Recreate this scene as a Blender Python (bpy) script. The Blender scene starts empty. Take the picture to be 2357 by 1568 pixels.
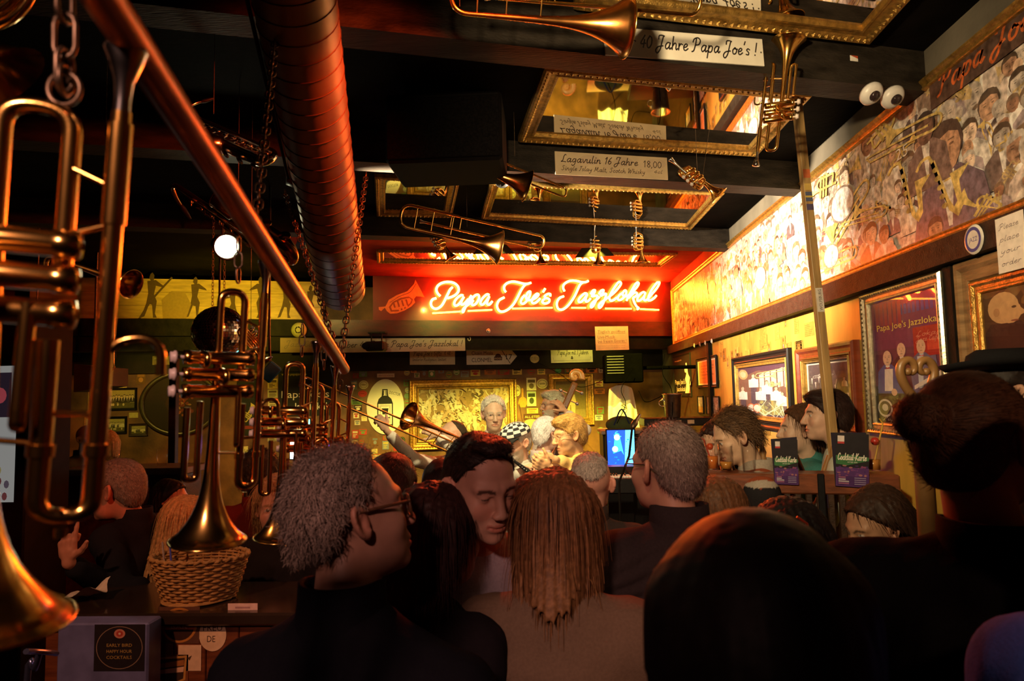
import bpy, math, random
import numpy as np
from mathutils import Vector, Matrix, Euler
random.seed(7)
RNG = np.random.default_rng(7)
SC = bpy.context.scene
COL = SC.collection
PI = math.pi
# ------------------------------------------------------------------ camera
FPX = 1571.0; CX, CY = 1178.5, 784.0; CAMH = 1.85
def _n(v):
    v = np.array(v, float); return v / np.linalg.norm(v)
YD = _n((83, 122, FPX)); _u = np.array((-math.sin(math.radians(1.5)), -math.cos(math.radians(1.5)), 0))
ZD = _n(_u - _u.dot(YD) * YD); XD = np.cross(YD, ZD)
def c2w(v):
    v = np.array(v, float); return np.array((v.dot(XD), v.dot(YD), v.dot(ZD)))
CAM = np.array((0, 0, CAMH))
def ray(px, py): return c2w((px - CX, py - CY, FPX)) / FPX
def atD(px, py, d): return CAM + ray(px, py) * d
def atY(px, py, Y): r = ray(px, py); return CAM + r * (Y / r[1])
def atX(px, py, X): r = ray(px, py); return CAM + r * (X / r[0])
def atZ(px, py, Z): r = ray(px, py); return CAM + r * ((Z - CAMH) / r[2])
_b = c2w(_n((6000, -34, FPX))); SK = _b[1] / _b[0]          # the beams and the back wall run skew to the mural wall
def atS(px, py, y0): r = ray(px, py); return CAM + r * (y0 / (r[1] - SK * r[0]))
SU = _n((1, SK, 0)); SN = _n((SK, -1, 0))                    # along the back wall, and out of it towards the room
cam_d = bpy.data.cameras.new('camera'); cam = bpy.data.objects.new('camera', cam_d); COL.objects.link(cam)
cam_d.sensor_fit = 'HORIZONTAL'; cam_d.sensor_width = 36.0; cam_d.lens = FPX * 36.0 / 2357.0
cam_d.clip_start = 0.02; cam_d.clip_end = 60
_m = Matrix.Identity(4)
for k, v in enumerate(((1, 0, 0), (0, -1, 0), (0, 0, -1))):
    w = c2w(v)
    for r in range(3): _m[r][k] = w[r]
_m.translation = Vector(CAM); cam.matrix_world = _m
cam_d.dof.use_dof = True; cam_d.dof.focus_distance = 5.2; cam_d.dof.aperture_fstop = 6.3
SC.camera = cam
# ------------------------------------------------------------------ world, exposure
wd = bpy.data.worlds.new('bar_night'); SC.world = wd; wd.use_nodes = True
wd.node_tree.nodes['Background'].inputs[0].default_value = (0.010, 0.0055, 0.004, 1)
wd.node_tree.nodes['Background'].inputs[1].default_value = 0.25
SC.view_settings.view_transform = 'Standard'; SC.view_settings.look = 'None'
SC.view_settings.gamma = 1.0; SC.view_settings.use_curve_mapping = False
SC.cycles.max_bounces = 6; SC.cycles.diffuse_bounces = 3; SC.cycles.glossy_bounces = 4
SC.cycles.transmission_bounces = 6; SC.cycles.transparent_max_bounces = 10
SC.cycles.caustics_reflective = False; SC.cycles.caustics_refractive = False
SC.cycles.sample_clamp_indirect = 3.0
# ------------------------------------------------------------------ spot lamps, some added as unseen fill (their housings are built below)
LAMPS = []
def spot(name, loc, target, power, color, size=60, blend=0.6, radius=0.05):
    l = bpy.data.lights.new(name, 'SPOT'); l.energy = power; l.color = color
    l.spot_size = math.radians(size); l.spot_blend = blend; l.shadow_soft_size = radius
    o = bpy.data.objects.new(name, l); COL.objects.link(o)
    o.location = loc; d = Vector(target) - Vector(loc)
    o.rotation_euler = d.to_track_quat('-Z', 'Y').to_euler()
    LAMPS.append((Vector(loc), d.normalized())); return o
WALLX = 1.65
SC.view_settings.exposure = 1.5
spot('mural_lamp', (-1.15, 3.55, 3.00), (WALLX, 5.0, 2.84), 850, (1.0, 0.82, 0.56), 56, 1.0, 0.04)
spot('wall_fill_lamp', (-0.10, 0.75, 2.66), (1.35, 4.0, 2.45), 95, (1.0, 0.74, 0.40), 84, 1.0, 0.05)  # added out of view to brighten the wall pictures and beam boards
spot('duct_lamp', (0.20, 1.45, 3.02), (-1.02, 2.60, 2.60), 105, (1.0, 0.08, 0.012), 52, 0.9, 0.05)
spot('stage_lamp_bass', (0.45, 6.14, 3.17), (0.75, 9.3, 1.25), 400, (1.0, 0.84, 0.08), 74, 0.7, 0.008)
spot('stage_lamp_painting', (-0.45, 5.85, 3.17), (-0.5, 9.0, 1.25), 270, (1.0, 0.80, 0.12), 74, 0.7, 0.008)
spot('stage_lamp_gin', (-1.9, 5.40, 3.17), (-2.1, 8.6, 1.25), 150, (1.0, 0.70, 0.16), 74, 0.7, 0.008)
spot('band_lamp', (-0.42, 3.45, 3.0), (-0.3, 5.0, 1.45), 85, (1.0, 0.80, 0.42), 64, 0.8, 0.05)
spot('clarinet_lamp', (-0.62, 3.42, 3.0), (0.18, 4.35, 1.5), 60, (1.0, 0.60, 0.14), 24, 0.5, 0.04)
spot('crowd_fill_lamp', (-0.60, -1.1, 2.85), (-0.28, 1.75, 1.35), 58, (1.0, 0.50, 0.40), 35, 0.8, 0.10)  # unseen fill added behind the camera for the listeners' backs and faces
spot('frieze_lamp', tuple(atD(505, 778, 5.25)), tuple(atS(520, 690, 8.46)), 120, (1.0, 0.76, 0.05), 50, 1.0, 0.04)
spot('corner_lamp', (-4.25, 6.45, 2.30), (-4.75, 7.9, 1.70), 12, (1.0, 0.72, 0.12), 72, 0.9, 0.05)
spot('counter_lamp', (-1.9, 0.6, 2.9), (-1.35, 2.6, 1.0), 42, (1.0, 0.42, 0.20), 66, 0.9, 0.05)
spot('crowd_lamp', (-0.25, 4.22, 3.19), (0.05, 2.05, 1.2), 85, (1.0, 0.07, 0.02), 50, 0.9, 0.05)
spot('rail_lamp', (0.55, 9.02, 2.95), (0.62, 9.5, 2.30), 9, (1.0, 0.86, 0.15), 110, 0.9, 0.03)
spot('bun_fill_lamp', (1.25, -0.9, 2.80), (0.66, 1.1, 1.70), 16, (1.0, 0.52, 0.30), 25, 0.7, 0.06)  # added out of view to brighten the woman with the bun
# ------------------------------------------------------------------ materials
MATS = {}
def _nt(name):
    m = bpy.data.materials.new(name); m.use_nodes = True
    nt = m.node_tree; return m, nt, nt.nodes['Principled BSDF']
def mat(name, col=(.5, .5, .5), rough=.6, metal=0.0, var=.25, scale=12.0, bump=0.0, bscale=60.0, stretch=None,
        emit=None, estr=1.0, trans=0.0, coat=0.0, spec=None, attr=False, aniso=None, sheen=0.0):
    if name in MATS: return MATS[name]
    m, nt, b = _nt(name); N, L = nt.nodes, nt.links
    b.inputs['Roughness'].default_value = rough; b.inputs['Metallic'].default_value = metal
    if spec is not None: b.inputs['Specular IOR Level'].default_value = spec
    if trans: b.inputs['Transmission Weight'].default_value = trans
    if coat: b.inputs['Coat Weight'].default_value = coat; b.inputs['Coat Roughness'].default_value = .08
    if sheen: b.inputs['Sheen Weight'].default_value = sheen
    tc = N.new('ShaderNodeTexCoord'); mp = N.new('ShaderNodeMapping'); L.new(tc.outputs['Object'], mp.inputs[0])
    if stretch: mp.inputs['Scale'].default_value = stretch
    nz = N.new('ShaderNodeTexNoise'); nz.inputs['Scale'].default_value = scale; nz.inputs['Detail'].default_value = 5
    L.new(mp.outputs[0], nz.inputs['Vector'])
    mr = N.new('ShaderNodeMapRange'); mr.inputs[1].default_value = .3; mr.inputs[2].default_value = .7
    mr.inputs[3].default_value = 1 - var; mr.inputs[4].default_value = 1 + var * .6
    L.new(nz.outputs[0], mr.inputs[0])
    mx = N.new('ShaderNodeMix'); mx.data_type = 'RGBA'; mx.blend_type = 'MULTIPLY'; mx.inputs[0].default_value = 1
    if attr:
        at = N.new('ShaderNodeVertexColor'); at.layer_name = 'Col'; L.new(at.outputs[0], mx.inputs[6])
    else: mx.inputs[6].default_value = (*col, 1)
    L.new(mr.outputs[0], mx.inputs[7]); L.new(mx.outputs[2], b.inputs['Base Color'])
    if bump:
        n2 = N.new('ShaderNodeTexNoise'); n2.inputs['Scale'].default_value = bscale; n2.inputs['Detail'].default_value = 4
        L.new(mp.outputs[0], n2.inputs['Vector'])
        bp = N.new('ShaderNodeBump'); bp.inputs['Strength'].default_value = bump; bp.inputs['Distance'].default_value = .01
        L.new(n2.outputs[0], bp.inputs['Height']); L.new(bp.outputs[0], b.inputs['Normal'])
    if emit is not None:
        b.inputs['Emission Color'].default_value = (*emit, 1); b.inputs['Emission Strength'].default_value = estr
    MATS[name] = m; return m
def mat_emit_attr(name, strength, base=.3):
    if name in MATS: return MATS[name]
    m, nt, b = _nt(name); at = nt.nodes.new('ShaderNodeVertexColor'); at.layer_name = 'Col'
    b.inputs['Base Color'].default_value = (base * .1,) * 3 + (1,)
    nt.links.new(at.outputs[0], b.inputs['Emission Color']); b.inputs['Emission Strength'].default_value = strength
    b.inputs['Roughness'].default_value = .2; MATS[name] = m; return m
def glass(name, col=(1, 1, 1), rough=0.02):
    if name in MATS: return MATS[name]
    m, nt, b = _nt(name); b.inputs['Base Color'].default_value = (*col, 1)
    b.inputs['Transmission Weight'].default_value = 1; b.inputs['Roughness'].default_value = rough; b.inputs['IOR'].default_value = 1.2
    MATS[name] = m; return m
def pane_glass():
    if 'pane' in MATS: return MATS['pane']
    m = bpy.data.materials.new('pane_glass'); m.use_nodes = True; nt = m.node_tree; nt.nodes.clear()
    o = nt.nodes.new('ShaderNodeOutputMaterial'); t = nt.nodes.new('ShaderNodeBsdfTransparent'); g = nt.nodes.new('ShaderNodeBsdfGlossy')
    g.inputs['Roughness'].default_value = .02; lw = nt.nodes.new('ShaderNodeLayerWeight'); lw.inputs[0].default_value = .5
    pw = nt.nodes.new('ShaderNodeMath'); pw.operation = 'POWER'; pw.inputs[1].default_value = 5; ma = nt.nodes.new('ShaderNodeMath'); ma.operation = 'MULTIPLY_ADD'; ma.inputs[1].default_value = .9; ma.inputs[2].default_value = .04
    nt.links.new(lw.outputs['Facing'], pw.inputs[0]); nt.links.new(pw.outputs[0], ma.inputs[0])
    mx = nt.nodes.new('ShaderNodeMixShader'); nt.links.new(ma.outputs[0], mx.inputs[0]); nt.links.new(t.outputs[0], mx.inputs[1])
    nt.links.new(g.outputs[0], mx.inputs[2]); nt.links.new(mx.outputs[0], o.inputs[0]); MATS['pane'] = m; return m
BRASS = mat('brass', (.86, .50, .13), .20, 1.0, .18, 30)
BRASS_D = mat('brass_dark', (.55, .22, .06), .24, 1.0, .3, 25)
COPPER = mat('copper_pipe', (.50, .16, .06), .33, 1.0, .3, 20)
SILVER = mat('silver_metal', (.75, .73, .68), .18, 1.0, .15, 30)
STEEL = mat('steel_dull', (.42, .40, .37), .35, 1.0, .25, 30)
IRON = mat('iron_chain', (.20, .14, .09), .45, 1.0, .4, 60)
PEARL = mat('valve_cap_pearl', (.72, .60, .52), .4, 0, .1)
BLACKW = mat('black_stained_wood', (.012, .009, .007), .6, 0, .5, 14, .25, 40, (1, 1, 1), spec=.12)
BLACKP = mat('black_plastic', (.010, .009, .010), .45, 0, .3, 40, spec=.2)
DARKW = mat('dark_wood', (.045, .020, .010), .45, 0, .5, 9, .2, 50, (3, 1, 3))
REDW = mat('reddish_wood', (.20, .055, .020), .42, 0, .4, 7, .1, 50, (1, 8, 8), coat=.2)
OAK = mat('weathered_oak', (.30, .17, .07), .6, 0, .45, 8, .3, 45, (1, 1, 6))
GOLD = mat('gilt_frame', (.62, .37, .09), .36, .85, .45, 40, .35, 160)
GOLDP = mat('gold_paint', (.50, .30, .07), .42, .5, .4, 30)
PRINT = mat('paper_print', attr=True, rough=.6, var=.12, scale=40, spec=.2)
PRINTG = mat('glossy_print', attr=True, rough=.16, var=.10, scale=30)
PAINT = mat('painted_attr', attr=True, rough=.5, var=.25, scale=25)
MIRROR = mat('mirror_glass', (.88, .84, .78), .025, 1.0, .03, 3)
# ------------------------------------------------------------------ mesh building
def rot_between(a, b):
    return np.array(Vector(a).rotation_difference(Vector(b)).to_matrix())
def frame_of(d, up=(0, 0, 1)):
    d = _n(d); up = np.array(up, float)
    if abs(d.dot(up)) > .97: up = np.array((0, 1., 0)) if abs(d[1]) < .9 else np.array((1., 0, 0))
    x = _n(np.cross(up, d)); y = np.cross(d, x); return x, y, d
class MB:
    def __init__(s): s.v = []; s.f = []; s.c = []; s.sm = []; s.n = 0; s.mi = []; s.curm = 0
    def add(s, v, f, col=(1, 1, 1), smooth=False, M=None):
        v = np.asarray(v, float).reshape(-1, 3)
        if M is not None: v = v @ np.asarray(M)[:3, :3].T + np.asarray(M)[:3, 3]
        n = s.n; s.v.append(v); s.f.extend([tuple(i + n for i in q) for q in f])
        col = np.asarray(col, float)
        s.c.append(np.tile(col, (len(v), 1)) if col.ndim == 1 else col)
        s.sm.extend([smooth] * len(f)); s.mi.extend([s.curm] * len(f)); s.n += len(v); return s
    def box(s, lo, hi, col=(1, 1, 1), M=None):
        x0, y0, z0 = lo; x1, y1, z1 = hi
        v = [(x, y, z) for x in (x0, x1) for y in (y0, y1) for z in (z0, z1)]
        f = [(0, 1, 3, 2), (4, 6, 7, 5), (0, 4, 5, 1), (2, 3, 7, 6), (0, 2, 6, 4), (1, 5, 7, 3)]
        return s.add(v, f, col, False, M)
    def rbox(s, lo, hi, b=.005, col=(1, 1, 1), M=None):
        lo = np.array(lo, float); hi = np.array(hi, float); b = min(b, *(0.45 * (hi - lo)))
        v = []; idx = {}
        for ax in range(3):
            for sx in (0, 1):
                for sy in (0, 1):
                    for sz in (0, 1):
                        S = (sx, sy, sz); p = [(hi[k] - b if S[k] else lo[k] + b) for k in range(3)]
                        p[ax] = hi[ax] if S[ax] else lo[ax]
                        idx[(ax, S)] = len(v); v.append(p)
        f = []
        for ax in range(3):
            o = [k for k in range(3) if k != ax]
            for sd in (0, 1):
                q = []
                for a, c in ((0, 0), (1, 0), (1, 1), (0, 1)):
                    S = [0, 0, 0]; S[ax] = sd; S[o[0]] = a; S[o[1]] = c; q.append(idx[(ax, tuple(S))])
                f.append(q)
            for a in (0, 1):
                for c in (0, 1):
                    q = []
                    S0 = [0, 0, 0]; S0[o[0]] = a; S0[o[1]] = c
                    S1 = S0[:]; S1[ax] = 1
                    f.append([idx[(o[0], tuple(S0))], idx[(o[0], tuple(S1))], idx[(o[1], tuple(S1))], idx[(o[1], tuple(S0))]])
        for sx in (0, 1):
            for sy in (0, 1):
                for sz in (0, 1): f.append([idx[(k, (sx, sy, sz))] for k in range(3)])
        # outward orientation
        c0 = (lo + hi) / 2; vv = np.array(v); g = []
        for q in f:
            p = vv[list(q)]; nn = np.cross(p[1] - p[0], p[2] - p[0])
            g.append(tuple(q) if nn.dot(p.mean(0) - c0) > 0 else tuple(q[::-1]))
        return s.add(v, g, col, False, M)
    def tube(s, pts, r, n=10, col=(1, 1, 1), caps=True, closed=False, M=None):
        P = np.array(pts, float); m = len(P); R = np.full(m, r, float) if np.ndim(r) == 0 else np.array(r, float)
        T = np.zeros_like(P)
        if closed: T = np.roll(P, -1, 0) - np.roll(P, 1, 0)
        else: T[1:-1] = P[2:] - P[:-2]; T[0] = P[1] - P[0]; T[-1] = P[-1] - P[-2]
        T /= np.maximum(np.linalg.norm(T, axis=1), 1e-9)[:, None]
        x, y, _ = frame_of(T[0]); V = []; a = np.linspace(0, 2 * PI, n, endpoint=False); ca, sa = np.cos(a), np.sin(a)
        for i in range(m):
            x = x - x.dot(T[i]) * T[i]; x /= max(np.linalg.norm(x), 1e-9); y = np.cross(T[i], x)
            V.append(P[i] + R[i] * (ca[:, None] * x + sa[:, None] * y))
        F = []
        for i in range(m if closed else m - 1):
            j = (i + 1) % m
            for k in range(n):
                l = (k + 1) % n; F.append((i * n + k, i * n + l, j * n + l, j * n + k))
        s.add(np.concatenate(V), F, col, True, M)
        if caps and not closed:
            s.add(V[0], [tuple(range(n))[::-1]], col, False, M); s.add(V[-1], [tuple(range(n))], col, False, M)
        return s
    def lathe(s, prof, n=20, o=(0, 0, 0), ax=(0, 0, 1), col=(1, 1, 1), smooth=True, caps=False, M=None):
        x, y, d = frame_of(ax); o = np.array(o, float); V = []; a = np.linspace(0, 2 * PI, n, endpoint=False)
        for r, h in prof: V.append(o + d * h + r * (np.cos(a)[:, None] * x + np.sin(a)[:, None] * y))
        m = len(prof); F = []
        for i in range(m - 1):
            for k in range(n):
                l = (k + 1) % n; F.append((i * n + k, i * n + l, (i + 1) * n + l, (i + 1) * n + k))
        s.add(np.concatenate(V), F, col, smooth, M)
        if caps: s.add(V[0], [tuple(range(n))[::-1]], col, False, M); s.add(V[-1], [tuple(range(n))], col, False, M)
        return s
    def cyl(s, a, b, r, n=14, col=(1, 1, 1), r2=None, M=None):
        return s.tube([a, b], [r, r if r2 is None else r2], n, col, True, False, M)
    def ball(s, o, r, n=12, col=(1, 1, 1), M=None):
        r = np.array(r if np.ndim(r) else (r, r, r), float); m = max(5, n * 2 // 3); V = [(0, 0, 1)]; F = []
        for i in range(1, m):
            t = PI * i / m
            for k in range(n): V.append((math.sin(t) * math.cos(2 * PI * k / n), math.sin(t) * math.sin(2 * PI * k / n), math.cos(t)))
        V.append((0, 0, -1)); e = len(V) - 1
        for k in range(n):
            l = (k + 1) % n; F.append((0, 1 + k, 1 + l)); F.append((e, e - n + l, e - n + k))
            for i in range(m - 2): F.append((1 + i * n + k, 1 + (i + 1) * n + k, 1 + (i + 1) * n + l, 1 + i * n + l))
        return s.add(np.array(V) * r + np.array(o, float), F, col, True, M)
    def torus(s, o, R, r, ax=(0, 0, 1), n=20, m=8, col=(1, 1, 1), M=None, sx=1, sy=1):
        x, y, d = frame_of(ax); t = np.linspace(0, 2 * PI, n, endpoint=False)
        return s.tube(np.array(o, float) + R * (np.cos(t)[:, None] * x * sx + np.sin(t)[:, None] * y * sy), r, m, col, False, True, M)
    def prism(s, poly, h, o=(0, 0, 0), u=(1, 0, 0), v=(0, 1, 0), col=(1, 1, 1), M=None):
        o, u, v = (np.array(q, float) for q in (o, u, v)); w = np.cross(u, v); P = np.array(poly, float); n = len(P)
        area = 0.5 * np.sum(P[:, 0] * np.roll(P[:, 1], -1) - np.roll(P[:, 0], -1) * P[:, 1])
        if area < 0: P = P[::-1]
        A = o + P[:, :1] * u + P[:, 1:] * v; B = A + w * h
        F = [tuple(range(n))[::-1], tuple(range(n, 2 * n))] + [(i, (i + 1) % n, n + (i + 1) % n, n + i) for i in range(n)]
        return s.add(np.concatenate((A, B)), F, col, False, M)
    def quad(s, a, b, c, d, col=(1, 1, 1)): return s.add([a, b, c, d], [(0, 1, 2, 3)], col)
    def mesh(s, name):
        me = bpy.data.meshes.new(name); V = np.concatenate(s.v) if s.v else np.zeros((0, 3))
        me.from_pydata(V.tolist(), [], s.f)
        me.polygons.foreach_set('use_smooth', np.array(s.sm, bool)); me.polygons.foreach_set('material_index', np.array(s.mi, np.int32))
        c = np.concatenate(s.c) if s.c else np.zeros((0, 3)); at = me.color_attributes.new('Col', 'FLOAT_COLOR', 'POINT')
        at.data.foreach_set('color', np.concatenate((c, np.ones((len(c), 1))), 1).ravel().astype(np.float32))
        me.update(); return me
    def obj(s, name, m, parent=None, local=False):
        me = s.mesh(name)
        for q in (m if isinstance(m, (list, tuple)) else [m]): me.materials.append(q)
        return link(bpy.data.objects.new(name, me), parent, local)
def link(o, parent=None, local=False):
    COL.objects.link(o)
    if parent is not None:
        o.parent = parent
        if not local and parent.parent is None: o.matrix_parent_inverse = parent.matrix_basis.inverted()
    return o
def tag(o, label, cat, group=None):
    o['label'] = label; o['category'] = cat
    if group: o['group'] = group
    return o
def struct(o): o['kind'] = 'structure'; return o
def thing(name, label, cat, loc=(0, 0, 0), group=None):
    o = bpy.data.objects.new(name, None); COL.objects.link(o); o.location = Vector(loc); o.empty_display_size = .05
    return tag(o, label, cat, group)
def copy_tree(o, parent=None):
    c = o.copy(); COL.objects.link(c)
    if parent is not None: c.parent = parent
    for ch in list(o.children): copy_tree(ch, c)
    return c
def place(o, M): o.matrix_basis = M; return o
def basis(o, x, y, z, s=1.0):
    M = Matrix.Identity(4)
    for k, a in enumerate((x, y, z)):
        for r in range(3): M[r][k] = a[r] * s
    M.translation = Vector(o); return M
def catmull(pts, k=6, closed=False):
    P = np.array(pts, float); n = len(P)
    if n < 3: return P
    Q = np.vstack((P[-1], P, P[0], P[1])) if closed else np.vstack((2 * P[0] - P[1], P, 2 * P[-1] - P[-2])); out = []
    for i in range(n if closed else n - 1):
        a, b, c, d = Q[i:i + 4]
        for t in np.arange(k) / k:
            out.append(.5 * (2 * b + (c - a) * t + (2 * a - 5 * b + 4 * c - d) * t * t + (3 * b - a - 3 * c + d) * t ** 3))
    if not closed: out.append(P[-1])
    return np.array(out)
def bend(pts, rad, k=5):
    """polyline with its corners rounded to a radius"""
    P = [np.array(p, float) for p in pts]; out = [P[0]]
    for i in range(1, len(P) - 1):
        a, b, c = P[i - 1], P[i], P[i + 1]; d0 = _n(a - b); d1 = _n(c - b)
        ang = math.acos(np.clip(d0.dot(d1), -1, 1)); t = min(rad / max(math.tan(ang / 2), 1e-3), .49 * np.linalg.norm(a - b), .49 * np.linalg.norm(c - b))
        p0, p1 = b + d0 * t, b + d1 * t
        for q in np.linspace(0, 1, k + 1): out.append((1 - q) ** 2 * p0 + 2 * q * (1 - q) * b + q * q * p1)
    out.append(P[-1]); return np.array(out)
# ------------------------------------------------------------------ flat print: coloured shapes on one sheet
def ell(cx, cy, rx, ry, n=14, a=0):
    t = np.linspace(0, 2 * PI, n, endpoint=False); x, y = rx * np.cos(t), ry * np.sin(t)
    return np.stack((cx + x * math.cos(a) - y * math.sin(a), cy + x * math.sin(a) + y * math.cos(a)), 1)
def rect(x0, y0, x1, y1): return np.array(((x0, y0), (x1, y0), (x1, y1), (x0, y1)), float)
class Print:
    """o: lower-left corner, u,v: unit axes in the sheet; coordinates in metres"""
    def __init__(s, o, u, v, eps=.00012):
        s.o = np.array(o, float); s.u = _n(u); s.v = _n(v); s.w = np.cross(s.u, s.v); s.k = 0; s.mb = MB(); s.eps = eps; s.clip = None; s.sx = 1.0
    def P(s, q, lift): q = np.asarray(q, float); return s.o + q[:, :1] * s.sx * s.u + q[:, 1:] * s.v + s.w * lift
    def poly(s, q, col, up=True):
        q = np.asarray(q, float)
        if s.clip: q = np.clip(q, s.clip[0], s.clip[1])
        ar = np.sum(q[:, 0] * np.roll(q[:, 1], -1) - np.roll(q[:, 0], -1) * q[:, 1])
        if ar < 0: q = q[::-1]
        if up: s.k += 1
        s.mb.add(s.P(q, s.k * s.eps), [tuple(range(len(q)))], col); return s
    def stroke(s, pts, w, col, smooth=True, up=True):
        p = catmull(pts, 5) if smooth and len(pts) > 2 else np.array(pts, float)
        if len(p) < 2: return s
        d = np.gradient(p, axis=0); d /= np.maximum(np.linalg.norm(d, axis=1), 1e-9)[:, None]; nrm = np.stack((-d[:, 1], d[:, 0]), 1) * w / 2
        d2 = d * w * .4; p = p.copy(); p[0] -= d2[0]; p[-1] += d2[-1]
        a, b = p + nrm, p - nrm
        if s.clip: a = np.clip(a, *s.clip); b = np.clip(b, *s.clip)
        if up: s.k += 1
        V = s.P(np.concatenate((a, b)), s.k * s.eps); n = len(p)
        s.mb.add(V, [(n + i, n + i + 1, i + 1, i) for i in range(n - 1)], col); return s
    def script(s, txt, x, y, h, col, w=None, slant=.22, fit=None):
        S, adv = script(txt); sc = h
        if fit: sx = fit / (adv * sc) * sc
        else: sx = sc
        s.k += 1
        for st in S:
            st = np.array(st); q = np.stack((x + (st[:, 0] + st[:, 1] * slant) * sx, y + st[:, 1] * sc), 1); s.stroke(q, w or h * .17, col, True, False)
        return s
    def text(s, txt, x, y, h, col, fit=None, align='l', ang=0):
        V, F, wd, hh = text2d(txt); sc = h / .72; sx = sc if not fit else fit / wd
        q = V * (sx, sc)
        if align == 'c': q = q - (wd * sx / 2, 0)
        if ang: q = q @ np.array(((math.cos(ang), math.sin(ang)), (-math.sin(ang), math.cos(ang))))
        q = q + (x, y)
        if s.clip: q = np.clip(q, *s.clip)
        s.k += 1; s.mb.add(s.P(q, s.k * s.eps), F, col); return s
    def obj(s, name, parent, m=None): return s.mb.obj(name, m or PRINT, parent)
_tc = {}
def text2d(t):
    if t in _tc: return _tc[t]
    cu = bpy.data.curves.new('t', 'FONT'); cu.body = t; cu.size = 1; cu.resolution_u = 2
    o = bpy.data.objects.new('t', cu); me = o.to_mesh(); V = np.array([v.co[:2] for v in me.vertices]) if me.vertices else np.zeros((0, 2))
    F = []
    for p in me.polygons:
        q = tuple(p.vertices); a = V[list(q)]
        ar = np.sum(a[:, 0] * np.roll(a[:, 1], -1) - np.roll(a[:, 0], -1) * a[:, 1]); F.append(q if ar > 0 else q[::-1])
    o.to_mesh_clear(); bpy.data.objects.remove(o); bpy.data.curves.remove(cu)
    if len(V): V = V - (V[:, 0].min(), 0)
    _tc[t] = (V, F, (V[:, 0].max() if len(V) else .3), (V[:, 1].max() if len(V) else .3)); return _tc[t]
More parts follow.
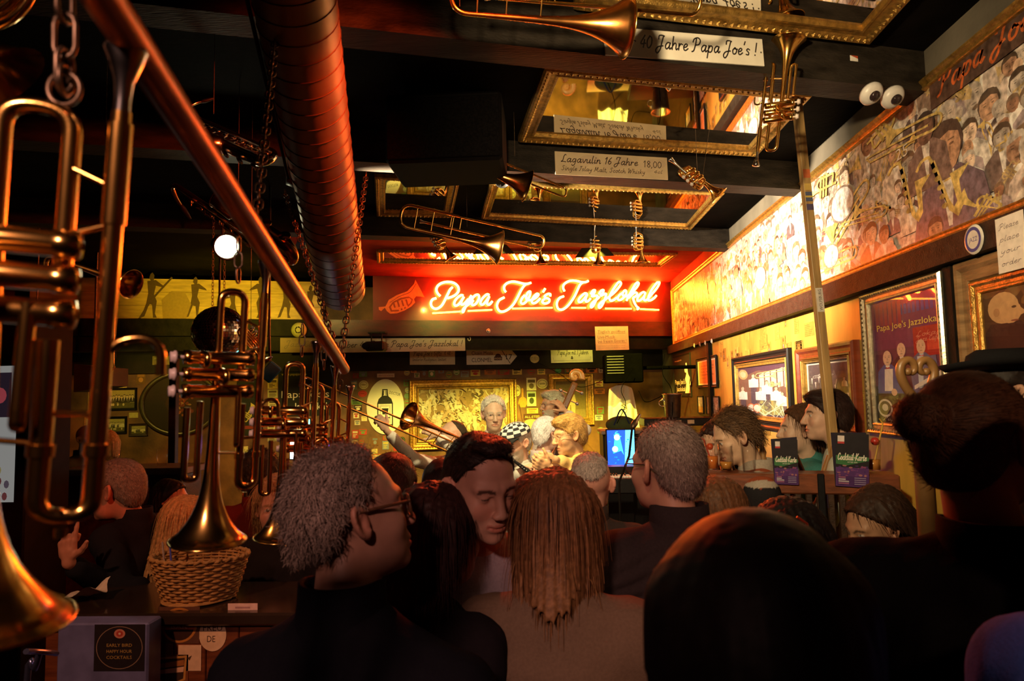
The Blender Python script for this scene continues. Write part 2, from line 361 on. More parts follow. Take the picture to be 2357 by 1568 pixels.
# script hand: strokes per letter, x height 1, capitals about 2
G = {
 'a': (1.25, [[(.95, .95), (.45, 1), (.08, .5), (.3, .02), (.75, .35), (.98, .95)], [(.98, .95), (.85, .3), (1.0, .02), (1.25, .25)]]),
 'b': (1.1, [[(.15, 2), (.1, 1), (.08, .1), (.5, 0), (.9, .4), (.75, .95), (.3, .85), (.12, .5)]]),
 'c': (.95, [[(.85, .8), (.5, 1), (.1, .5), (.35, .02), (.9, .25)]]),
 'd': (1.2, [[(.9, .9), (.4, .95), (.08, .45), (.35, .02), (.8, .4), (1, 2)], [(1, 2), (.88, .5), (1.0, .02), (1.2, .2)]]),
 'e': (1.0, [[(.12, .45), (.6, .55), (.8, .85), (.5, 1), (.12, .6), (.25, .08), (.6, .02), (1.0, .3)]]),
 'f': (.8, [[(.85, 1.8), (.6, 2), (.35, 1.4), (.25, 0), (.1, -.8)], [(.05, .95), (.7, 1.0)]]),
 'g': (1.15, [[(.9, .9), (.4, 1), (.08, .5), (.35, .05), (.85, .45), (.92, .95)], [(.92, .95), (.8, -.4), (.35, -.9), (.05, -.6)]]),
 'h': (1.15, [[(.15, 2), (.1, 1), (.08, 0)], [(.1, .5), (.5, 1), (.8, .8), (.8, .2), (.95, 0), (1.15, .2)]]),
 'i': (.55, [[(.2, 1), (.15, .3), (.25, .02), (.5, .2)], [(.3, 1.45), (.32, 1.55)]]),
 'k': (1.0, [[(.15, 2), (.1, 1), (.08, 0)], [(.8, 1.0), (.15, .5), (.6, .25), (.95, -.05)]]),
 'l': (.55, [[(.25, 2), (.15, 1), (.12, .2), (.3, 0), (.5, .2)]]),
 'm': (1.7, [[(.1, 1), (.1, 0)], [(.1, .5), (.45, 1), (.7, .8), (.7, 0)], [(.72, .5), (1.05, 1), (1.35, .8), (1.35, .15), (1.65, .15)]]),
 'n': (1.2, [[(.1, 1), (.1, 0)], [(.1, .5), (.5, 1), (.8, .8), (.8, .15), (.95, 0), (1.15, .2)]]),
 'o': (1.05, [[(.5, 1), (.1, .6), (.25, .05), (.7, .1), (.9, .6), (.55, 1), (.45, .85), (1.05, .8)]]),
 'p': (1.15, [[(.15, 1.05), (.1, .2), (0, -.9)], [(.1, .5), (.5, 1), (.9, .8), (.8, .2), (.4, 0), (.12, .25)]]),
 'r': (.85, [[(.1, 1), (.12, 0)], [(.12, .5), (.45, .95), (.8, .85)]]),
 's': (.9, [[(.75, .85), (.4, 1), (.15, .75), (.6, .4), (.55, .05), (.1, .1)]]),
 't': (.75, [[(.3, 1.6), (.2, .3), (.4, 0), (.7, .25)], [(.02, 1.05), (.65, 1.1)]]),
 'u': (1.2, [[(.1, 1), (.1, .3), (.35, 0), (.75, .35), (.88, 1)], [(.88, 1), (.85, .2), (1.0, 0), (1.2, .2)]]),
 'v': (1.0, [[(.05, 1), (.35, .05), (.75, .6), (.85, 1), (1.0, .9)]]),
 'y': (1.1, [[(.1, 1), (.15, .4), (.45, .2), (.8, .6), (.9, 1)], [(.9, 1), (.7, -.4), (.3, -.9), (.0, -.6)]]),
 'z': (1.0, [[(.1, .85), (.5, 1), (.8, .9), (.15, .1), (.5, .05), (.95, .15)]]),
 'x': (1.0, [[(.05, 1), (.9, 0)], [(.85, 1), (.05, 0)]]),
 'w': (1.4, [[(.05, 1), (.3, 0), (.65, .8), (.95, 0), (1.3, 1)]]),
 'P': (1.6, [[(.6, 1.9), (.5, 1), (.25, .1), (-.1, -.1)], [(-.05, 1.4), (.2, 1.9), (.9, 2.1), (1.4, 1.7), (1.2, 1.1), (.55, .95)]]),
 'J': (1.5, [[(.25, 1.45), (.3, 1.95), (.8, 2.05), (1.3, 1.95)], [(1.15, 2), (.95, 1.1), (.7, -.1), (.2, -.7), (-.15, -.3), (.25, .25), (1.2, .45)]]),
 'L': (1.35, [[(1.0, 1.9), (.75, 2.05), (.5, 1.5), (.4, .5), (.05, .05), (.5, .12), (1.25, .0)]]),
 'S': (1.3, [[(1.1, 1.8), (.7, 2.05), (.35, 1.6), (.75, 1.05), (.85, .4), (.4, 0), (.0, .3)]]),
 'I': (.95, [[(.15, 1.85), (.6, 2), (1.0, 1.95)], [(.6, 2), (.45, .8), (.1, 0), (-.15, .2)]]),
 'M': (2.0, [[(.0, .0), (.25, .9), (.4, 2), (.75, .5), (1.3, 2.0), (1.35, .8), (1.55, 0), (1.9, .2)]]),
 'W': (2.1, [[(.0, 1.8), (.3, 2), (.35, .1), (.95, 1.6), (1.1, .1), (1.6, 1.2), (1.9, 2.1)]]),
 'C': (1.3, [[(1.15, 1.6), (.8, 2.0), (.25, 1.4), (.15, .5), (.55, 0), (1.2, .4)]]),
 'K': (1.5, [[(.35, 2), (.25, 1), (.1, 0)], [(1.3, 2), (.7, 1.3), (.3, 1.0), (.8, .5), (1.4, 0)]]),
 'G': (1.4, [[(1.15, 1.7), (.8, 2.0), (.25, 1.4), (.15, .5), (.6, 0), (1.1, .5), (1.15, .9), (.7, .9)]]),
 'U': (1.5, [[(.1, 1.7), (.35, 2), (.3, .7), (.6, 0), (1.0, .4), (1.2, 2.0)], [(1.2, 2), (1.1, .3), (1.4, .05)]]),
 'Ü': (1.5, [[(.1, 1.7), (.35, 2), (.3, .7), (.6, 0), (1.0, .4), (1.2, 2.0)], [(1.2, 2), (1.1, .3), (1.4, .05)], [(.6, 2.35), (.62, 2.45)], [(.95, 2.4), (.97, 2.5)]]),
 '0': (1.1, [[(.5, 1.8), (.1, 1.1), (.2, .2), (.55, 0), (.95, .6), (.9, 1.5), (.5, 1.8)]]),
 '1': (.75, [[(.1, 1.4), (.5, 1.85), (.4, .9), (.35, 0)]]),
 '3': (1.0, [[(.15, 1.6), (.5, 1.85), (.85, 1.5), (.4, 1.0), (.85, .6), (.5, 0), (.1, .2)]]),
 '4': (1.1, [[(.75, 1.85), (.1, .6), (1.0, .65)], [(.75, 1.2), (.65, 0)]]),
 '6': (1.0, [[(.8, 1.85), (.3, 1.2), (.12, .4), (.5, 0), (.85, .45), (.55, .9), (.2, .6)]]),
 '8': (1.05, [[(.55, 1.0), (.2, 1.4), (.55, 1.85), (.9, 1.45), (.5, .95), (.15, .4), (.5, 0), (.9, .4), (.55, 1.0)]]),
 '9': (1.0, [[(.85, 1.4), (.5, .95), (.15, 1.35), (.5, 1.85), (.85, 1.4), (.7, .5), (.4, 0)]]),
 '5': (1.0, [[(.85, 1.85), (.3, 1.8), (.25, 1.05), (.75, 1.0), (.8, .3), (.4, 0), (.1, .2)]]),
 ',': (.45, [[(.2, .1), (.05, -.3)]]), '.': (.4, [[(.1, .02), (.16, .06)]]), '!': (.6, [[(.3, 2), (.2, .6)], [(.14, .05), (.16, .12)]]),
 "'": (.45, [[(.25, 2.1), (.1, 1.6)]]), '-': (.8, [[(.1, .7), (.65, .75)]]), '€': (1.1, [[(1.0, 1.6), (.6, 1.8), (.25, 1.0), (.5, .05), (.95, .2)], [(.05, 1.15), (.75, 1.15)], [(.05, .75), (.7, .75)]]),
 ' ': (.7, [])}
def script(t):
    x = 0; out = []
    for ch in t:
        adv, st = G.get(ch, G[' '])
        for q in st: out.append(catmull([(px + x, py) for px, py in q], 5))
        x += adv + .12
    return out, x
# ------------------------------------------------------------------ the room shell
CEIL = 3.28; BW = 9.42            # ceiling height, back wall offset
def skp(X, y0, z): return np.array((X, y0 + SK * X, z))
def skbox(x0, x1, y0, y1, z0, z1, mb=None, col=(1, 1, 1)):
    mb = mb or MB(); v = [skp(x, y, z) for x in (x0, x1) for y in (y0, y1) for z in (z0, z1)]
    return mb.add(v, [(0, 1, 3, 2), (4, 6, 7, 5), (0, 4, 5, 1), (2, 3, 7, 6), (0, 2, 6, 4), (1, 5, 7, 3)], col)
FLOORM = mat('dark_floor', (.035, .018, .010), .45, 0, .5, 3, .1, 30)
CEILM = mat('black_ceiling', (.006, .0045, .004), .8, 0, .6, 5, .2, 30, spec=.05)
WALLY = mat('varnished_wood_wall', (.62, .37, .065), .45, 0, .45, 4, .15, 40, (1, 1, .25))
WALLB = mat('backstage_wall', (.20, .09, .030), .6, 0, .6, 4, .2, 40)
GREYP = mat('grey_paint', (.16, .135, .10), .7, 0, .35, 4, .1, 60)
BLACKWALL = mat('black_wall', (.010, .008, .007), .8, 0, .5, 6, spec=.1)
struct(MB().box((-7.4, -3.2, -.12), (WALLX + .15, 10.6, 0)).obj('floor', FLOORM))
struct(MB().box((-7.4, -3.2, CEIL), (WALLX + .15, 10.6, CEIL + .12)).obj('ceiling', CEILM))
struct(MB().box((WALLX, -3.2, 0), (WALLX + .15, 10.6, CEIL)).obj('wall_right', GREYP))
struct(skbox(-7.4, WALLX, BW, BW + .15, 0, CEIL).obj('wall_back', WALLB))
struct(MB().box((-7.4, -3.2, 0), (-7.25, 7.5, CEIL)).obj('wall_left', BLACKWALL))
struct(MB().box((-7.25, -3.2, 0), (WALLX, -3.05, CEIL)).obj('wall_front', BLACKWALL))
BEAMM = mat('tarred_beam', (.026, .020, .015), .6, 0, .55, 6, .35, 35, (.6, 4, 4), spec=.15)
for i, (yf, yb) in enumerate(((.95, 1.10), (2.39, 2.54), (3.80, 3.96), (5.56, 5.72))):
    struct(skbox(-7.2, WALLX - .002, yf, yb, 3.10, CEIL - .002).obj('trim_%d' % (i + 1), BEAMM))
# header over the stage: the neon panel stands on it
REDP = mat('red_lacquer', (.16, .010, .006), .30, 0, .3, 3, .0, 40, coat=.15)
REDM = mat('red_paint_neon_glow', (.34, .020, .010), .75, 0, .35, 4, .1, 40, spec=.1)  # on the ceiling this red stands for the neon's glow
HDR = 8.42
struct(skbox(-2.62, WALLX - .002, HDR, HDR + .30, 2.56, 2.745).obj('trim_5', mat('red_brown_beam', (.085, .006, .004), .30, 0, .5, 4, .15, 40, (.5, 4, 4))))
struct(skbox(-7.1, WALLX - .002, HDR + .10, HDR + .28, 2.40, 2.558).obj('trim_6', BLACKW))
struct(skbox(-7.1, -2.625, HDR, HDR + .30, 2.56, 2.745).obj('trim_7', BLACKW))
struct(skbox(-7.1, WALLX - .002, BW - .10, BW - .002, 2.19, 2.46).obj('trim_8', mat('olive_black_rail', (.022, .017, .010), .6, 0, .5, 5, spec=.15)))
# panelling on the mural wall below the ledge, ledge, dark corner panel
struct(MB().box((WALLX - .020, -1.5, .9), (WALLX - .001, 6.9, 2.33)).obj('panel_right', WALLY))
struct(MB().box((WALLX - .085, -3.0, 2.325), (WALLX - .001, 9.0, 2.425)).obj('trim_9', BEAMM))
struct(MB().box((WALLX - .030, 6.905, .2), (WALLX - .001, 8.9, 2.33)).obj('panel_corner', DARKW))
struct(MB().box((WALLX - .10, -1.5, .0), (WALLX - .001, 8.9, .898)).obj('panel_base', DARKW))
struct(MB().box((WALLX - .06, 6.82, .9), (WALLX - .021, 6.90, 2.32)).obj('trim_10', BLACKW))
struct(MB().box((WALLX - .05, 2.757, .9), (WALLX - .021, 2.812, 2.32)).obj('trim_11', BLACKW))
# red end panel between the last beam and the header on the mural wall
struct(MB().box((WALLX - .012, 5.95 + .5, 3.15), (WALLX - .001, 8.9, CEIL)).obj('panel_red', REDM))
# ceiling strip before the neon sign, the neon's red glow put into its colour
struct(skbox(-2.3, WALLX - .014, 5.73, 8.47, CEIL - .008, CEIL - .0005).obj('ceiling_neon_glow', REDM))
# stage floor
struct(skbox(-4.2, WALLX - .1, 5.75, BW - .002, 0.001, .16).obj('floor_stage', DARKW))
# ------------------------------------------------------------------ frames
def quad_frame(mb, q, w, d, nrm, beads=0, lip=.35, col=(1, 1, 1)):
    """four mitred rails round the outer corners q (in order), width w, standing d out along nrm"""
    q = [np.array(p, float) for p in q]; nrm = _n(nrm); n = 4; inn = []
    for i in range(n):
        a, b, c = q[i - 1], q[i], q[(i + 1) % n]; d0, d1 = _n(a - b), _n(c - b); s = max(np.linalg.norm(np.cross(d0, d1)), .2)
        inn.append(b + (d0 + d1) * w / s)
    prof = [(0, 0), (0, .75), (.12, 1.0), (.30, .92), (.48, .62), (.70, .58), (.80, .70), (.92, .66), (1, .30), (1, 0)]
    V = []
    for o, i_ in zip(q, inn):
        for t, h in prof: V.append(o * (1 - t) + i_ * t + nrm * d * h)
    m = len(prof); F = []
    for i in range(n):
        j = (i + 1) % n
        for k in range(m - 1): F.append((i * m + k, i * m + k + 1, j * m + k + 1, j * m + k))
    mb.add(V, F, col)
    if beads:
        for i in range(n):
            a, b = q[i] * .72 + inn[i] * .28, q[(i + 1) % n] * .72 + inn[(i + 1) % n] * .28
            L = np.linalg.norm(b - a); k = max(2, int(L / beads)); u = _n(b - a); x = np.cross(nrm, u)
            for t in (np.arange(k) + .5) / k:
                c = a + (b - a) * t + nrm * d * .86; r = beads * .44
                P = np.array((c - u * r, c - x * r * .9, c + u * r, c + x * r * .9, c + nrm * r * .8))
                mb.add(P, [(0, 1, 4), (1, 2, 4), (2, 3, 4), (3, 0, 4)], col)
    return inn
def orient(q, nrm):
    q = [np.array(p, float) for p in q]
    return q if np.cross(q[1] - q[0], q[3] - q[0]).dot(nrm) > 0 else q[::-1]
# ------------------------------------------------------------------ ceiling mirrors
def ceiling_mirror(px, label, w=.085, lift=.035):
    q = [atZ(a, b, CEIL - lift) for a, b in px]; q = orient(q, (0, 0, -1)); c = np.mean(q, 0)
    t = thing('ceiling_mirror', label, 'mirror', c, 'gilt framed mirrors on the ceiling')
    q = [p + (0, 0, lift - .002) for p in q]
    mb = MB(); inn = quad_frame(mb, q, w, lift, (0, 0, -1), .03); mb.obj('frame', GOLD, t)
    g = [p + (0, 0, -.008) for p in inn]; MB().quad(*g).obj('mirror_glass', MIRROR, t); return t
ceiling_mirror([(1320, 25), (2003, 105), (2330, -250), (1400, -420)], 'gilt framed mirror on the ceiling before the long white anniversary board')
ceiling_mirror([(1192, 328), (1742, 362), (1872, 222), (1254, 160)], 'large gilt framed ceiling mirror above the whisky price board')
ceiling_mirror([(1106, 505), (1592, 530), (1668, 448), (1128, 424)], 'gilt framed ceiling mirror over the three pocket trumpets', .07)
ceiling_mirror([(866, 499), (1040, 502), (1058, 422), (862, 410)], 'small brown framed ceiling mirror panel near the air duct', .07)
ceiling_mirror([(868, 606), (1522, 615), (1560, 588), (866, 580)], 'narrow gilt framed ceiling mirror right before the neon sign', .07)
# ------------------------------------------------------------------ brass instruments
def bell_profile(L, r0, r1, n=18, p=3.2):
    t = np.linspace(0, 1, n); return [(r0 + (r1 - r0) * (.12 * q + .88 * q ** (p * 2.2)), L * q) for q in t]
def make_trumpet():
    """hangs along -Z: mouthpiece at the top (0), bell rim .485 below; u = -z, v = +x"""
    t = thing('trumpet', '', 'trumpet'); P = lambda u, v, w=0: (v, w, -u)
    mb = MB(); mb.lathe([(.005, 0), (.0135, 0), (.0138, .004), (.0095, .018), (.0062, .030), (.0052, .046), (.0060, .075)], 16, P(0, 0), (0, 0, -1))
    mb.obj('mouthpiece', SILVER, t, True)
    mb = MB(); mb.tube([P(.055, 0), P(.375, 0)], .0062, 10); mb.tube([P(.065, 0), P(.15, 0)], .0078, 10)
    mb.obj('leadpipe', BRASS, t, True)
    mb = MB(); mb.tube(bend([P(.29, 0), P(.395, 0), P(.395, .030, .008), P(.25, .030, .008)], .018, 6), .0066, 10)
    mb.tube([P(.335, 0), P(.345, 0)], .0085, 10); mb.tube([P(.335, .030, .008), P(.345, .030, .008)], .0085, 10)
    mb.tube([P(.31, 0), P(.31, .030, .008)], .0028, 6); mb.tube([P(.405, .016, .004), P(.413, .016, .004)], .004, 8)
    mb.obj('tuning_slide', BRASS, t, True)
    mb = MB(); mb.tube(bend([P(.205, .030, -.008), P(.058, .030, -.008), P(.058, .070, -.008), P(.20, .070, -.008)], .020, 8), .0064, 10)
    mb.obj('bell_bow', BRASS, t, True)
    prof = bell_profile(.31, .0064, .0615, 22); V = [(r, h) for r, h in prof]; V += [(.0625, .310), (.0605, .3085)] + [(r - .0012, h) for r, h in prof[::-1][1:]]
    mb = MB(); mb.lathe(V, 26, P(.175, .070, -.008), (0, 0, -1)); be = mb.obj('bell', BRASS, t, True)
    MB().torus(P(.485, .070, -.008), .0622, .0018, (0, 0, 1), 28, 6).obj('bell_rim', BRASS, be, True)
    for i, u in enumerate((.172, .200, .228)):
        mb = MB(); mb.lathe([(.004, 0), (.0118, 0), (.0118, .012), (.0108, .013), (.0108, .098), (.0118, .099), (.0118, .112), (.004, .114)], 16, P(u, .128, .012), (-1, 0, 0))
        va = mb.obj('valve', BRASS, t, True)
        MB().lathe([(0.0, 0), (.0085, 0), (.0085, .004), (.0105, .006), (.0105, .009), (.0, .010)], 14, P(u, .148, .012), (-1, 0, 0)).cyl(P(u, .14, .012), P(u, .126, .012), .003, 8).obj('valve_button', PEARL, va, True)
        k = .034 + .004 * i
        s = MB(); a = .030 if i != 2 else .085
        s.tube(bend([P(u - .007, .10 - .03 * i, .018), P(u - .007 + (a if i == 2 else 0), .10 - .03 * i, .022 + a * (i != 2)), P(u + .010 + (a if i == 2 else 0), .10 - .03 * i, .022 + a * (i != 2)), P(u + .010, .10 - .03 * i, .018)], .008, 4), .0052, 8)
        s.obj('valve_slide', BRASS, t, True)
    mb = MB(); mb.tube(bend([P(.255, .118, .010), P(.375, .118, .010), P(.375, .098, .010), P(.245, .098, .010)], .010, 5), .0055, 8); mb.obj('third_valve_slide', BRASS, t, True)
    for a_, b_ in ((P(.150, 0), P(.163, .030, -.006)), (P(.335, .030, .008), P(.335, .066, -.006)), (P(.12, .0), P(.105, .030, -.006))): MB().tube([a_, b_], .0026, 6).obj('brace', BRASS, t, True)
    mb = MB(); mb.tube(catmull([P(.262, 0, 0), P(.248, -.010, 0), P(.244, -.024, .0), P(.252, -.034, 0), P(.275, -.036, 0)], 4), .0034, 8); mb.obj('finger_hook', BRASS, t, True)
    return t
def make_pocket():
    """pocket trumpet: bell along -Z (rim at -0.13), coil and valves beside it"""
    t = thing('pocket_trumpet', '', 'trumpet')
    prof = bell_profile(.19, .006, .052, 16, 2.4); V = prof + [(.053, .190)] + [(r - .0012, h) for r, h in prof[::-1]]
    MB().lathe(V, 20, (0, 0, .06), (0, 0, -1)).obj('bell', BRASS, t, True)
    mb = MB()
    for k in range(3):
        w = .014 * k - .014; mb.tube(bend([(.0, w, .02), (0, w, .105 - .008 * k), (.062, w, .105 - .008 * k), (.062, w, -.035), (.0, w, -.035 + .004 * k), (0, w, .02)], .026, 5), .0056, 8)
    mb.obj('coil', BRASS, t, True)
    for i in range(3):
        z = .055 - .027 * i; va = MB().lathe([(.003, 0), (.0105, 0), (.0105, .010), (.0098, .011), (.0098, .075), (.0105, .076), (.0105, .086), (.003, .088)], 12, (.088, .020, z), (-1, 0, 0)).obj('valve', BRASS, t, True)
        MB().lathe([(0, 0), (.008, 0), (.0098, .003), (0, .006)], 12, (.108, .020, z), (-1, 0, 0)).cyl((.102, .02, z), (.085, .02, z), .003, 6).obj('valve_button', PEARL, va, True)
    mb = MB(); mb.tube([(.062, .016, -.01), (.062, .016, .14)], .0052, 8)
    mb.lathe([(.0052, .0), (.0060, .018), (.0095, .030), (.0125, .040), (.0125, .044), (.004, .044)], 12, (.062, .016, .13), (0, 0, 1)); mb.obj('mouthpiece', SILVER, t, True)
    return t
def make_trombone(slide=.62):
    """bell rim at x=+.56 facing +x, rear bow at x=0; slide section beside it along +x"""
    t = thing('trombone', '', 'trombone')
    prof = bell_profile(.50, .0085, .105, 24, 2.3); V = prof + [(.1065, .50)] + [(r - .0015, h) for r, h in prof[::-1]]
    be = MB().lathe(V, 28, (.06, 0, 0), (1, 0, 0)).obj('bell', BRASS_D, t, True)
    MB().torus((.56, 0, 0), .1062, .0022, (1, 0, 0), 30, 6).obj('bell_rim', BRASS, be, True)
    MB().tube(bend([(.10, 0, 0), (-.06, 0, 0), (-.06, 0, .135), (.28, 0, .135)], .062, 8), .0085, 10).obj('rear_bow', BRASS, t, True)
    for x in (.03, .13, .25): MB().tube([(x, 0, 0), (x, 0, .135)], .0032, 6).tube([(x - .006, 0, .135), (x + .006, 0, .135)], .0108, 10).obj('brace', BRASS, t, True)
    e = .22 + slide
    mb = MB(); mb.tube(bend([(.10, .012, .135), (e, .05, .135), (e, .05, .055), (.10, .012, .055)], .038, 8), .0068, 10)
    mb.tube([(.24, .018, .135), (.24, .018, .055)], .0032, 6); mb.tube([(.30, .022, .135), (.30, .022, .055)], .0032, 6)
    mb.obj('slide', BRASS, t, True)
    MB().lathe([(.0060, 0), (.0070, .03), (.0125, .05), (.0128, .055), (.004, .055)], 12, (.11, .012, .055), (-1, 0, 0)).obj('mouthpiece', SILVER, t, True)
    return t
def make_sax(metal, L=.62):
    """body cone along -Z from the neck at the top, bow at the bottom, bell turned up in front (+x)"""
    t = thing('saxophone', '', 'saxophone'); P = lambda x, z, y=0: (x, y, z)
    pts = bend([P(0, 0), P(0, -L), P(.11, -L), P(.11, -L * .55), P(.15, -L * .40)], .055, 8); r = np.linspace(.011, .042, len(pts)); r[-1] = .062; r[-2] = .050
    MB().tube(pts, r, 16, caps=False).obj('body', metal, t, True)
    MB().torus(P(.15, -L * .40), .0615, .003, (.25, 0, 1), 24, 6).obj('bell_rim', metal, t, True)
    MB().tube(catmull([P(0, 0), P(-.005, .05), P(-.04, .085), P(-.10, .080), P(-.15, .055)], 5), np.linspace(.011, .008, 21), 10).obj('neck', metal, t, True)
    MB().lathe([(.007, 0), (.011, .02), (.010, .05), (.006, .075)], 12, P(-.13, .062), (-.85, 0, -.45)).obj('mouthpiece', BLACKP, t, True)
    for k in range(9):
        mb = MB(); z = -.06 - k * (L - .12) / 9; q = .013 + .002 * k
        mb.lathe([(0, .004), (q, .003), (q, 0), (0, -.004)], 12, P(.0, z, -.022 - .0025 * k), (0, -1, 0)); mb.obj('key_pad', metal, t, True)
    for k in range(3): MB().lathe([(0, .004), (.024, .003), (.024, 0)], 14, P(.16, -L * .95 + .1 * k, .0), (1, 0, .1)).obj('bell_key', metal, t, True)
    mb = MB(); mb.tube([P(.030, -.05, -.03), P(.034, -L * .95, -.045)], .0035, 6); mb.tube([P(-.030, -.08, -.02), P(-.036, -L * .8, -.03)], .0035, 6)
    for k in range(6): mb.tube([P(.03, -.08 - k * .08, -.032), P(.0, -.08 - k * .08, -.04)], .0028, 6)
    mb.obj('key_rods', metal, t, True); return t
def hang_between(o, p_top, p_bot, L, side, scale=None):
    """put a local -Z instrument of length L with its top at p_top and its bottom towards p_bot; side = local +x"""
    z = -_n(np.array(p_bot) - np.array(p_top)); x = np.array(side, float); x = _n(x - x.dot(z) * z); y = np.cross(z, x)
    s = scale or np.linalg.norm(np.array(p_bot) - np.array(p_top)) / L
    return place(o, basis(p_top, x, y, z, s))
LEFTV = c2w((-1, 0, 0)); TOCAM = c2w((0, 0, -1))
# ---- copper rail with the row of trumpets
pipe = [atD(232, -60, .50), atD(612, 596, 1.19), atD(792, 852, 1.88)]
A, B = atD(190, -80, .47) , atD(792, 850, 1.88)
cp = thing('copper_rail', 'long copper pipe hung on chains, carrying a row of trumpets', 'pipe', (A + B) / 2)
MB().tube([A - (B - A) * .06, B], .0150, 18).obj('pipe', COPPER, cp)
hk = MB()
tr0 = make_trumpet(); first = True
specs = [((292, 108), (190, 1430), .545, .30, 'big blurred brass trumpet hung bell down nearest along the copper pipe'),
         ((613, 602), (578, 1234), 1.17, .65, 'brass trumpet hung bell down over the wicker basket, three pale valve caps showing'),
         ((729, 785), (712, 1235), 1.64, .3, 'brass trumpet hung on the copper pipe in front of the teal screen'),
         ((772, 842), (752, 1240), 1.80, .45, 'brass trumpet hung near the pipe end before the gin oval sign'),
         ((806, 888), (790, 1235), 1.98, .6, 'small looking brass trumpet hung on the chain past the pipe end')]
TR = []
for i, (a, b, d, tw, lab) in enumerate(specs):
    o = tr0 if i == 0 else copy_tree(tr0)
    pt, pb = atD(*a, d), atD(*b, d)
    sd = LEFTV * math.cos(tw) + TOCAM * math.sin(tw)
    sc = np.linalg.norm(pb - pt) / .485
    hang_between(o, pt, pb, .485, sd, sc)
    if i == 0: o.matrix_basis = o.matrix_basis @ Matrix.Diagonal((1.25, 1.1, 1, 1))
    tag(o, lab, 'trumpet', 'trumpets hanging on the copper pipe'); TR.append(o)
# ---- chains: links are parts
LINK = {}
def link_mesh(r=.0022, L=.034, w=.0085):
    k = (r, L, w)
    if k not in LINK:
        t = []; h = L / 2 - w
        for a in np.linspace(0, PI, 6): t.append((math.cos(a) * w, 0, h + math.sin(a) * w))
        for a in np.linspace(PI, 2 * PI, 6): t.append((math.cos(a) * w, 0, -h + math.sin(a) * w))
        m = MB().tube(t, r, 6, closed=True).mesh('chain_link'); m.materials.append(IRON); LINK[k] = m
    return LINK[k]
def chain(name, label, a, b, size=1.0, sag=0.0):
    a, b = np.array(a, float), np.array(b, float); L = .034 * size; n = max(2, int(np.linalg.norm(b - a) / (L * .78)))
    t = thing(name, label, 'chain', a); me = link_mesh(); d = _n(b - a); x, y, _ = frame_of(d)
    for i in range(n):
        q = (i + .5) / n; p = a + (b - a) * q + np.array((0, 0, -sag * 4 * q * (1 - q)))
        o = bpy.data.objects.new('link', me); COL.objects.link(o); o.parent = t
        xx, yy = (x, y) if i % 2 else (y, -x)
        o.matrix_basis = Matrix.Translation(-Vector(a)) @ basis(p, xx, yy, d, size)
    return t
def up_to(p, z): return np.array((p[0], p[1], z))
pc = lambda t: A + (B - A) * t
chain('hanging_chain', 'chain of big links holding the nearest big trumpet', atD(150, -40, .55), atD(148, 205, .55), 1.05)
chain('hanging_chain', 'rusty chain running from the ceiling down to the middle of the copper pipe', atD(640, 30, 1.9), atD(588, 520, 1.25), 1.0)
chain('hanging_chain', 'left one of two converging chains at the far pipe end', atD(655, 440, 2.6), atD(782, 830, 1.90), 1.0)
chain('hanging_chain', 'right one of two converging chains crossing the duct end', atD(843, 400, 2.7), atD(784, 830, 1.90), 1.0)
chain('hanging_chain', 'short chain and hook hanging from the pipe end', atD(783, 860, 1.92), atD(782, 905, 1.95), .8)
for (a, b, d, lab) in (((549, 545), (548, 652), 1.17, 'ring chain looped through the trumpet over the basket'), ((697, 745), (694, 822), 1.64, 'ring chain looped through the trumpet before the teal screen'), ((745, 790), (745, 850), 1.80, 'ring chain looped through the trumpet at the far pipe end')):
    chain('hanging_chain', lab, atD(*a, d), atD(*b, d), .8)
MB().torus(atD(148, 205, .55), .013, .0022, TOCAM).torus(atD(148, 185, .55), .012, .002, XD * 0 + c2w((1, 0, .3))).obj('key_ring', IRON, None)
tag(bpy.data.objects['key_ring'], 'dark key ring through the bow of the nearest trumpet', 'ring')
# ---- right hand trumpet hung bell up on the beam
o = copy_tree(tr0); hang_between(o, atD(1740, 382, 2.75), atD(1772, 98, 2.75), .485, -LEFTV * .75 + TOCAM * .65)
tag(o, 'shiny brass trumpet hung bell up beside the wooden post', 'trumpet')
# ---- trombones
tb0 = make_trombone()
def put_trombone(o, bow, rim, d1, d2, upv, lab, L=.62):
    a, b = atD(*bow, d1), atD(*rim, d2); x = _n(b - a); s = np.linalg.norm(b - a) / L; z = np.array(upv, float); z = _n(z - z.dot(x) * x); y = np.cross(z, x)
    place(o, basis(a + x * .06 * s, x, y, z, s)); tag(o, lab, 'trombone', 'trombones hanging under the ceiling')
UPV = np.array((0, 0, 1.)); 
put_trombone(tb0, (1036, 28), (1441, 62), 2.05, 2.15, UPV * .8 + TOCAM * .5, 'trombone hung highest, its bell before the anniversary board')
o = copy_tree(tb0); put_trombone(o, (1003, 352), (1214, 428), 3.25, 3.35, UPV * .25 + c2w((.9, -.2, .5)) * .9, 'trombone hung below the black loudspeaker, its bell dark copper')
o = copy_tree(tb0); put_trombone(o, (918, 520), (1150, 570), 4.6, 4.75, UPV * .9 + TOCAM * .1, 'red lit trombone hung before the three pocket trumpets, bow at the duct')
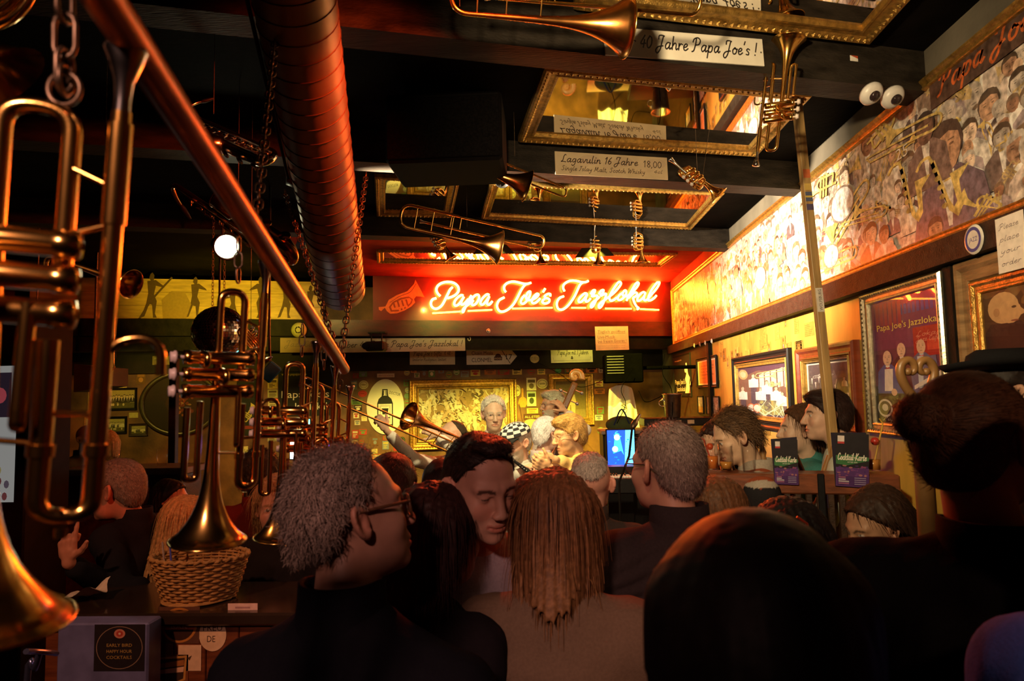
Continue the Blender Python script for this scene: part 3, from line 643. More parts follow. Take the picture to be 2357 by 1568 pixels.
# ---- pocket trumpets
pk0 = make_pocket()
def put_pocket(o, p, d, down, side, s, lab, grp='pocket trumpets on the ceiling beams'):
    z = -_n(c2w(down)); x = c2w(side); x = _n(x - x.dot(z) * z); y = np.cross(z, x)
    place(o, basis(atD(*p, d), x, y, z, s)); tag(o, lab, 'trumpet', grp)
put_pocket(pk0, (1243, 570), 5.75, (.08, 1, 0), (-1, 0, -.4), 1.1, 'first gold pocket trumpet from the duct along the red lit beam')
for p, d, dn, sd, s, lab in (((1378, 572), 5.8, (-.0, 1, 0), (-.9, 0, -.7), 1.1, 'middle gold pocket trumpet of three on the red lit beam'),
        ((1477, 566), 5.85, (.02, 1, 0), (-1, 0, -.5), 1.1, 'gold pocket trumpet closest to the mural on the red lit beam'),
        ((1612, 412), 3.65, (.8, .8, -.2), (-.6, .8, -.7), 1.05, 'gold pocket trumpet tilted on wires beside the whisky price board'),
        ((1020, 560), 5.5, (.5, .9, 0), (-.7, .2, -.7), 1.1, 'copper red pocket trumpet half behind a trombone near the duct'),
        ((577, 795), 3.2, (.6, .7, 0), (.5, -.5, -.6), .8, 'small gold pocket trumpet hung under the mirror ball')):
    o = copy_tree(pk0); put_pocket(o, p, d, dn, sd, s, lab)
# ---- saxophones in the dark on the left
sx = make_sax(SILVER); hang_between(sx, atD(445, 268, 2.6), atD(640, 352, 2.5), .62, c2w((.05, .8, -.6))); tag(sx, 'silver saxophone hung level under the dark ceiling behind the pipe', 'saxophone')
sx2 = make_sax(BRASS_D); hang_between(sx2, atD(425, 440, 3.1), atD(640, 585, 3.0), .62, c2w((.3, -.4, -.8)), 1.05); tag(sx2, 'dark lacquered saxophone hung beside the lit stage spotlight', 'saxophone')
# ---- small horn behind the nearest trumpet, and the end of another horn in the corner
hn = thing('signal_horn', 'small brass horn hung with its bell sideways behind the big trumpet', 'horn', atD(250, 640, 1.9))
a, b = atD(170, 610, 1.9), atD(303, 655, 1.86); d = b - a; L = np.linalg.norm(d)
MB().lathe([(r, h) for r, h in bell_profile(L, .007, .042, 18, 2.0)] + [(.0415, L)] + [(r - .001, h) for r, h in bell_profile(L, .007, .042, 18, 2.0)[::-1]], 22, a, d).obj('bell', BRASS, hn)
MB().tube(bend([a + d * .02, a - d * .5, a - d * .5 + np.array((0, 0, -.06)), a + d * .1 + np.array((0, 0, -.06))], .03, 6), .007, 10).obj('tubing', BRASS, hn)
hn = thing('french_horn', 'edge of a coiled brass horn high in the dark corner', 'horn', atD(20, 0, .9))
mb = MB(); c = atD(-40, -60, .9)
for k in range(3): mb.torus(c + TOCAM * .012 * k, .070 - .008 * k, .0065, TOCAM, 30, 8)
mb.obj('tubing', BRASS, hn)
MB().lathe([(r, h) for r, h in bell_profile(.17, .008, .055, 16, 2.0)], 22, c + LEFTV * .1, c2w((.8, .9, .2))).obj('bell', BRASS, hn)
# ------------------------------------------------------------------ air duct: spiral seamed tube
D0, D1 = atD(655, -150, 1.62), atD(786, 668, 3.14)
dt = thing('air_duct', 'thick spiral seamed ventilation duct, red lit on one side', 'duct', D0)
DUCT = mat('duct_metal', (.42, .25, .12), .42, .75, .3, 6, .05, 20)
dv = D1 - D0; LD = np.linalg.norm(dv); x, y, dd = frame_of(dv)
MB().lathe([(.108, 0), (.108, LD * .72)], 40, D0, dv).obj('tube', DUCT, dt)
MB().lathe([(.111, LD * .715), (.1115, LD * .72), (.109, LD * .725), (.106, LD), (.100, LD)], 40, D0, dv).obj('end_tube', DUCT, dt)
turns = LD / .062; k = int(turns * 26); t_ = np.linspace(0, 1, k); a_ = t_ * turns * 2 * PI
P_ = D0 + dv * t_[:, None] + .1088 * (np.cos(a_)[:, None] * x + np.sin(a_)[:, None] * y); P_[int(k * .72):] -= 0
MB().tube(P_, .0017, 5).obj('seam', mat('duct_seam', (.10, .05, .03), .5, .5, .2), dt)
MB().tube([D0 - dv * .35, D0], .108, 40).obj('near_tube', DUCT, dt)
MB().tube([D0 + x * .125 + UPV * .02, D0 + dv * .55 + x * .125 + UPV * .02], .006, 8).obj('conduit', BLACKP, dt)
# ------------------------------------------------------------------ loudspeaker box under the ceiling
p0, p1 = atY(890, 235, 3.0), atY(1158, 372, 3.0)
sp = thing('loudspeaker_box', 'big black loudspeaker box slung under the ceiling', 'loudspeaker', ((p0[0] + p1[0]) / 2, 3.1, p1[2]))
MB().rbox((p0[0], 2.96, p1[2]), (p1[0], 3.34, p0[2] + .02), .015).obj('cabinet', mat('speaker_black', (.004, .003, .003), .7, 0, .3, 30, spec=.08), sp)
MB().rbox((p0[0] + .01, 2.945, p1[2] + .012), (p1[0] - .01, 2.959, p0[2] - .01), .004).obj('grille', mat('speaker_grille', (.005, .004, .004), .9, 0, .5, 120, spec=.05), sp)
for s in (-1, 1):
    xx = (p0[0] + p1[0]) / 2 + s * .2; MB().box((xx - .015, 3.12, p0[2] + .018), (xx + .015, 3.15, CEIL - .002)).obj('bracket', IRON, sp)
# ------------------------------------------------------------------ lamp housings
CAN = mat('lamp_can', (.02, .018, .016), .4, .3, .3)
LENS = mat('lamp_lens', (.9, .8, .6), .3, emit=(1, .8, .5), estr=6)
names = ['black spot lamp on the ceiling aimed at the long mural', 'black spot lamp on the ceiling over the bench end', 'spot lamp with red gel aimed at the air duct', 'yellow stage spot lamp aimed at the back wall by the bass',
  'yellow stage spot lamp aimed at the large painting', 'amber stage spot lamp aimed at the gin oval', 'warm spot lamp aimed at the band', 'narrow amber spot lamp aimed at the clarinet player', 'dim rose lamp over the bar behind the crowd', 'small yellow lamp aimed at the dancer frieze', 'spot lamp aimed at the corner pictures', 'warm lamp over the bar counter', 'red spot lamp behind the whisky board beam aimed at the crowd', 'small yellow lamp over the rail behind the neon header', 'small warm lamp behind the crowd near the mural wall']
for (lp, ld), nm in zip(LAMPS, names):
    c = np.array(lp); dr = np.array(ld); t = thing('spot_lamp', nm, 'lamp', c - dr * .08, 'spot lamps under the ceiling')
    MB().lathe([(.0, -.17), (.035, -.17), (.045, -.13), (.048, .02), (.052, .03), (.046, .03), (.043, -.02), (.0, -.03)], 18, c - dr * .05, dr).obj('housing', CAN, t)
    if 'stage spot' in nm: x_, y_, _ = frame_of(dr); u_ = np.array((0, 0, 1.)); f_ = _n((dr[0], dr[1], -.36)); s_ = np.cross(f_, u_); f_ = _n((dr[0], dr[1], -.50 * math.hypot(dr[0], dr[1]))); b_ = c + np.array((0, 0, .012)) + f_ * .03; MB().add([b_ - s_ * .12, b_ + s_ * .12, b_ + s_ * .20 + f_ * .14, b_ - s_ * .20 + f_ * .14], [(0, 1, 2, 3)]).obj('added_light_flag', CAN, t)  # unseen plate added to keep the stage light off the header
    e = up_to(c - dr * .12, CEIL - .001); MB().tube([c - dr * .12, e], .008, 8).obj('stem', CAN, t)
# the one lit spotlight that shows its face
sv = thing('stage_spotlight', 'lit round spotlight glowing white under the dark ceiling', 'lamp', atD(515, 568, 4.0)); c = atD(522, 568, 4.0); dr = _n(c2w((.75, .25, -1)))
MB().lathe([(.0, -.20), (.045, -.19), (.055, -.10), (.075, .0), (.080, .012), (.070, .012), (.066, -.02)], 22, c, dr).obj('housing', CAN, sv)
MB().lathe([(0, 0), (.066, 0)], 22, c - dr * .012, dr, smooth=False).obj('lens', mat('spot_lens', (1, 1, .8), .3, emit=(1, .98, .62), estr=14), sv)
MB().tube([c - dr * .1, up_to(c - dr * .1, CEIL - .001)], .008, 8).obj('stem', CAN, sv)
# ------------------------------------------------------------------ mirror ball
mbc = atD(505, 765, 4.6); R = 60 / 1571 * 4.6
ball = thing('mirror_ball', 'mirror ball of small square tiles hung before the yellow frieze', 'mirror ball', mbc)
MB().ball(mbc, R * .975, 28).obj('core', mat('ball_core', (.05, .04, .04), .5), ball)
mb = MB(); rings = 30
for i in range(1, rings):
    th = PI * i / rings; n = max(6, int(2 * PI * math.sin(th) / (PI / rings)))
    for k in range(n):
        ph = 2 * PI * k / n; dr = np.array((math.sin(th) * math.cos(ph), math.sin(th) * math.sin(ph), math.cos(th))); x, y, _ = frame_of(dr + RNG.normal(0, .05, 3)); h = R * PI / rings * .44
        c = mbc + dr * R; mb.quad(c - x * h - y * h, c + x * h - y * h, c + x * h + y * h, c - x * h + y * h)
o = mb.obj('mirror_tiles', mat('mirror_tile', (.80, .72, .66), .14, 1, .3, 60), ball); o['kind'] = 'stuff'
chain('hanging_chain', 'left chain holding the mirror ball', (mbc[0] - .05, mbc[1], CEIL - .002), mbc + np.array((-.05, 0, R * .93)), .8)
chain('hanging_chain', 'right chain holding the mirror ball', (mbc[0] + .03, mbc[1], CEIL - .002), mbc + np.array((.03, 0, R * .98)), .8)

# ------------------------------------------------------------------ thin wires that carry the hanging instruments
def wire(lab, p, z=CEIL - .001, dx=0.0, dy=0.0): p = np.array(p, float); tag(MB().tube([p, np.array((p[0] + dx, p[1] + dy, z))], .0012, 5).obj('hanging_wire', IRON, None), lab, 'wire')
wire('wire from the beam to the pocket trumpet beside the whisky board', atD(1605, 395, 3.65)); wire('second wire to the pocket trumpet beside the whisky board', atD(1618, 402, 3.65), dx=.05)
wire('wire holding the red lit trombone', atD(1075, 522, 4.68)); wire('wire holding the trombone below the loudspeaker', atD(1185, 360, 3.45)); wire('wire at the bow of the highest trombone', atD(1058, 15, 2.08)); wire('wire holding the silver saxophone', atD(492, 262, 2.55)); wire('wire holding the dark saxophone', atD(548, 520, 3.02)); wire('wire holding the small signal horn', atD(235, 632, 1.88)); wire('wire holding the pocket trumpet under the mirror ball', atD(577, 780, 3.2)); wire('wire holding the coiled horn in the dark corner', atD(0, -60, .9)); wire('wire holding the trumpet beside the wooden post', atD(1795, 160, 2.75))
for px, d in ((1243, 5.75), (1378, 5.8), (1477, 5.85), (1020, 5.5)): wire('short wire from the red lit beam to the pocket trumpet at %s' % {1243: 'the duct end', 1378: 'the middle', 1477: 'the mural end', 1020: 'the trombone bow'}[px], atD(px, 540, d), 3.099)
# ------------------------------------------------------------------ people and instruments as flat print
def shade(c, k): return tuple(min(1, max(0, q * k)) for q in c)
SKINS = [(.80, .56, .40), (.62, .38, .25), (.35, .19, .12), (.86, .66, .52), (.50, .30, .20)]
def fig(p, x, y, h, skin, suit, hair, shirt=(.85, .82, .75), tie=None, bald=False, face=True, arms=False):
    """bust: chin at y, head height h"""
    p.poly([(x - .30 * h, y + .05 * h), (x - .75 * h, y - .35 * h), (x - .9 * h, y - 1.5 * h), (x + .9 * h, y - 1.5 * h), (x + .75 * h, y - .35 * h), (x + .30 * h, y + .05 * h)], suit)
    p.poly([(x - .16 * h, y), (x + .16 * h, y), (x + .04 * h, y - 1.1 * h), (x - .04 * h, y - 1.1 * h)], shirt)
    if tie is not None: p.poly([(x - .14 * h, y - .1 * h), (x + .14 * h, y - .22 * h), (x + .14 * h, y - .1 * h), (x - .14 * h, y - .22 * h)], tie)
    if not bald: p.poly(ell(x, y + .56 * h, .40 * h, .50 * h, 12), hair)
    p.poly(ell(x, y + .46 * h, .34 * h, .50 * h, 14), skin)
    if not bald: p.poly([(x - .35 * h, y + .68 * h), (x - .26 * h, y + .95 * h), (x + .05 * h, y + 1.04 * h), (x + .30 * h, y + .92 * h), (x + .36 * h, y + .66 * h), (x + .1 * h, y + .80 * h)], hair)
    if face:
        d = shade(skin, .35)
        for s in (-1, 1): p.poly(ell(x + s * .14 * h, y + .52 * h, .055 * h, .03 * h, 6), d, s < 0); p.poly(rect(x + s * .14 * h - .07 * h, y + .60 * h, x + s * .14 * h + .07 * h, y + .625 * h), d, False)
        p.poly([(x, y + .5 * h), (x + .06 * h, y + .33 * h), (x - .03 * h, y + .33 * h)], shade(skin, .72), False)
        p.poly(ell(x, y + .2 * h, .11 * h, .03 * h, 8), shade(skin, .5), False)
def horn2d(p, x, y, L, a, col, kind='tp'):
    c, s = math.cos(a), math.sin(a); R = lambda q: [(x + (u * c - v * s) * L, y + (u * s + v * c) * L) for u, v in q]; w = L * .045
    if kind == 'tp':
        p.poly(R([(.55, -.02), (.8, -.06), (.97, -.17), (1, -.2), (1, .2), (.97, .17), (.8, .06), (.55, .02)]), col)
        p.stroke(R([(-.0, .0), (.6, .0)]), w, col); p.stroke(R([(.1, 0), (.08, -.18), (.2, -.2), (.5, -.2), (.58, -.1), (.5, 0)]), w, col)
        for k in range(3): p.stroke(R([(.28 + .09 * k, .14), (.28 + .09 * k, -.24)]), w * 1.3, shade(col, .8), False)
    elif kind == 'tb':
        p.poly(R([(.7, -.02), (.85, -.05), (.97, -.15), (1, -.18), (1, .18), (.97, .15), (.85, .05), (.7, .02)]), col)
        p.stroke(R([(.75, 0), (.2, 0), (.1, .09), (.2, .18), (.5, .18)]), w * .7, col); p.stroke(R([(.3, .18), (1.3, .24)]), w * .6, col); p.stroke(R([(.3, .1), (1.3, .16), (1.34, .2), (1.3, .24)]), w * .6, col)
    else:
        p.poly(R([(-.03, 1), (.03, 1), (.06, .2), (.16, .05), (.26, .15), (.30, .5), (.48, .62), (.20, .66), (.20, .25), (.14, .2), (.10, .35), (.05, 1)]), col)
        p.stroke(R([(0, 1), (-.03, 1.1), (-.15, 1.12), (-.25, 1.05)]), w, col)
        for k in range(5): p.poly(ell(*R([(.02, .3 + .14 * k)])[0], L * .05, L * .04, 8), shade(col, .7), k == 0)
def drum2d(p, x, y, r, col=(.85, .82, .78)): p.poly(ell(x, y, r, r, 20), (.35, .28, .22)); p.poly(ell(x, y, r * .9, r * .9, 20), col); p.poly(ell(x, y, r * .3, r * .3, 12), shade(col, .75))
def wall_frame(name, label, cat, yl, yr, z0, z1, fw, fd, fmat, paint, X=WALLX - .021, beads=0, pane=True, inner=None, pm=None, group=None, asp=None):
    """framed picture on the mural wall; yl far edge, yr near edge"""
    q = [(X, yl, z0), (X, yr, z0), (X, yr, z1), (X, yl, z1)]; nrm = (-1, 0, 0); q = orient(q, nrm)
    t = thing(name, label, cat, (X, (yl + yr) / 2, z0), group)
    mb = MB(); quad_frame(mb, q, fw, fd, nrm, beads); mb.obj('frame', fmat, t)
    W, H = yl - yr - 2 * fw, z1 - z0 - 2 * fw; o = np.array((X - .004, yl - fw, z0 + fw))
    MB().box((X - .003, yr + fw * .5, z0 + fw * .5), (X - .0005, yl - fw * .5, z1 - fw * .5)).obj('backing', DARKW, t)
    if inner:
        iw, im = inner; q2 = orient([(X - .003, yl - fw, z0 + fw), (X - .003, yr + fw, z0 + fw), (X - .003, yr + fw, z1 - fw), (X - .003, yl - fw, z1 - fw)], nrm)
        mb = MB(); quad_frame(mb, q2, iw, fd * .75, nrm, 0); mb.obj('inner_frame', im, t)
    p = Print(o, (0, -1, 0), (0, 0, 1), 6e-5); Wv = W if asp is None else H * asp; p.sx = W / Wv; p.clip = ((0, 0), (Wv, H)); paint(p, Wv, H); p.obj('print', t, pm)
    if pane:
        x = X - .004 - max(.006, (p.k + 2) * p.eps); MB().quad((x, yl - fw, z0 + fw), (x, yr + fw, z0 + fw), (x, yr + fw, z1 - fw), (x, yl - fw, z1 - fw)).obj('glass_pane', pane_glass(), t)
    return t
# ------------------------------------------------------------------ the long mural
MY0, MY1, MZ0, MZ1 = 8.82, -.2, 2.432, 3.145
mt = thing('wall_mural', 'long gilt framed collage mural of jazz musicians and instruments on the wall', 'mural', (WALLX, 4.3, MZ0))
q = orient([(WALLX, MY0, MZ0), (WALLX, MY1, MZ0), (WALLX, MY1, MZ1), (WALLX, MY0, MZ1)], (-1, 0, 0))
mb = MB(); quad_frame(mb, q, .045, .04, (-1, 0, 0), 0); mb.obj('frame', GOLD, mt)
p = Print((WALLX - .006, MY0 - .045, MZ0 + .045), (0, -1, 0), (0, 0, 1), 2.5e-6); MW, MH = (MY0 - MY1 - .09) / 1.5, MZ1 - MZ0 - .09; p.sx = 1.5; p.clip = ((0, 0), (MW, MH))
MUC = lambda px, py: ((MY0 - .045 - atX(px, py, WALLX)[1]) / 1.5, atX(px, py, WALLX)[2] - MZ0 - .045)
p.poly(rect(0, 0, MW, MH), (.62, .49, .37))
rs = random.Random(3); TONES = [(.78, .70, .60), (.55, .45, .36), (.32, .24, .19), (.20, .15, .14), (.66, .56, .50), (.85, .80, .74), (.46, .38, .40), (.70, .52, .36)]
for k in range(380):
    x, y = rs.uniform(0, MW), rs.uniform(0, MH); w, h = rs.uniform(.05, .22), rs.uniform(.04, .16); c = rs.choice(TONES)
    p.poly([(x - w * rs.uniform(.3, .6), y - h * .5), (x + w * rs.uniform(.3, .6), y - h * rs.uniform(.2, .6)), (x + w * .4, y + h * rs.uniform(.2, .6)), (x - w * .1, y + h * .6), (x - w * rs.uniform(.3, .6), y + h * .4)], c)
rows = sorted([(rs.uniform(.0, MH * .92), rs.uniform(.02, MW)) for _ in range(560)], reverse=True)
for y, x in rows:
    h = rs.choice((.05, .06, .075, .09, .11)); sep = rs.random()
    sk = rs.choice(SKINS) if sep < .5 else shade((.75, .66, .58), rs.uniform(.5, 1.15))
    su = rs.choice(TONES + [(.14, .11, .12), (.22, .18, .22), (.9, .87, .82)]); hr = rs.choice([(.10, .07, .05), (.22, .15, .10), (.6, .55, .5)])
    fig(p, x, y, h, sk, su, hr, (.88, .85, .8), None, rs.random() < .12, h > .055)
    r = rs.random()
    if r < .34: horn2d(p, x + rs.uniform(-.05, .05), y + .02, h * rs.uniform(1.3, 2.2), rs.uniform(-2.8, .6), rs.choice([(.80, .62, .22), (.72, .52, .18), (.60, .45, .22)]), rs.choice(('tp', 'tb', 'sx', 'tp')))
    elif r < .39: drum2d(p, x, y - h, h * .8)
# the larger figures one can pick out
fig(p, *MUC(2190, 395), .20, (.60, .36, .23), (.20, .15, .20), (.10, .07, .06)); horn2d(p, *MUC(2188, 365), .09, -1.6, (.75, .58, .2))
fig(p, *MUC(2140, 330), .13, (.22, .13, .10), (.26, .18, .16), (.06, .05, .05)); horn2d(p, *MUC(2195, 245), .34, 2.95, (.70, .55, .20), 'tb')
for (px, py, L, a, kd) in ((2010, 390, .42, -2.6, 'tb'), (1930, 420, .30, 3.0, 'tp'), (2005, 330, .30, .35, 'tp'), (2105, 530, .30, .1, 'sx'), (2195, 520, .30, .2, 'sx'), (1990, 560, .34, 3.1, 'tb'), (2310, 500, .20, 2.4, 'tp'), (2060, 470, .26, 2.9, 'tb')): horn2d(p, *MUC(px, py), L, a, (.78, .60, .20), kd)
for (px, py, r) in ((1945, 470, .10), (1920, 590, .07), (1755, 640, .09)): drum2d(p, *MUC(px, py), r, (.90, .87, .84))
p.text('25', *MUC(2072, 372), .055, (.86, .80, .70))
for (px, py, h) in ((2165, 555, .10), (1665, 745, .14), (1600, 770, .13), (1700, 640, .11), (2045, 560, .085)): fig(p, *MUC(px, py), h, (.45, .27, .18), (.62, .52, .46), (.08, .06, .06))
x0, y0 = MUC(2160, 215); p.poly([(x0 - .02, y0 - .06), (x0 + .9, y0 - .06), (x0 + .9, y0 + .085), (x0 - .02, y0 + .085)], (.11, .065, .05)); p.script("Papa Joe's Jazzlokal", x0 + .02, y0 - .02, .042, (.66, .15, .04), .010, fit=.8)
p.obj('print', mt, mat('mural_print', attr=True, rough=.30, var=.62, scale=34, spec=.4))
# ------------------------------------------------------------------ framed pictures on the mural wall
def paint_poster(p, W, H):
    p.poly(rect(0, 0, W, H), (.16, .05, .10)); p.poly(rect(0, H * .60, W, H), (.20, .05, .14)); p.poly(rect(0, 0, W, H * .30), (.03, .02, .03))
    for k in range(9): p.poly(rect(W * (.45 + .06 * k), H * .86, W * (.49 + .06 * k), H * .94), (.10, .08, .35))
    for k in range(7): p.poly(rect(W * .07 * k, H * (.78 + .01 * (k % 3)), W * .07 * k + W * .05, H * .98), (.22 + .02 * k, .04, .08))
    p.poly(rect(W * .62, H * .52, W, H * .74), (.45, .03, .03)); p.poly(rect(W * .80, H * .56, W * .96, H * .64), (.70, .08, .05))
    p.text("Papa Joe's Jazzlokal", W * .08, H * .76, H * .052, (.95, .78, .15), fit=W * .88)
    p.script('Lokal', W * .66, H * .67, H * .018, (.85, .4, .3), fit=W * .3); p.script('Jazz Cafe', W * .66, H * .63, H * .018, (.85, .4, .3), fit=W * .3)
    h = H * .115
    fig(p, W * .44, H * .53, h, (.85, .58, .42), (.10, .03, .05), (0, 0, 0), (.85, .8, .75), (.6, .05, .04), True)
    fig(p, W * .72, H * .54, h * .95, (.80, .54, .38), (.16, .15, .28), (.25, .22, .2), (.55, .65, .80), (.8, .08, .05), True)
    p.poly([(W * .55, H * .50), (W * .90, H * .52), (W * .95, H * .25), (W * .58, H * .22)], (.16, .15, .28)); p.poly([(W * .66, H * .52), (W * .74, H * .52), (W * .72, H * .28), (W * .66, H * .28)], (.6, .68, .80))
    p.poly([(W * .34, H * .48), (W * .54, H * .46), (W * .58, H * .28), (W * .38, H * .28)], (.09, .025, .04))
    fig(p, W * .22, H * .47, h * 1.1, (.90, .62, .46), (.10, .13, .42), (0, 0, 0), (.95, .93, .9), (.7, .05, .04), True)
    p.poly([(W * .06, H * .42), (W * .42, H * .42), (W * .46, H * .24), (W * .04, H * .24)], (.10, .13, .42)); p.poly([(W * .17, H * .44), (W * .30, H * .44), (W * .28, H * .26), (W * .15, H * .26)], (.93, .9, .88))
    for a, b in ((.30, .25), (.47, .30), (.86, .28)): p.poly(ell(W * a, H * b, W * .045, H * .03, 10), (.85, .58, .44))
    p.poly([(W * .60, H * .30), (W, H * .42), (W, H * .38), (W * .6, H * .27)], (.75, .72, .7)); p.poly(rect(0, 0, W, H * .22), (.025, .018, .022))
    for a in (.14, .48, .80):
        p.poly(ell(W * a, H * .12, W * .12, H * .075, 18), (.72, .68, .64)); p.poly(ell(W * a, H * .12, W * .095, H * .058, 18), (.05, .04, .05)); p.poly(ell(W * a, H * .125, W * .05, H * .03, 12), (.7, .66, .62))
    p.script("Papa Joe's", W * .1, H * .02, H * .018, (.8, .75, .6), fit=W * .5)
SILVF = mat('silver_gilt_frame', (.66, .58, .40), .30, .9, .3, 50, .1, 100)
wall_frame('framed_poster', 'tall silver beaded frame with a poster of three men in suits', 'poster', 3.53, 2.82, 1.62, 2.31, .055, .04, SILVF, paint_poster, asp=.62, X=WALLX - .024, beads=.022)
def paint_portrait(p, W, H):
    p.poly(rect(0, 0, W, H), (.10, .045, .025)); p.poly([(W * .3, H), (W * .45, H * .6), (W, H * .7), (W, H)], (.16, .08, .04))
    for k in range(6): p.poly(ell(W * .15 + W * .14 * k, H * (.9 - .05 * (k % 3)), W * .09, H * .05, 10, .5), shade((.28, .13, .05), .6 + .12 * k))
    p.poly([(W * .0, 0), (W * .0, H * .45), (W * .12, H * .62), (W * .34, H * .62), (W * .55, H * .38), (W * .62, 0)], (.055, .022, .020))
    p.poly(ell(W * .22, H * .74, W * .115, H * .125, 18), (.62, .36, .17)); p.poly(ell(W * .27, H * .70, W * .08, H * .09, 14), (.66, .38, .18)); p.poly([(W * .33, H * .74), (W * .385, H * .68), (W * .33, H * .66)], (.66, .38, .18))
    p.poly(ell(W * .17, H * .71, W * .025, H * .035, 10), (.50, .26, .12)); p.poly(ell(W * .30, H * .735, W * .018, H * .01, 8), (.1, .05, .03)); p.poly(ell(W * .30, H * .63, W * .03, H * .008, 8), (.3, .1, .06))
    p.poly([(W * .42, H * .60), (W, H * .42), (W, H * .34), (W * .40, H * .50)], (.10, .05, .03)); p.poly([(W * .42, H * .59), (W, H * .44), (W, H * .40), (W * .41, H * .54)], (.60, .48, .28))
    for k in range(9): p.poly(rect(W * (.46 + .055 * k), H * (.555 - .018 * k), W * (.475 + .055 * k), H * (.60 - .018 * k)), (.05, .03, .02), k == 0)
    p.script('Papa Joe', W * .10, H * .16, H * .085, (.72, .38, .10), H * .018, fit=W * .70)
PORT = wall_frame('framed_portrait', 'wide wooden and gilt frame with a painted bald man at a piano', 'painting', 2.745, 1.85, 1.70, 2.32, .085, .03, OAK, paint_portrait, asp=1.15, X=WALLX - .022, inner=(.05, GOLD))
def paint_band(p, W, H):
    p.poly(rect(0, 0, W, H), (.22, .12, .10)); p.poly([(0, H), (W, H), (W, H * .78), (W * .45, H * .85), (0, H * .72)], (.12, .06, .10))
    for k in range(5): p.poly([(W * (.48 + .11 * k), H * .55), (W * (.57 + .11 * k), H * .57), (W * (.57 + .11 * k), H * (.80 + .02 * k)), (W * (.48 + .11 * k), H * (.77 + .02 * k))], shade((.80, .74, .66), 1 - .05 * k))
    p.poly(ell(W * .14, H * .80, W * .11, H * .09, 14, -.5), (.62, .42, .20)); p.poly(ell(W * .14, H * .80, W * .07, H * .055, 14, -.5), (.75, .60, .40))
    p.poly(rect(0, 0, W, H * .2), (.18, .10, .08)); rs = random.Random(5)
    for x, y, h in ((.36, .72, .085), (.12, .50, .09), (.62, .60, .07), (.78, .50, .07), (.88, .42, .06), (.5, .5, .055)):
        fig(p, W * x, H * y, H * h, (.80, .60, .48), (.88, .86, .84), (.2, .15, .1)); p.poly(rect(W * (x - .06), 0, W * (x + .06), H * (y - .12)), (.10, .08, .12))
        p.poly(rect(W * (x - .10), H * (y - .16), W * (x + .10), H * (y - .02)), (.90, .88, .86))
    horn2d(p, W * .38, H * .72, W * .42, .05, (.85, .68, .30), 'tb'); horn2d(p, W * .64, H * .62, W * .22, -.1, (.85, .68, .30))
    for x in (.3, .42): p.poly(ell(W * x, H * .20, W * .09, H * .08, 14), (.62, .20, .10)); p.poly(ell(W * x, H * .20, W * .07, H * .06, 14), (.88, .84, .78))
    for k in range(14): p.stroke([(W * rs.uniform(.3, .95), H * .02), (W * rs.uniform(.3, .95), H * rs.uniform(.2, .35))], W * .008, (.85, .8, .7), False)
wall_frame('framed_photo', 'black and gold framed colour photo of a jazz band in white', 'picture', 6.02, 4.63, 1.55, 2.12, .06, .035, BLACKP, paint_band, asp=.95, inner=(.035, GOLDP), X=WALLX - .021)
def paint_bw(p, W, H):
    p.poly(rect(0, 0, W, H), (.85, .78, .66)); m = W * .06; p.poly(rect(m, m, W - m, H - m * 1.6), (.13, .10, .11)); p.poly(rect(m, m, W - m, H * .30), (.55, .50, .46))
    p.poly([(W * .5, H * .45), (W * .75, H * .47), (W * .62, H * .80)], (.22, .18, .19)); rs = random.Random(9)
    for x, y, h in ((.14, .62, .06), (.22, .55, .055), (.30, .64, .06), (.38, .56, .055), (.47, .60, .05), (.82, .60, .065), (.64, .50, .05)):
        fig(p, W * x, H * y, H * h, (.66, .60, .57), (.12, .10, .11) if x < .7 else (.8, .76, .72), (.1, .08, .08), face=False); p.poly(rect(W * (x - .05), H * .2, W * (x + .05), H * (y - .15)), (.09, .08, .08))
    for x, y, a in ((.16, .66, .1), (.28, .70, -.2), (.36, .62, .2)): horn2d(p, W * x, H * y, W * .2, a, (.82, .78, .74), 'tb')
    p.poly([(W * .50, H * .38), (W * .92, H * .40), (W * .88, H * .28), (W * .52, H * .26)], (.78, .74, .70)); p.stroke([(W * .62, H * .40), (W * .68, H * .62)], W * .012, (.8, .76, .7), False)
    for x in (.2, .32): p.poly(ell(W * x, H * .30, W * .07, H * .06, 14), (.7, .65, .6))
MAHO = mat('mahogany_frame', (.24, .045, .016), .32, 0, .3, 6, .05, 60, (1, 6, 6), coat=.4)
wall_frame('framed_photo', 'broad red mahogany frame with a black and white band photo', 'picture', 4.47, 3.64, 1.61, 2.095, .075, .045, MAHO, paint_bw, asp=1.0, inner=(.018, GOLDP), X=WALLX - .021)
def paint_club(p, W, H):
    p.poly(rect(0, 0, W, H), (.012, .011, .013)); p.text('www.papajoes.de', W * .08, H * .88, H * .04, (.6, .58, .5), fit=W * .42)
    p.text("Papa Joe's", W * .06, H * .28, H * .13, (.85, .82, .74), fit=W * .62); p.text('Jazzlokal', W * .14, H * .10, H * .12, (.85, .82, .74), fit=W * .52)
    c = (.88, .85, .78); p.poly([(W * .66, H * .05), (W * .94, H * .05), (W * .90, H * .30), (W * .95, H * .42), (W * .86, H * .52), (W * .80, H * .80), (W * .74, H * .80), (W * .76, H * .52), (W * .68, H * .40), (W * .74, H * .28)], c); p.poly(ell(W * .72, H * .62, W * .05, H * .06, 12), c); p.stroke([(W * .95, H * .25), (W * 1.0, H * .35), (W * 1.0, H * .1)], W * .03, c)
wall_frame('club_poster', 'black club poster with white bass player silhouette behind the ice bucket', 'poster', 8.85, 7.80, 1.78, 2.28, .015, .012, BLACKP, paint_club, asp=.72, X=WALLX - .031, pane=False)
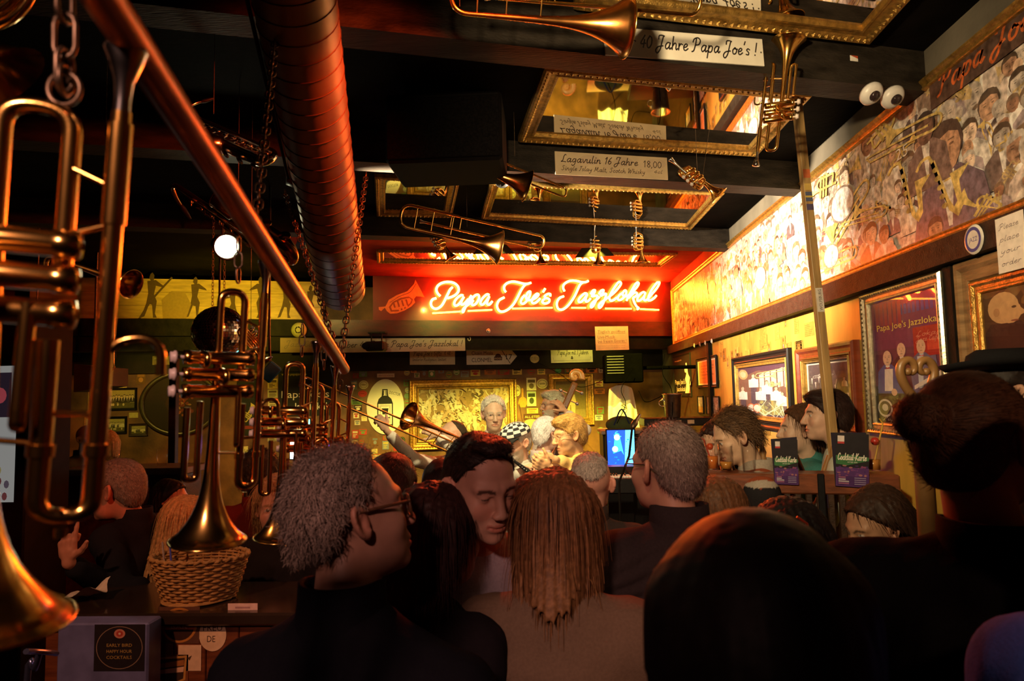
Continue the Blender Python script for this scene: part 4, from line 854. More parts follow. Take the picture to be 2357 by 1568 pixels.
def paint_orange(p, W, H):
    p.poly(rect(0, 0, W, H), (.90, .80, .68)); p.poly(rect(W * .06, H * .06, W * .94, H * .94), (.72, .30, .12))
    for k, s in enumerate(('Jeden Tag', 'ohne Bier', 'ist ein', 'Gesundheitsrisiko')): p.text(s, W * .16, H * (.74 - .12 * k), H * .07, (.20, .06, .03), fit=W * min(.72, .085 * len(s)))
    p.text('papa joe', W * .16, H * .26, H * .03, (.25, .08, .04), fit=W * .3)
wall_frame('framed_notice', 'small dark framed orange notice with four lines of text', 'notice', 7.46, 6.60, 1.875, 2.185, .028, .02, BLACKP, paint_orange, asp=.72, X=WALLX - .031, pane=False)
for yl, yr, lab, sd in ((7.50, 7.24, 'tiny framed blue and brown photo under the orange notice', 1), (7.10, 6.58, 'small framed grey group photo under the orange notice', 2)):
    def pp(p, W, H, sd=sd):
        p.poly(rect(0, 0, W, H), (.35, .30, .45) if sd == 1 else (.30, .27, .25)); r = random.Random(sd); p.poly(rect(0, 0, W, H * .4), (.4, .2, .08) if sd == 1 else (.5, .46, .42))
        for k in range(3 if sd == 1 else 14): fig(p, W * r.uniform(.1, .9), H * r.uniform(.2, .7), H * .16, (.6, .5, .42), shade((.5, .45, .4), r.uniform(.3, 1.4)), (.1, .08, .06), face=False)
    wall_frame('small_photo', lab, 'picture', yl, yr, 1.60, 1.79, .014, .012, BLACKP, pp, X=WALLX - .031, pane=False)
# clippings pasted over the yellow panelling
PANEL = bpy.data.objects['panel_right']; rs = random.Random(11)
for i in range(64):
    yy = rs.uniform(2.3, 6.75); zz = rs.uniform(2.0, 2.30) if i < 46 else rs.uniform(1.5, 2.1); w, h = rs.uniform(.06, .17), rs.uniform(.05, .13); x = WALLX - .0205 - .0006 * (i % 6)
    if zz + h > 2.32: zz = 2.32 - h
    p = Print((x, yy + w / 2, zz), (0, -1, 0), (0, 0, 1), 2e-5); tn = rs.choice([(.56, .33, .06), (.46, .25, .045), (.60, .38, .08), (.40, .21, .04)]); p.clip = ((0, 0), (w, h)); p.poly(rect(0, 0, w, h), tn)
    for k in range(int(h / .011)): p.poly(rect(w * .08, .004 + k * .011, w * rs.uniform(.5, .94), .0085 + k * .011), shade(tn, .62), k == 0)
    if rs.random() < .6: a = rs.uniform(.1, .5); p.poly(rect(w * a, h * .3, w * (a + .35), h * .85), shade(tn, .45)); fig(p, w * (a + .17), h * .5, h * .22, shade(tn, .95), shade(tn, .35), shade(tn, .25), face=False)
    p.obj('clipping', PANEL)
# small things on the ledge and beams
BADGE = thing('round_badge', 'round blue and white enamel badge on the ledge under the mural', 'badge', (WALLX - .086, 2.53, 2.37))
MB().lathe([(.0, .004), (.052, .004), (.055, .0)], 26, (WALLX - .086, 2.535, 2.375), (-1, 0, 0), caps=True).obj('disc', mat('badge_white', (.75, .70, .62), .3), BADGE)
p = Print((WALLX - .0905, 2.535, 2.375), (0, -1, 0), (0, 0, 1), 5e-5); p.poly(ell(0, 0, .046, .046, 24), (.05, .07, .28)); p.poly(ell(0, 0, .034, .034, 20), (.72, .68, .62)); p.text('JAZZ', 0, -.008, .017, (.05, .07, .28), fit=.05, align='c'); p.obj('print', BADGE)
def paper(name, label, o, u, v, W, H, paint, cat='notice', th=.0012, group=None, base=(.85, .80, .72), m=None):
    o = np.array(o, float); u, v = _n(u), _n(v); w = np.cross(u, v); t = thing(name, label, cat, o, group)
    b = MB(); b.add([o, o + u * W, o + u * W + v * H, o + v * H, o + w * th, o + u * W + w * th, o + u * W + v * H + w * th, o + v * H + w * th], [(3, 2, 1, 0), (4, 5, 6, 7), (0, 1, 5, 4), (1, 2, 6, 5), (2, 3, 7, 6), (3, 0, 4, 7)], base); b.obj('sheet', m or PRINT, t)
    p = Print(o + w * (th + 4e-5), u, v, 4e-5); p.clip = ((0, 0), (W, H)); paint(p, W, H)
    if p.mb.n: p.obj('print', t, m)
    return t
def pn(p, W, H):
    for k, s in enumerate(('Please', 'place', 'your', 'order')): p.script(s, W * .12, H * (.78 - .22 * k), H * .05, (.05, .04, .05), fit=W * .7)
paper('paper_notice', 'white paper with handwritten lines fixed at the ledge end', (WALLX - .088, 2.41, 2.225), (0, -1, 0), (0, 0, 1), .14, .19, pn)
for i, (px, py) in enumerate(((1598, 796), (1611, 793), (1623, 790), (1638, 786))):
    c = atX(px, py, WALLX - .087); a = np.linspace(-.5, 4.2, 10); tag(MB().tube([c + (0, .02 * math.cos(q), .022 * math.sin(q)) for q in a] , .0045, 6).obj('cup_hook', mat('white_hook', (.8, .76, .7), .3), None), 'white cup hook on the ledge over the orange notice', 'hook', 'cup hooks on the ledge')
    bpy.data.objects[-1] if False else None
# dome cameras on the beam
for (px, py, lab) in ((2003, 214, 'white dome camera on the beam, the farther from the mural of two'), (2052, 222, 'white dome camera on the beam, the one touching the mural side of its twin')):
    c = atS(px, py, 2.385); t = thing('dome_camera', lab, 'camera', c, 'dome cameras'); n = _n((SN[0], SN[1], -1.0)); r = 20 / 1571 * np.linalg.norm(c - CAM)
    MB().lathe([(0, -.0), (r * 1.12, 0), (r * 1.15, r * .25), (r * .95, r * .55), (r * .7, r * .72), (0, r * .74)], 26, c, n).obj('shell', mat('white_plastic', (.70, .66, .62), .35), t)
    MB().lathe([(r * .52, 0), (r * .49, r * .22), (r * .33, r * .40), (0.001, r * .48)], 22, c + n * r * .66, n).obj('dome', mat('smoked_dome', (.03, .02, .02), .05), t)
p_ = atS(1957, 140, 2.386); paper('paper_scrap', 'tiny red and white paper scrap on the beam by the dome cameras', p_, SU, (0, 0, 1), .038, .024, lambda p, W, H: p.poly([(0, H), (W, H), (W, H * .5)], (.5, .08, .03)))
# ------------------------------------------------------------------ boards on the beams
CREAM = mat('board_cream', attr=True, rough=.45, var=.12, scale=10)
def beam_board(name, label, tl, tr, bl, y0, paint, base, lift=.004):
    a, b, c = atS(*tl, y0), atS(*tr, y0), atS(*bl, y0); W = np.linalg.norm(b - a); H = np.linalg.norm(a - c); u = _n(b - a); v = _n(a - c); v = _n(v - v.dot(u) * u)
    return paper(name, label, a - v * H - np.array(SN) * 0, u, v, W, H, paint, 'sign', .006, None, base, CREAM)
def p40(p, W, H): p.script("Über 40 Jahre Papa Joe's !", W * .03, H * .36, H * .235, (.015, .012, .012), H * .05, fit=W * .93); p.poly(ell(W * .985, H * .5, .004, .004, 8), (.1, .08, .05))
beam_board('anniversary_board', 'long white board with black brush script Über 40 Jahre on the beam', (1388, 62), (1752, 92), (1395, 128), 2.385, p40, (.80, .74, .62))
def plag(p, W, H):
    for k in range(9): p.poly(ell(W * (.1 + .1 * k), H * (.3 + .4 * ((k * 7) % 3) / 2), W * .09, H * .22, 14), (.66 - .02 * (k % 3), .50 - .02 * (k % 3), .30))
    p.script('Lagavulin 16 Jahre', W * .05, H * .56, H * .16, (.03, .015, .01), H * .035, fit=W * .68); p.script('Single Islay Malt, Scotch Whisky', W * .05, H * .20, H * .10, (.05, .025, .015), H * .022, fit=W * .74)
    p.script('18,00', W * .78, H * .52, H * .15, (.03, .015, .01), H * .03, .0, fit=W * .17); p.script('4cl', W * .87, H * .26, H * .08, (.05, .03, .02), H * .018, fit=W * .08)
beam_board('whisky_price_board', 'tan mottled whisky price board reading 18,00 on the beam', (1276, 349), (1534, 364), (1280, 402), 3.795, plag, (.68, .52, .32))
# ------------------------------------------------------------------ neon sign
a0, b0 = atS(858, 620, HDR + .06), atS(1543, 620, HDR + .06)
NP = thing('neon_sign', 'red panel with glowing orange neon script and a painted cornet', 'neon sign', skp((a0[0] + b0[0]) / 2, HDR + .06, 2.746))
skbox(a0[0], min(b0[0], WALLX - .005), HDR + .06, HDR + .10, 2.747, CEIL - .003).obj('panel', REDP, NP)
NEON = mat('neon_glow', (1, .5, .2), .3, emit=(1.0, .145, .014), estr=44)
NEON2 = mat('neon_underline', (1, .5, .2), .3, emit=(1.0, .30, .02), estr=9)
z3 = lambda q: [(980 + x / 7.857, 630 + y / 7.857) for x, y in q]; z4 = lambda q: [(1250 + x / 7.857, 630 + y / 7.857) for x, y in q]
NS = [z3(q) for q in (
 [(265, 405), (225, 370), (195, 310), (205, 240), (260, 185), (340, 155), (430, 150), (510, 170), (570, 215), (598, 280), (580, 340), (530, 390), (470, 420), (390, 445)],
 [(485, 245), (440, 290), (400, 370), (360, 450), (320, 530), (270, 595), (200, 635), (140, 625), (100, 580), (95, 520), (125, 465), (190, 445)],
 [(680, 400), (640, 390), (580, 430), (530, 490), (515, 550), (540, 580), (590, 560), (640, 500), (690, 420), (650, 490), (640, 550), (670, 560), (720, 520), (770, 460)],
 [(825, 395), (790, 460), (750, 540), (710, 620), (680, 690), (665, 690), (680, 640), (730, 590), (800, 530), (850, 440), (900, 390), (950, 385), (965, 430), (945, 490), (900, 550), (850, 570), (830, 540), (860, 480)],
 [(1150, 390), (1110, 375), (1050, 420), (1000, 490), (990, 545), (1030, 560), (1090, 500), (1150, 410), (1120, 480), (1110, 545), (1150, 560), (1205, 500)],
 [(1450, 335), (1420, 290), (1420, 230), (1460, 180), (1530, 150), (1600, 145), (1680, 160), (1760, 180), (1830, 185), (1905, 165)],
 [(1820, 180), (1770, 230), (1720, 310), (1660, 430), (1590, 550), (1500, 640), (1410, 685), (1340, 680), (1300, 630), (1290, 560), (1330, 480), (1420, 430)],
 [(1790, 390), (1740, 450), (1720, 520), (1760, 545), (1820, 500), (1880, 400), (1890, 325), (1850, 340), (1820, 400), (1820, 460), (1860, 480), (1930, 470), (2000, 430), (2040, 380), (2010, 365), (1960, 410), (1920, 480), (1930, 530), (1990, 525), (2070, 450)],
 [(2160, 270), (2120, 335)],
 [(2250, 410), (2250, 370), (2200, 370), (2150, 410), (2170, 440), (2230, 460), (2230, 510), (2170, 540), (2110, 520), (2120, 480), (2150, 460)])] + [z4(q) for q in (
 [(390, 320), (365, 270), (370, 210), (420, 160), (490, 130), (560, 125), (640, 140), (720, 155), (780, 150), (820, 130)],
 [(720, 155), (670, 200), (630, 280), (580, 390), (520, 490), (440, 590), (350, 650), (280, 640), (250, 580), (255, 510), (300, 440), (375, 410)],
 [(800, 370), (760, 355), (700, 400), (650, 460), (645, 510), (690, 510), (750, 450), (800, 370), (775, 440), (770, 500), (810, 500), (860, 450)],
 [(860, 370), (900, 310), (940, 300), (925, 350), (880, 410), (940, 400), (985, 405), (960, 480), (910, 580), (870, 610), (865, 570), (910, 510), (980, 460), (1020, 420)],
 [(1010, 370), (1050, 310), (1095, 300), (1080, 350), (1040, 400), (1090, 380), (1140, 365), (1120, 450), (1070, 570), (1020, 620), (1005, 580), (1050, 520), (1110, 480), (1190, 420), (1280, 350), (1370, 250), (1410, 180), (1390, 150), (1350, 170), (1280, 270), (1220, 370), (1200, 440), (1220, 490), (1270, 480), (1340, 430)],
 [(1440, 350), (1380, 390), (1350, 450), (1380, 480), (1440, 450), (1500, 370), (1500, 310), (1470, 310), (1440, 360), (1460, 410), (1530, 400), (1620, 330), (1700, 240), (1730, 180), (1710, 160), (1670, 190), (1610, 290), (1550, 400), (1510, 490)],
 [(1550, 440), (1620, 370), (1680, 340), (1700, 380), (1660, 420), (1630, 440), (1650, 520), (1690, 590), (1730, 625), (1700, 645)],
 [(1850, 350), (1810, 335), (1750, 380), (1710, 440), (1710, 490), (1760, 480), (1820, 420), (1850, 350), (1825, 430), (1830, 480), (1880, 470), (1960, 380), (2060, 260), (2105, 170), (2080, 150), (2030, 200), (1960, 300), (1910, 410), (1900, 480), (1950, 480), (2010, 440), (2050, 395)])]
for st in NS:
    P_ = [atS(x, y, HDR + .005) for x, y in catmull(st, 4)]; MB().tube(P_, .0135, 8).obj('neon_tube', NEON, NP)
for a, b in ((z3([(120, 718)])[0], z3([(630, 685)])[0]), (z3([(760, 675)])[0], z3([(1200, 655)])[0]), (z3([(1565, 632)])[0], z3([(2290, 617)])[0]), (z4([(515, 617)])[0], z4([(775, 620)])[0]), (z4([(1125, 630)])[0], z4([(1600, 635)])[0]), (z4([(1760, 640)])[0], z4([(2095, 657)])[0])):
    MB().tube([atS(*a, HDR + .02), atS(*b, HDR + .02)], .0105, 8).obj('underline_tube', NEON2, NP)
# painted cornet emblem on the panel
ce = lambda q: [(840 + x / 3.274, 620 + y / 3.274) for x, y in q]
org = atS(855, 735, HDR + .058); sc_ = lambda px: [((atS(x, y, HDR + .058) - org).dot(SU), (atS(x, y, HDR + .058) - org)[2]) for x, y in px]
p = Print(org, SU, (0, 0, 1), 1e-4); OR = (.70, .16, .05); DK = (.30, .05, .02)
p.poly(sc_(ce([(380, 78), (450, 212), (420, 205), (385, 203), (370, 225), (378, 250), (350, 280), (300, 310), (240, 332), (190, 335), (165, 315), (150, 290), (122, 315), (105, 305), (103, 285), (130, 283), (155, 280), (180, 230), (240, 195), (320, 165), (370, 110)])), OR)
p.poly(sc_(ce([(180, 285), (210, 245), (270, 215), (330, 205), (362, 225), (355, 255), (320, 290), (250, 318), (195, 320)])), DK); p.poly(sc_(ce([(195, 285), (220, 252), (280, 226), (335, 216), (350, 232), (340, 255), (310, 280), (250, 305), (205, 308)])), OR)
for k in range(4): p.stroke(sc_(ce([(215 + k * 32, 250 - k * 6), (225 + k * 32, 285 - k * 6)])), .02, DK, False)
p.stroke(sc_(ce([(190, 250), (260, 205), (340, 172), (385, 110)])), .008, DK)
for k in range(3): p.poly(ell(*sc_(ce([(262 + 26 * k, 302 - 10 * k)]))[0], .014, .018, 8), OR)
p.obj('cornet_emblem', NP)
# ------------------------------------------------------------------ dancer frieze left of the header
FR0, FR1 = atS(225, 640, HDR + .06), atS(742, 640, HDR + .06)
fz = thing('dancer_frieze', 'long yellow wooden frieze with dark dancing silhouettes', 'frieze', skp((FR0[0] + FR1[0]) / 2, HDR + .06, 2.746))
WOODY = mat('frieze_wood', (.52, .32, .07), .5, 0, .3, 5, .1, 40, (.4, 3, 5))
zz = np.linspace(2.747, CEIL - .09, 4)
for k in range(3): skbox(FR0[0] - .6, FR1[0], HDR + .06 + .003 * (k % 2), HDR + .09, zz[k] + .0015, zz[k + 1] - .0015).obj('plank', WOODY, fz)
org = skp(FR0[0], HDR + .0585, 2.747); p = Print(org, SU, (0, 0, 1), 1e-4); DC = (.10, .055, .02)
pxs = lambda q: [((atS(x, y, HDR + .058) - org).dot(SU), (atS(x, y, HDR + .058) - org)[2]) for x, y in q]
def dancer(x, s, fl=1):
    X = lambda a, b: (x + fl * a * s, 735 - b * s)
    p.poly(pxs([X(-3, 95), X(-6, 86), X(-2, 80), X(4, 82), X(5, 92), X(1, 98)]), DC)
    p.poly(pxs([X(-10, 80), X(8, 82), X(24, 70), X(26, 66), X(8, 70), X(4, 52), X(10, 38), X(6, 12), X(10, 3), X(2, 3), X(0, 30), X(-6, 32), X(-16, 6), X(-24, 3), X(-12, 34), X(-8, 54)]), DC)
for x, s, f in ((450, 1.0, 1), (600, 1.0, -1), (350, 1.1, 1), (660, .9, 1), (535, .7, -1), (715, .8, 1)): dancer(x, s, f)
p.poly(pxs([(375, 735), (372, 690), (395, 670), (425, 672), (440, 700), (428, 735)]), (.33, .20, .05)); p.stroke(pxs([(320, 735), (350, 690), (395, 640)]), .02, DC)
p.obj('print', fz)
# ------------------------------------------------------------------ header notices
def ptag(p, W, H):
    p.text('Täglich geöffnet', W * .07, H * .72, H * .12, (.22, .18, .16), fit=W * .84); p.text('Live-Musik', W * .07, H * .50, H * .13, (.2, .16, .14), fit=W * .52); p.text('bei freiem Eintritt !', W * .07, H * .32, H * .13, (.2, .16, .14), fit=W * .86)
    for y, w in ((.69, .84), (.47, .52), (.29, .86)): p.poly(rect(W * .07, H * y, W * (.07 + w), H * (y + .012)), (.2, .16, .14), False)
    for y in (.16, .08): p.text('mit wechselnden Live Bands am Abend', W * .08, H * y, H * .045, (.45, .38, .32), fit=W * .8)
beam_board('paper_notice', 'white paper notice Live-Musik bei freiem Eintritt on the header', (1369, 752), (1445, 751), (1371, 807), HDR - .004, ptag, (.86, .76, .62))
def p40b(p, W, H): p.script("Über 40 Jahre Papa Joe's Jazzlokal !", W * .06, H * .36, H * .22, (.03, .02, .03), H * .045, fit=W * .92)
beam_board('anniversary_board', 'long lilac white board with black brush script under the neon header', (768, 780), (1070, 777), (770, 812), HDR + .095, p40b, (.55, .50, .48))
def pbr(p, W, H): p.script('Jazz Cafe', W * .1, H * .4, H * .2, (.12, .05, .02), fit=W * .7)
beam_board('brown_board', 'dull brown lettered board left of the long lilac white board', (645, 778), (757, 778), (645, 812), HDR + .095, pbr, (.22, .10, .03))
def pgift(p, W, H): p.script("Papa Joe's Gifts", W * .08, H * .62, H * .17, (.05, .04, .02), fit=W * .62); p.script('€ 48.-', W * .76, H * .66, H * .15, (.05, .04, .02), fit=W * .18); p.script('limitierter Musikgenuss, limitiert', W * .06, H * .26, H * .11, (.25, .2, .15), fit=W * .74)
beam_board('gift_board', 'whitish price board partly cut by the header above the painting', (943, 806), (1047, 806), (943, 840), BW - .105, pgift, (.72, .66, .48))
def pclon(p, W, H):
    p.text('CLONMEL', W * .10, H * .16, H * .26, (.03, .03, .05), fit=W * .40); p.text('Cluain Meala', W * .10, H * .60, H * .22, (.05, .05, .06), fit=W * .42); p.text('17', W * .78, H * .30, H * .34, (.02, .02, .03), fit=W * .12)
    p.poly(rect(W * .54, H * .26, W * .70, H * .48), (.06, .03, .03)); p.poly(ell(W * .62, H * .50, W * .06, H * .16, 14), (.08, .04, .03)); p.text('MAGNERS', W * .55, H * .31, H * .12, (.8, .7, .5), fit=W * .14); p.stroke([(W * .68, H * .95), (W * .86, H * .06)], H * .04, (.05, .05, .05), False)
a_, b_, c_ = atS(1074, 802, BW - .106), atS(1190, 801, BW - .106), atS(1074, 840, BW - .106)
ar = thing('arrow_sign', 'white arrow shaped road sign with the number 17 on the back rail', 'sign', c_); u_ = SU; W_ = np.linalg.norm(b_ - a_); H_ = a_[2] - c_[2]
MB().prism([(0, 0), (W_ * .86, 0), (W_, H_ * .5), (W_ * .86, H_), (0, H_)], .006, c_, SU, (0, 0, 1), (.76, .74, .66)).obj('panel', CREAM, ar)
p = Print(c_ + SN * .0065, SU, (0, 0, 1), 5e-5); pclon(p, W_, H_); p.obj('print', ar)
def pjah(p, W, H): p.script('Papa Joe mit 3 Jahren', W * .16, H * .58, H * .18, (.10, .09, .03), fit=W * .74); p.poly([(W * .46, H * .34), (W * .50, H * .22), (W * .54, H * .34)], (.05, .05, .02)); p.poly(rect(W * .485, H * .33, W * .515, H * .46), (.05, .05, .02)); p.stroke([(W * .05, H * .4), (W * .06, H * .15), (W * .94, H * .15), (W * .95, H * .4)], H * .02, (.3, .28, .1), False)
beam_board('small_board', 'yellow lit white board with a small black arrow over the bass', (1267, 804), (1363, 802), (1268, 836), BW - .105, pjah, (.80, .76, .48))
# ------------------------------------------------------------------ smooth bodies: distance fields meshed with surface nets
def sd_ell(p, c, r, R=None):
    q = p - c
    if R is not None: q = q @ R
    r = np.asarray(r, float); k0 = np.sqrt(((q / r) ** 2).sum(1)); k1 = np.sqrt(((q / r ** 2) ** 2).sum(1))
    return k0 * (k0 - 1) / np.maximum(k1, 1e-9)
def sd_cone(p, a, b, ra, rb):
    a = np.asarray(a, float); b = np.asarray(b, float); d = b - a; L2 = max(d.dot(d), 1e-9); t = np.clip(((p - a) @ d) / L2, 0, 1)
    return np.sqrt(((p - a - t[:, None] * d) ** 2).sum(1)) - (ra + (rb - ra) * t)
def smin(a, b, k): h = np.clip(.5 + .5 * (b - a) / k, 0, 1); return b + (a - b) * h - k * h * (1 - h)
def smax(a, b, k): return -smin(-a, -b, k)
def nets(fn, lo, hi, h):
    """mesh the zero set of fn inside a box; returns vertices and quads. Evaluates finely only near the surface."""
    lo = np.array(lo, float); hi = np.array(hi, float); S = 4; n = (np.ceil((hi - lo) / (h * S)).astype(int) + 1) * S; n = np.maximum(n, S * 2)
    nc = n // S + 1
    g = np.stack(np.meshgrid(*[lo[k] + np.arange(nc[k]) * h * S for k in range(3)], indexing='ij'), -1).reshape(-1, 3)
    dc = fn(g).reshape(nc); near = np.abs(dc) < h * S * 1.9
    act = np.zeros(n // S, bool)
    for a in (0, 1):
        for b in (0, 1):
            for c in (0, 1): act |= near[a:a + n[0] // S, b:b + n[1] // S, c:c + n[2] // S]
    V = np.repeat(np.repeat(np.repeat(dc[:-1, :-1, :-1], S, 0), S, 1), S, 2)
    full = np.ones(n + 1) * .5; full[:n[0], :n[1], :n[2]] = V
    bi = np.argwhere(act) * S
    if len(bi) == 0: return np.zeros((0, 3)), np.zeros((0, 4), int)
    off = np.stack(np.meshgrid(*[np.arange(S + 1)] * 3, indexing='ij'), -1).reshape(-1, 3)
    idx = (bi[:, None, :] + off[None]).reshape(-1, 3); lin = np.unique(np.ravel_multi_index(idx.T, n + 1)); idx = np.stack(np.unravel_index(lin, n + 1), 1)
    full.reshape(-1)[lin] = fn(lo + idx * h)
    s = full < 0
    c8 = [s[a:a + n[0], b:b + n[1], c:c + n[2]] for a in (0, 1) for b in (0, 1) for c in (0, 1)]
    cnt = sum(x.astype(np.int8) for x in c8); cells = np.argwhere((cnt > 0) & (cnt < 8))
    if len(cells) == 0: return np.zeros((0, 3)), np.zeros((0, 4), int)
    corners = np.array([(a, b, c) for a in (0, 1) for b in (0, 1) for c in (0, 1)])
    cv = np.stack([full[cells[:, 0] + a, cells[:, 1] + b, cells[:, 2] + c] for a, b, c in corners], 1)
    acc = np.zeros((len(cells), 3)); m = np.zeros(len(cells))
    for i in range(8):
        for j in range(i + 1, 8):
            if np.abs(corners[i] - corners[j]).sum() != 1: continue
            a, b = cv[:, i], cv[:, j]; x = (a < 0) != (b < 0); t = np.where(x, a / np.where(x, a - b, 1), 0)
            acc += np.where(x[:, None], corners[i] + t[:, None] * (corners[j] - corners[i]), 0); m += x
    P = lo + (cells + acc / m[:, None]) * h
    cid = -np.ones(n, int); cid[cells[:, 0], cells[:, 1], cells[:, 2]] = np.arange(len(cells)); Q = []
    for ax in range(3):
        o = [k for k in range(3) if k != ax]; A = [slice(1, n[k]) for k in range(3)]; A[ax] = slice(0, n[ax]); B = list(A); B[ax] = slice(1, n[ax] + 1)
        e = s[tuple(A)] != s[tuple(B)]; w = np.argwhere(e); w[:, o[0]] += 1; w[:, o[1]] += 1
        if len(w) == 0: continue
        d0 = np.zeros(3, int); d0[o[0]] = 1; d1 = np.zeros(3, int); d1[o[1]] = 1
        q = np.stack([cid[tuple((w - a).T)] for a in (d0 * 0, d0, d0 + d1, d1)], 1)
        fl = s[tuple(w.T)]; fl = ~fl if ax == 1 else fl; q[~fl] = q[~fl][:, ::-1]; Q.append(q[(q >= 0).all(1)])
    return P, np.concatenate(Q)
def smesh(name, P, Q, cols, m, parent, extra=None):
    b = MB(); b.v = [P]; b.f = [tuple(q) for q in Q.tolist()]; b.c = [np.asarray(cols)]; b.sm = [True] * len(Q); b.mi = [0] * len(Q); b.n = len(P)
    if extra:
        for e in extra: b.add(*e, smooth=True)
    return b.obj(name, m, parent, True)
SKIN = mat('skin', attr=True, rough=.5, var=.10, scale=35, spec=.35)
CLOTH = mat('cloth', attr=True, rough=.9, var=.12, scale=160, bump=.15, bscale=300, spec=.06)
HAIRM = mat('hair', attr=True, rough=.55, var=.30, scale=90, spec=.18)
HR = {'eye': .0}
def head_sdf(o):
    """o: options; returns fn(local points) in metres for a head whose chin is about z -.118 and crown +.118, face towards +y"""
    nose = o.get('nose', 1.0); jaw = o.get('jaw', 1.0); ch = o.get('cheek', 1.0)
    def f(p):
        d = sd_ell(p, (0, -.014, .030), (.0765, .097, .087)); d = smin(d, sd_ell(p, (0, .028, -.030), (.062, .064, .086)), .03)
        d = smin(d, sd_ell(p, (0, .040, -.078), (.049 * jaw, .046, .038 * jaw)), .03); d = smin(d, sd_ell(p, (0, .076, -.103), (.020 * jaw, .016, .015)), .022)
        px = np.abs(p[:, 0]); s = np.stack((px, p[:, 1], p[:, 2]), 1)
        d = smin(d, sd_ell(s, (.040, .058, -.030), (.022 * ch, .024, .024 * ch)), .022)
        d = smin(d, sd_cone(s, (.008, .085, .022), (.046, .068, .022), .011, .009), .014)
        d = smax(d, -sd_ell(s, (.032, .098, .001), (.021, .018, .014)), .014)
        d = smin(d, sd_ell(s, (.032, .073, .000), (.0135, .0135, .0125)), .003)
        d = smin(d, sd_cone(s, (.018, .087, .010), (.046, .074, .008), .0035, .003), .006)
        d = smin(d, sd_cone(p, (0, .088, .012), (0, .088 + .022 * nose, -.034), .0085, .0125), .010)
        d = smin(d, sd_ell(s, (.0125, .103, -.037), (.0085, .011, .008)), .006); d = smax(d, -sd_ell(s, (.007, .108, -.047), (.0042, .006, .006)), .003)
        d = smin(d, sd_ell(p, (0, .081, -.066), (.026, .017, .016)), .012)
        sm_ = o.get('smile', 0); zc = -.0705 + sm_ * 12 * px ** 2
        d = smin(d, np.sqrt((np.maximum(px - .020, 0)) ** 2 + (p[:, 1] - (.0945 - 10 * px ** 2)) ** 2 + (p[:, 2] - zc - .0052) ** 2) - .0052, .004)
        d = smin(d, np.sqrt((np.maximum(px - .017, 0)) ** 2 + (p[:, 1] - (.0935 - 10 * px ** 2)) ** 2 + (p[:, 2] - zc + .0060) ** 2) - .0060, .004)
        d = smax(d, -(np.sqrt((np.maximum(px - .022, 0)) ** 2 * 1.0 + (np.minimum(p[:, 1] - (.096 - 9 * px ** 2), 0)) ** 2 * .6 + (p[:, 2] - zc) ** 2) - .0018), .002)
        # ear: helix, lobe, hollow
        e = (s - (.0745, -.012, -.006)) / .86; c_, s_ = math.cos(.45), math.sin(.45); ex = e[:, 0] * c_ + e[:, 1] * s_; ey = -e[:, 0] * s_ + e[:, 1] * c_; y2 = ey + .22 * e[:, 2]
        th = np.arctan2(e[:, 2], y2); rad = np.sqrt((y2 / .0185) ** 2 + (e[:, 2] / .0315) ** 2)
        plate = np.sqrt(np.maximum(rad - 1, 0) ** 2 * .0004 + (np.maximum(np.abs(ex - .008 - .30 * np.maximum(-y2, 0)) - .0025, 0)) ** 2) - .0035
        rim = np.sqrt(((rad - .95) * .022) ** 2 + (ex - .014 - .30 * np.maximum(-y2, 0)) ** 2) - .0048; rim = np.where((y2 > .010) & (np.abs(e[:, 2]) < .016), .02, rim)
        ear = smin(plate, rim, .004); ear = smin(ear, sd_ell(np.stack((ex, y2, e[:, 2]), 1), (.010, .002, -.029), (.006, .009, .010)), .006)
        ear = smax(ear, -sd_ell(np.stack((ex, y2, e[:, 2]), 1), (.018, .002, -.004), (.009, .009, .014)), .004)
        ear = smin(ear, sd_ell(np.stack((ex, y2, e[:, 2]), 1), (.008, .014, -.006), (.006, .004, .008)), .004)
        return smin(d, ear * .86, .007)
    return f
def neck_sdf(p, nb, r=1.0):
    d = sd_cone(p, (0, -.022, -.060), nb, .050 * r, .060 * r); return smin(d, sd_cone(p, np.array(nb) + (0, 0, .02), np.array(nb) + (0, 0, -.10), .058 * r, .080 * r), .03)
def hand_prims(w, d, n, side, curl=.6, spread=.25, point=False, thumb=.5):
    """capsules of a hand: wrist w, pointing d, palm normal n (fingers curl towards n), side +1/-1 where the thumb is"""
    d = _n(d); n = _n(np.array(n) - np.dot(n, d) * d); t = np.cross(d, n) * side; C = []
    C += [(w, w + d * .045 + t * .012, .022, .020), (w, w + d * .045 - t * .014, .022, .019), (w + d * .03 + t * .020, w + d * .085 + t * .026, .015, .0125), (w + d * .03, w + d * .09 + t * .006, .016, .013), (w + d * .03 - t * .012, w + d * .085 - t * .014, .015, .0125), (w + d * .03 - t * .026, w + d * .075 - t * .032, .013, .011)]
    for k, (o, L) in enumerate(((.028, .070), (.008, .078), (-.012, .072), (-.031, .056))):
        cu = 0.06 if (point and k == 0) else curl * (1 + .12 * k); b = w + d * (.088 - .004 * abs(k - 1)) + t * o; dd = _n(d + t * (o * spread * 14)); nn = n
        for q, fr in enumerate((.46, .32, .24)):
            a = cu * (q * .85 + .55); v = dd * math.cos(a) + nn * math.sin(a); e = b + v * L * fr; C.append((b, e, .0092 - .0008 * q, .0085 - .0008 * q)); b = e
    b = w + d * .028 + t * .026; v = _n(d * .55 + t * (.95 - .5 * thumb) + n * .45 * thumb)
    for q, L in enumerate((.036, .030, .024)):
        e = b + v * L; C.append((b, e, .0125 - .0015 * q, .0112 - .0015 * q)); b = e; v = _n(v + d * .28 + n * .25 * thumb)
    return C
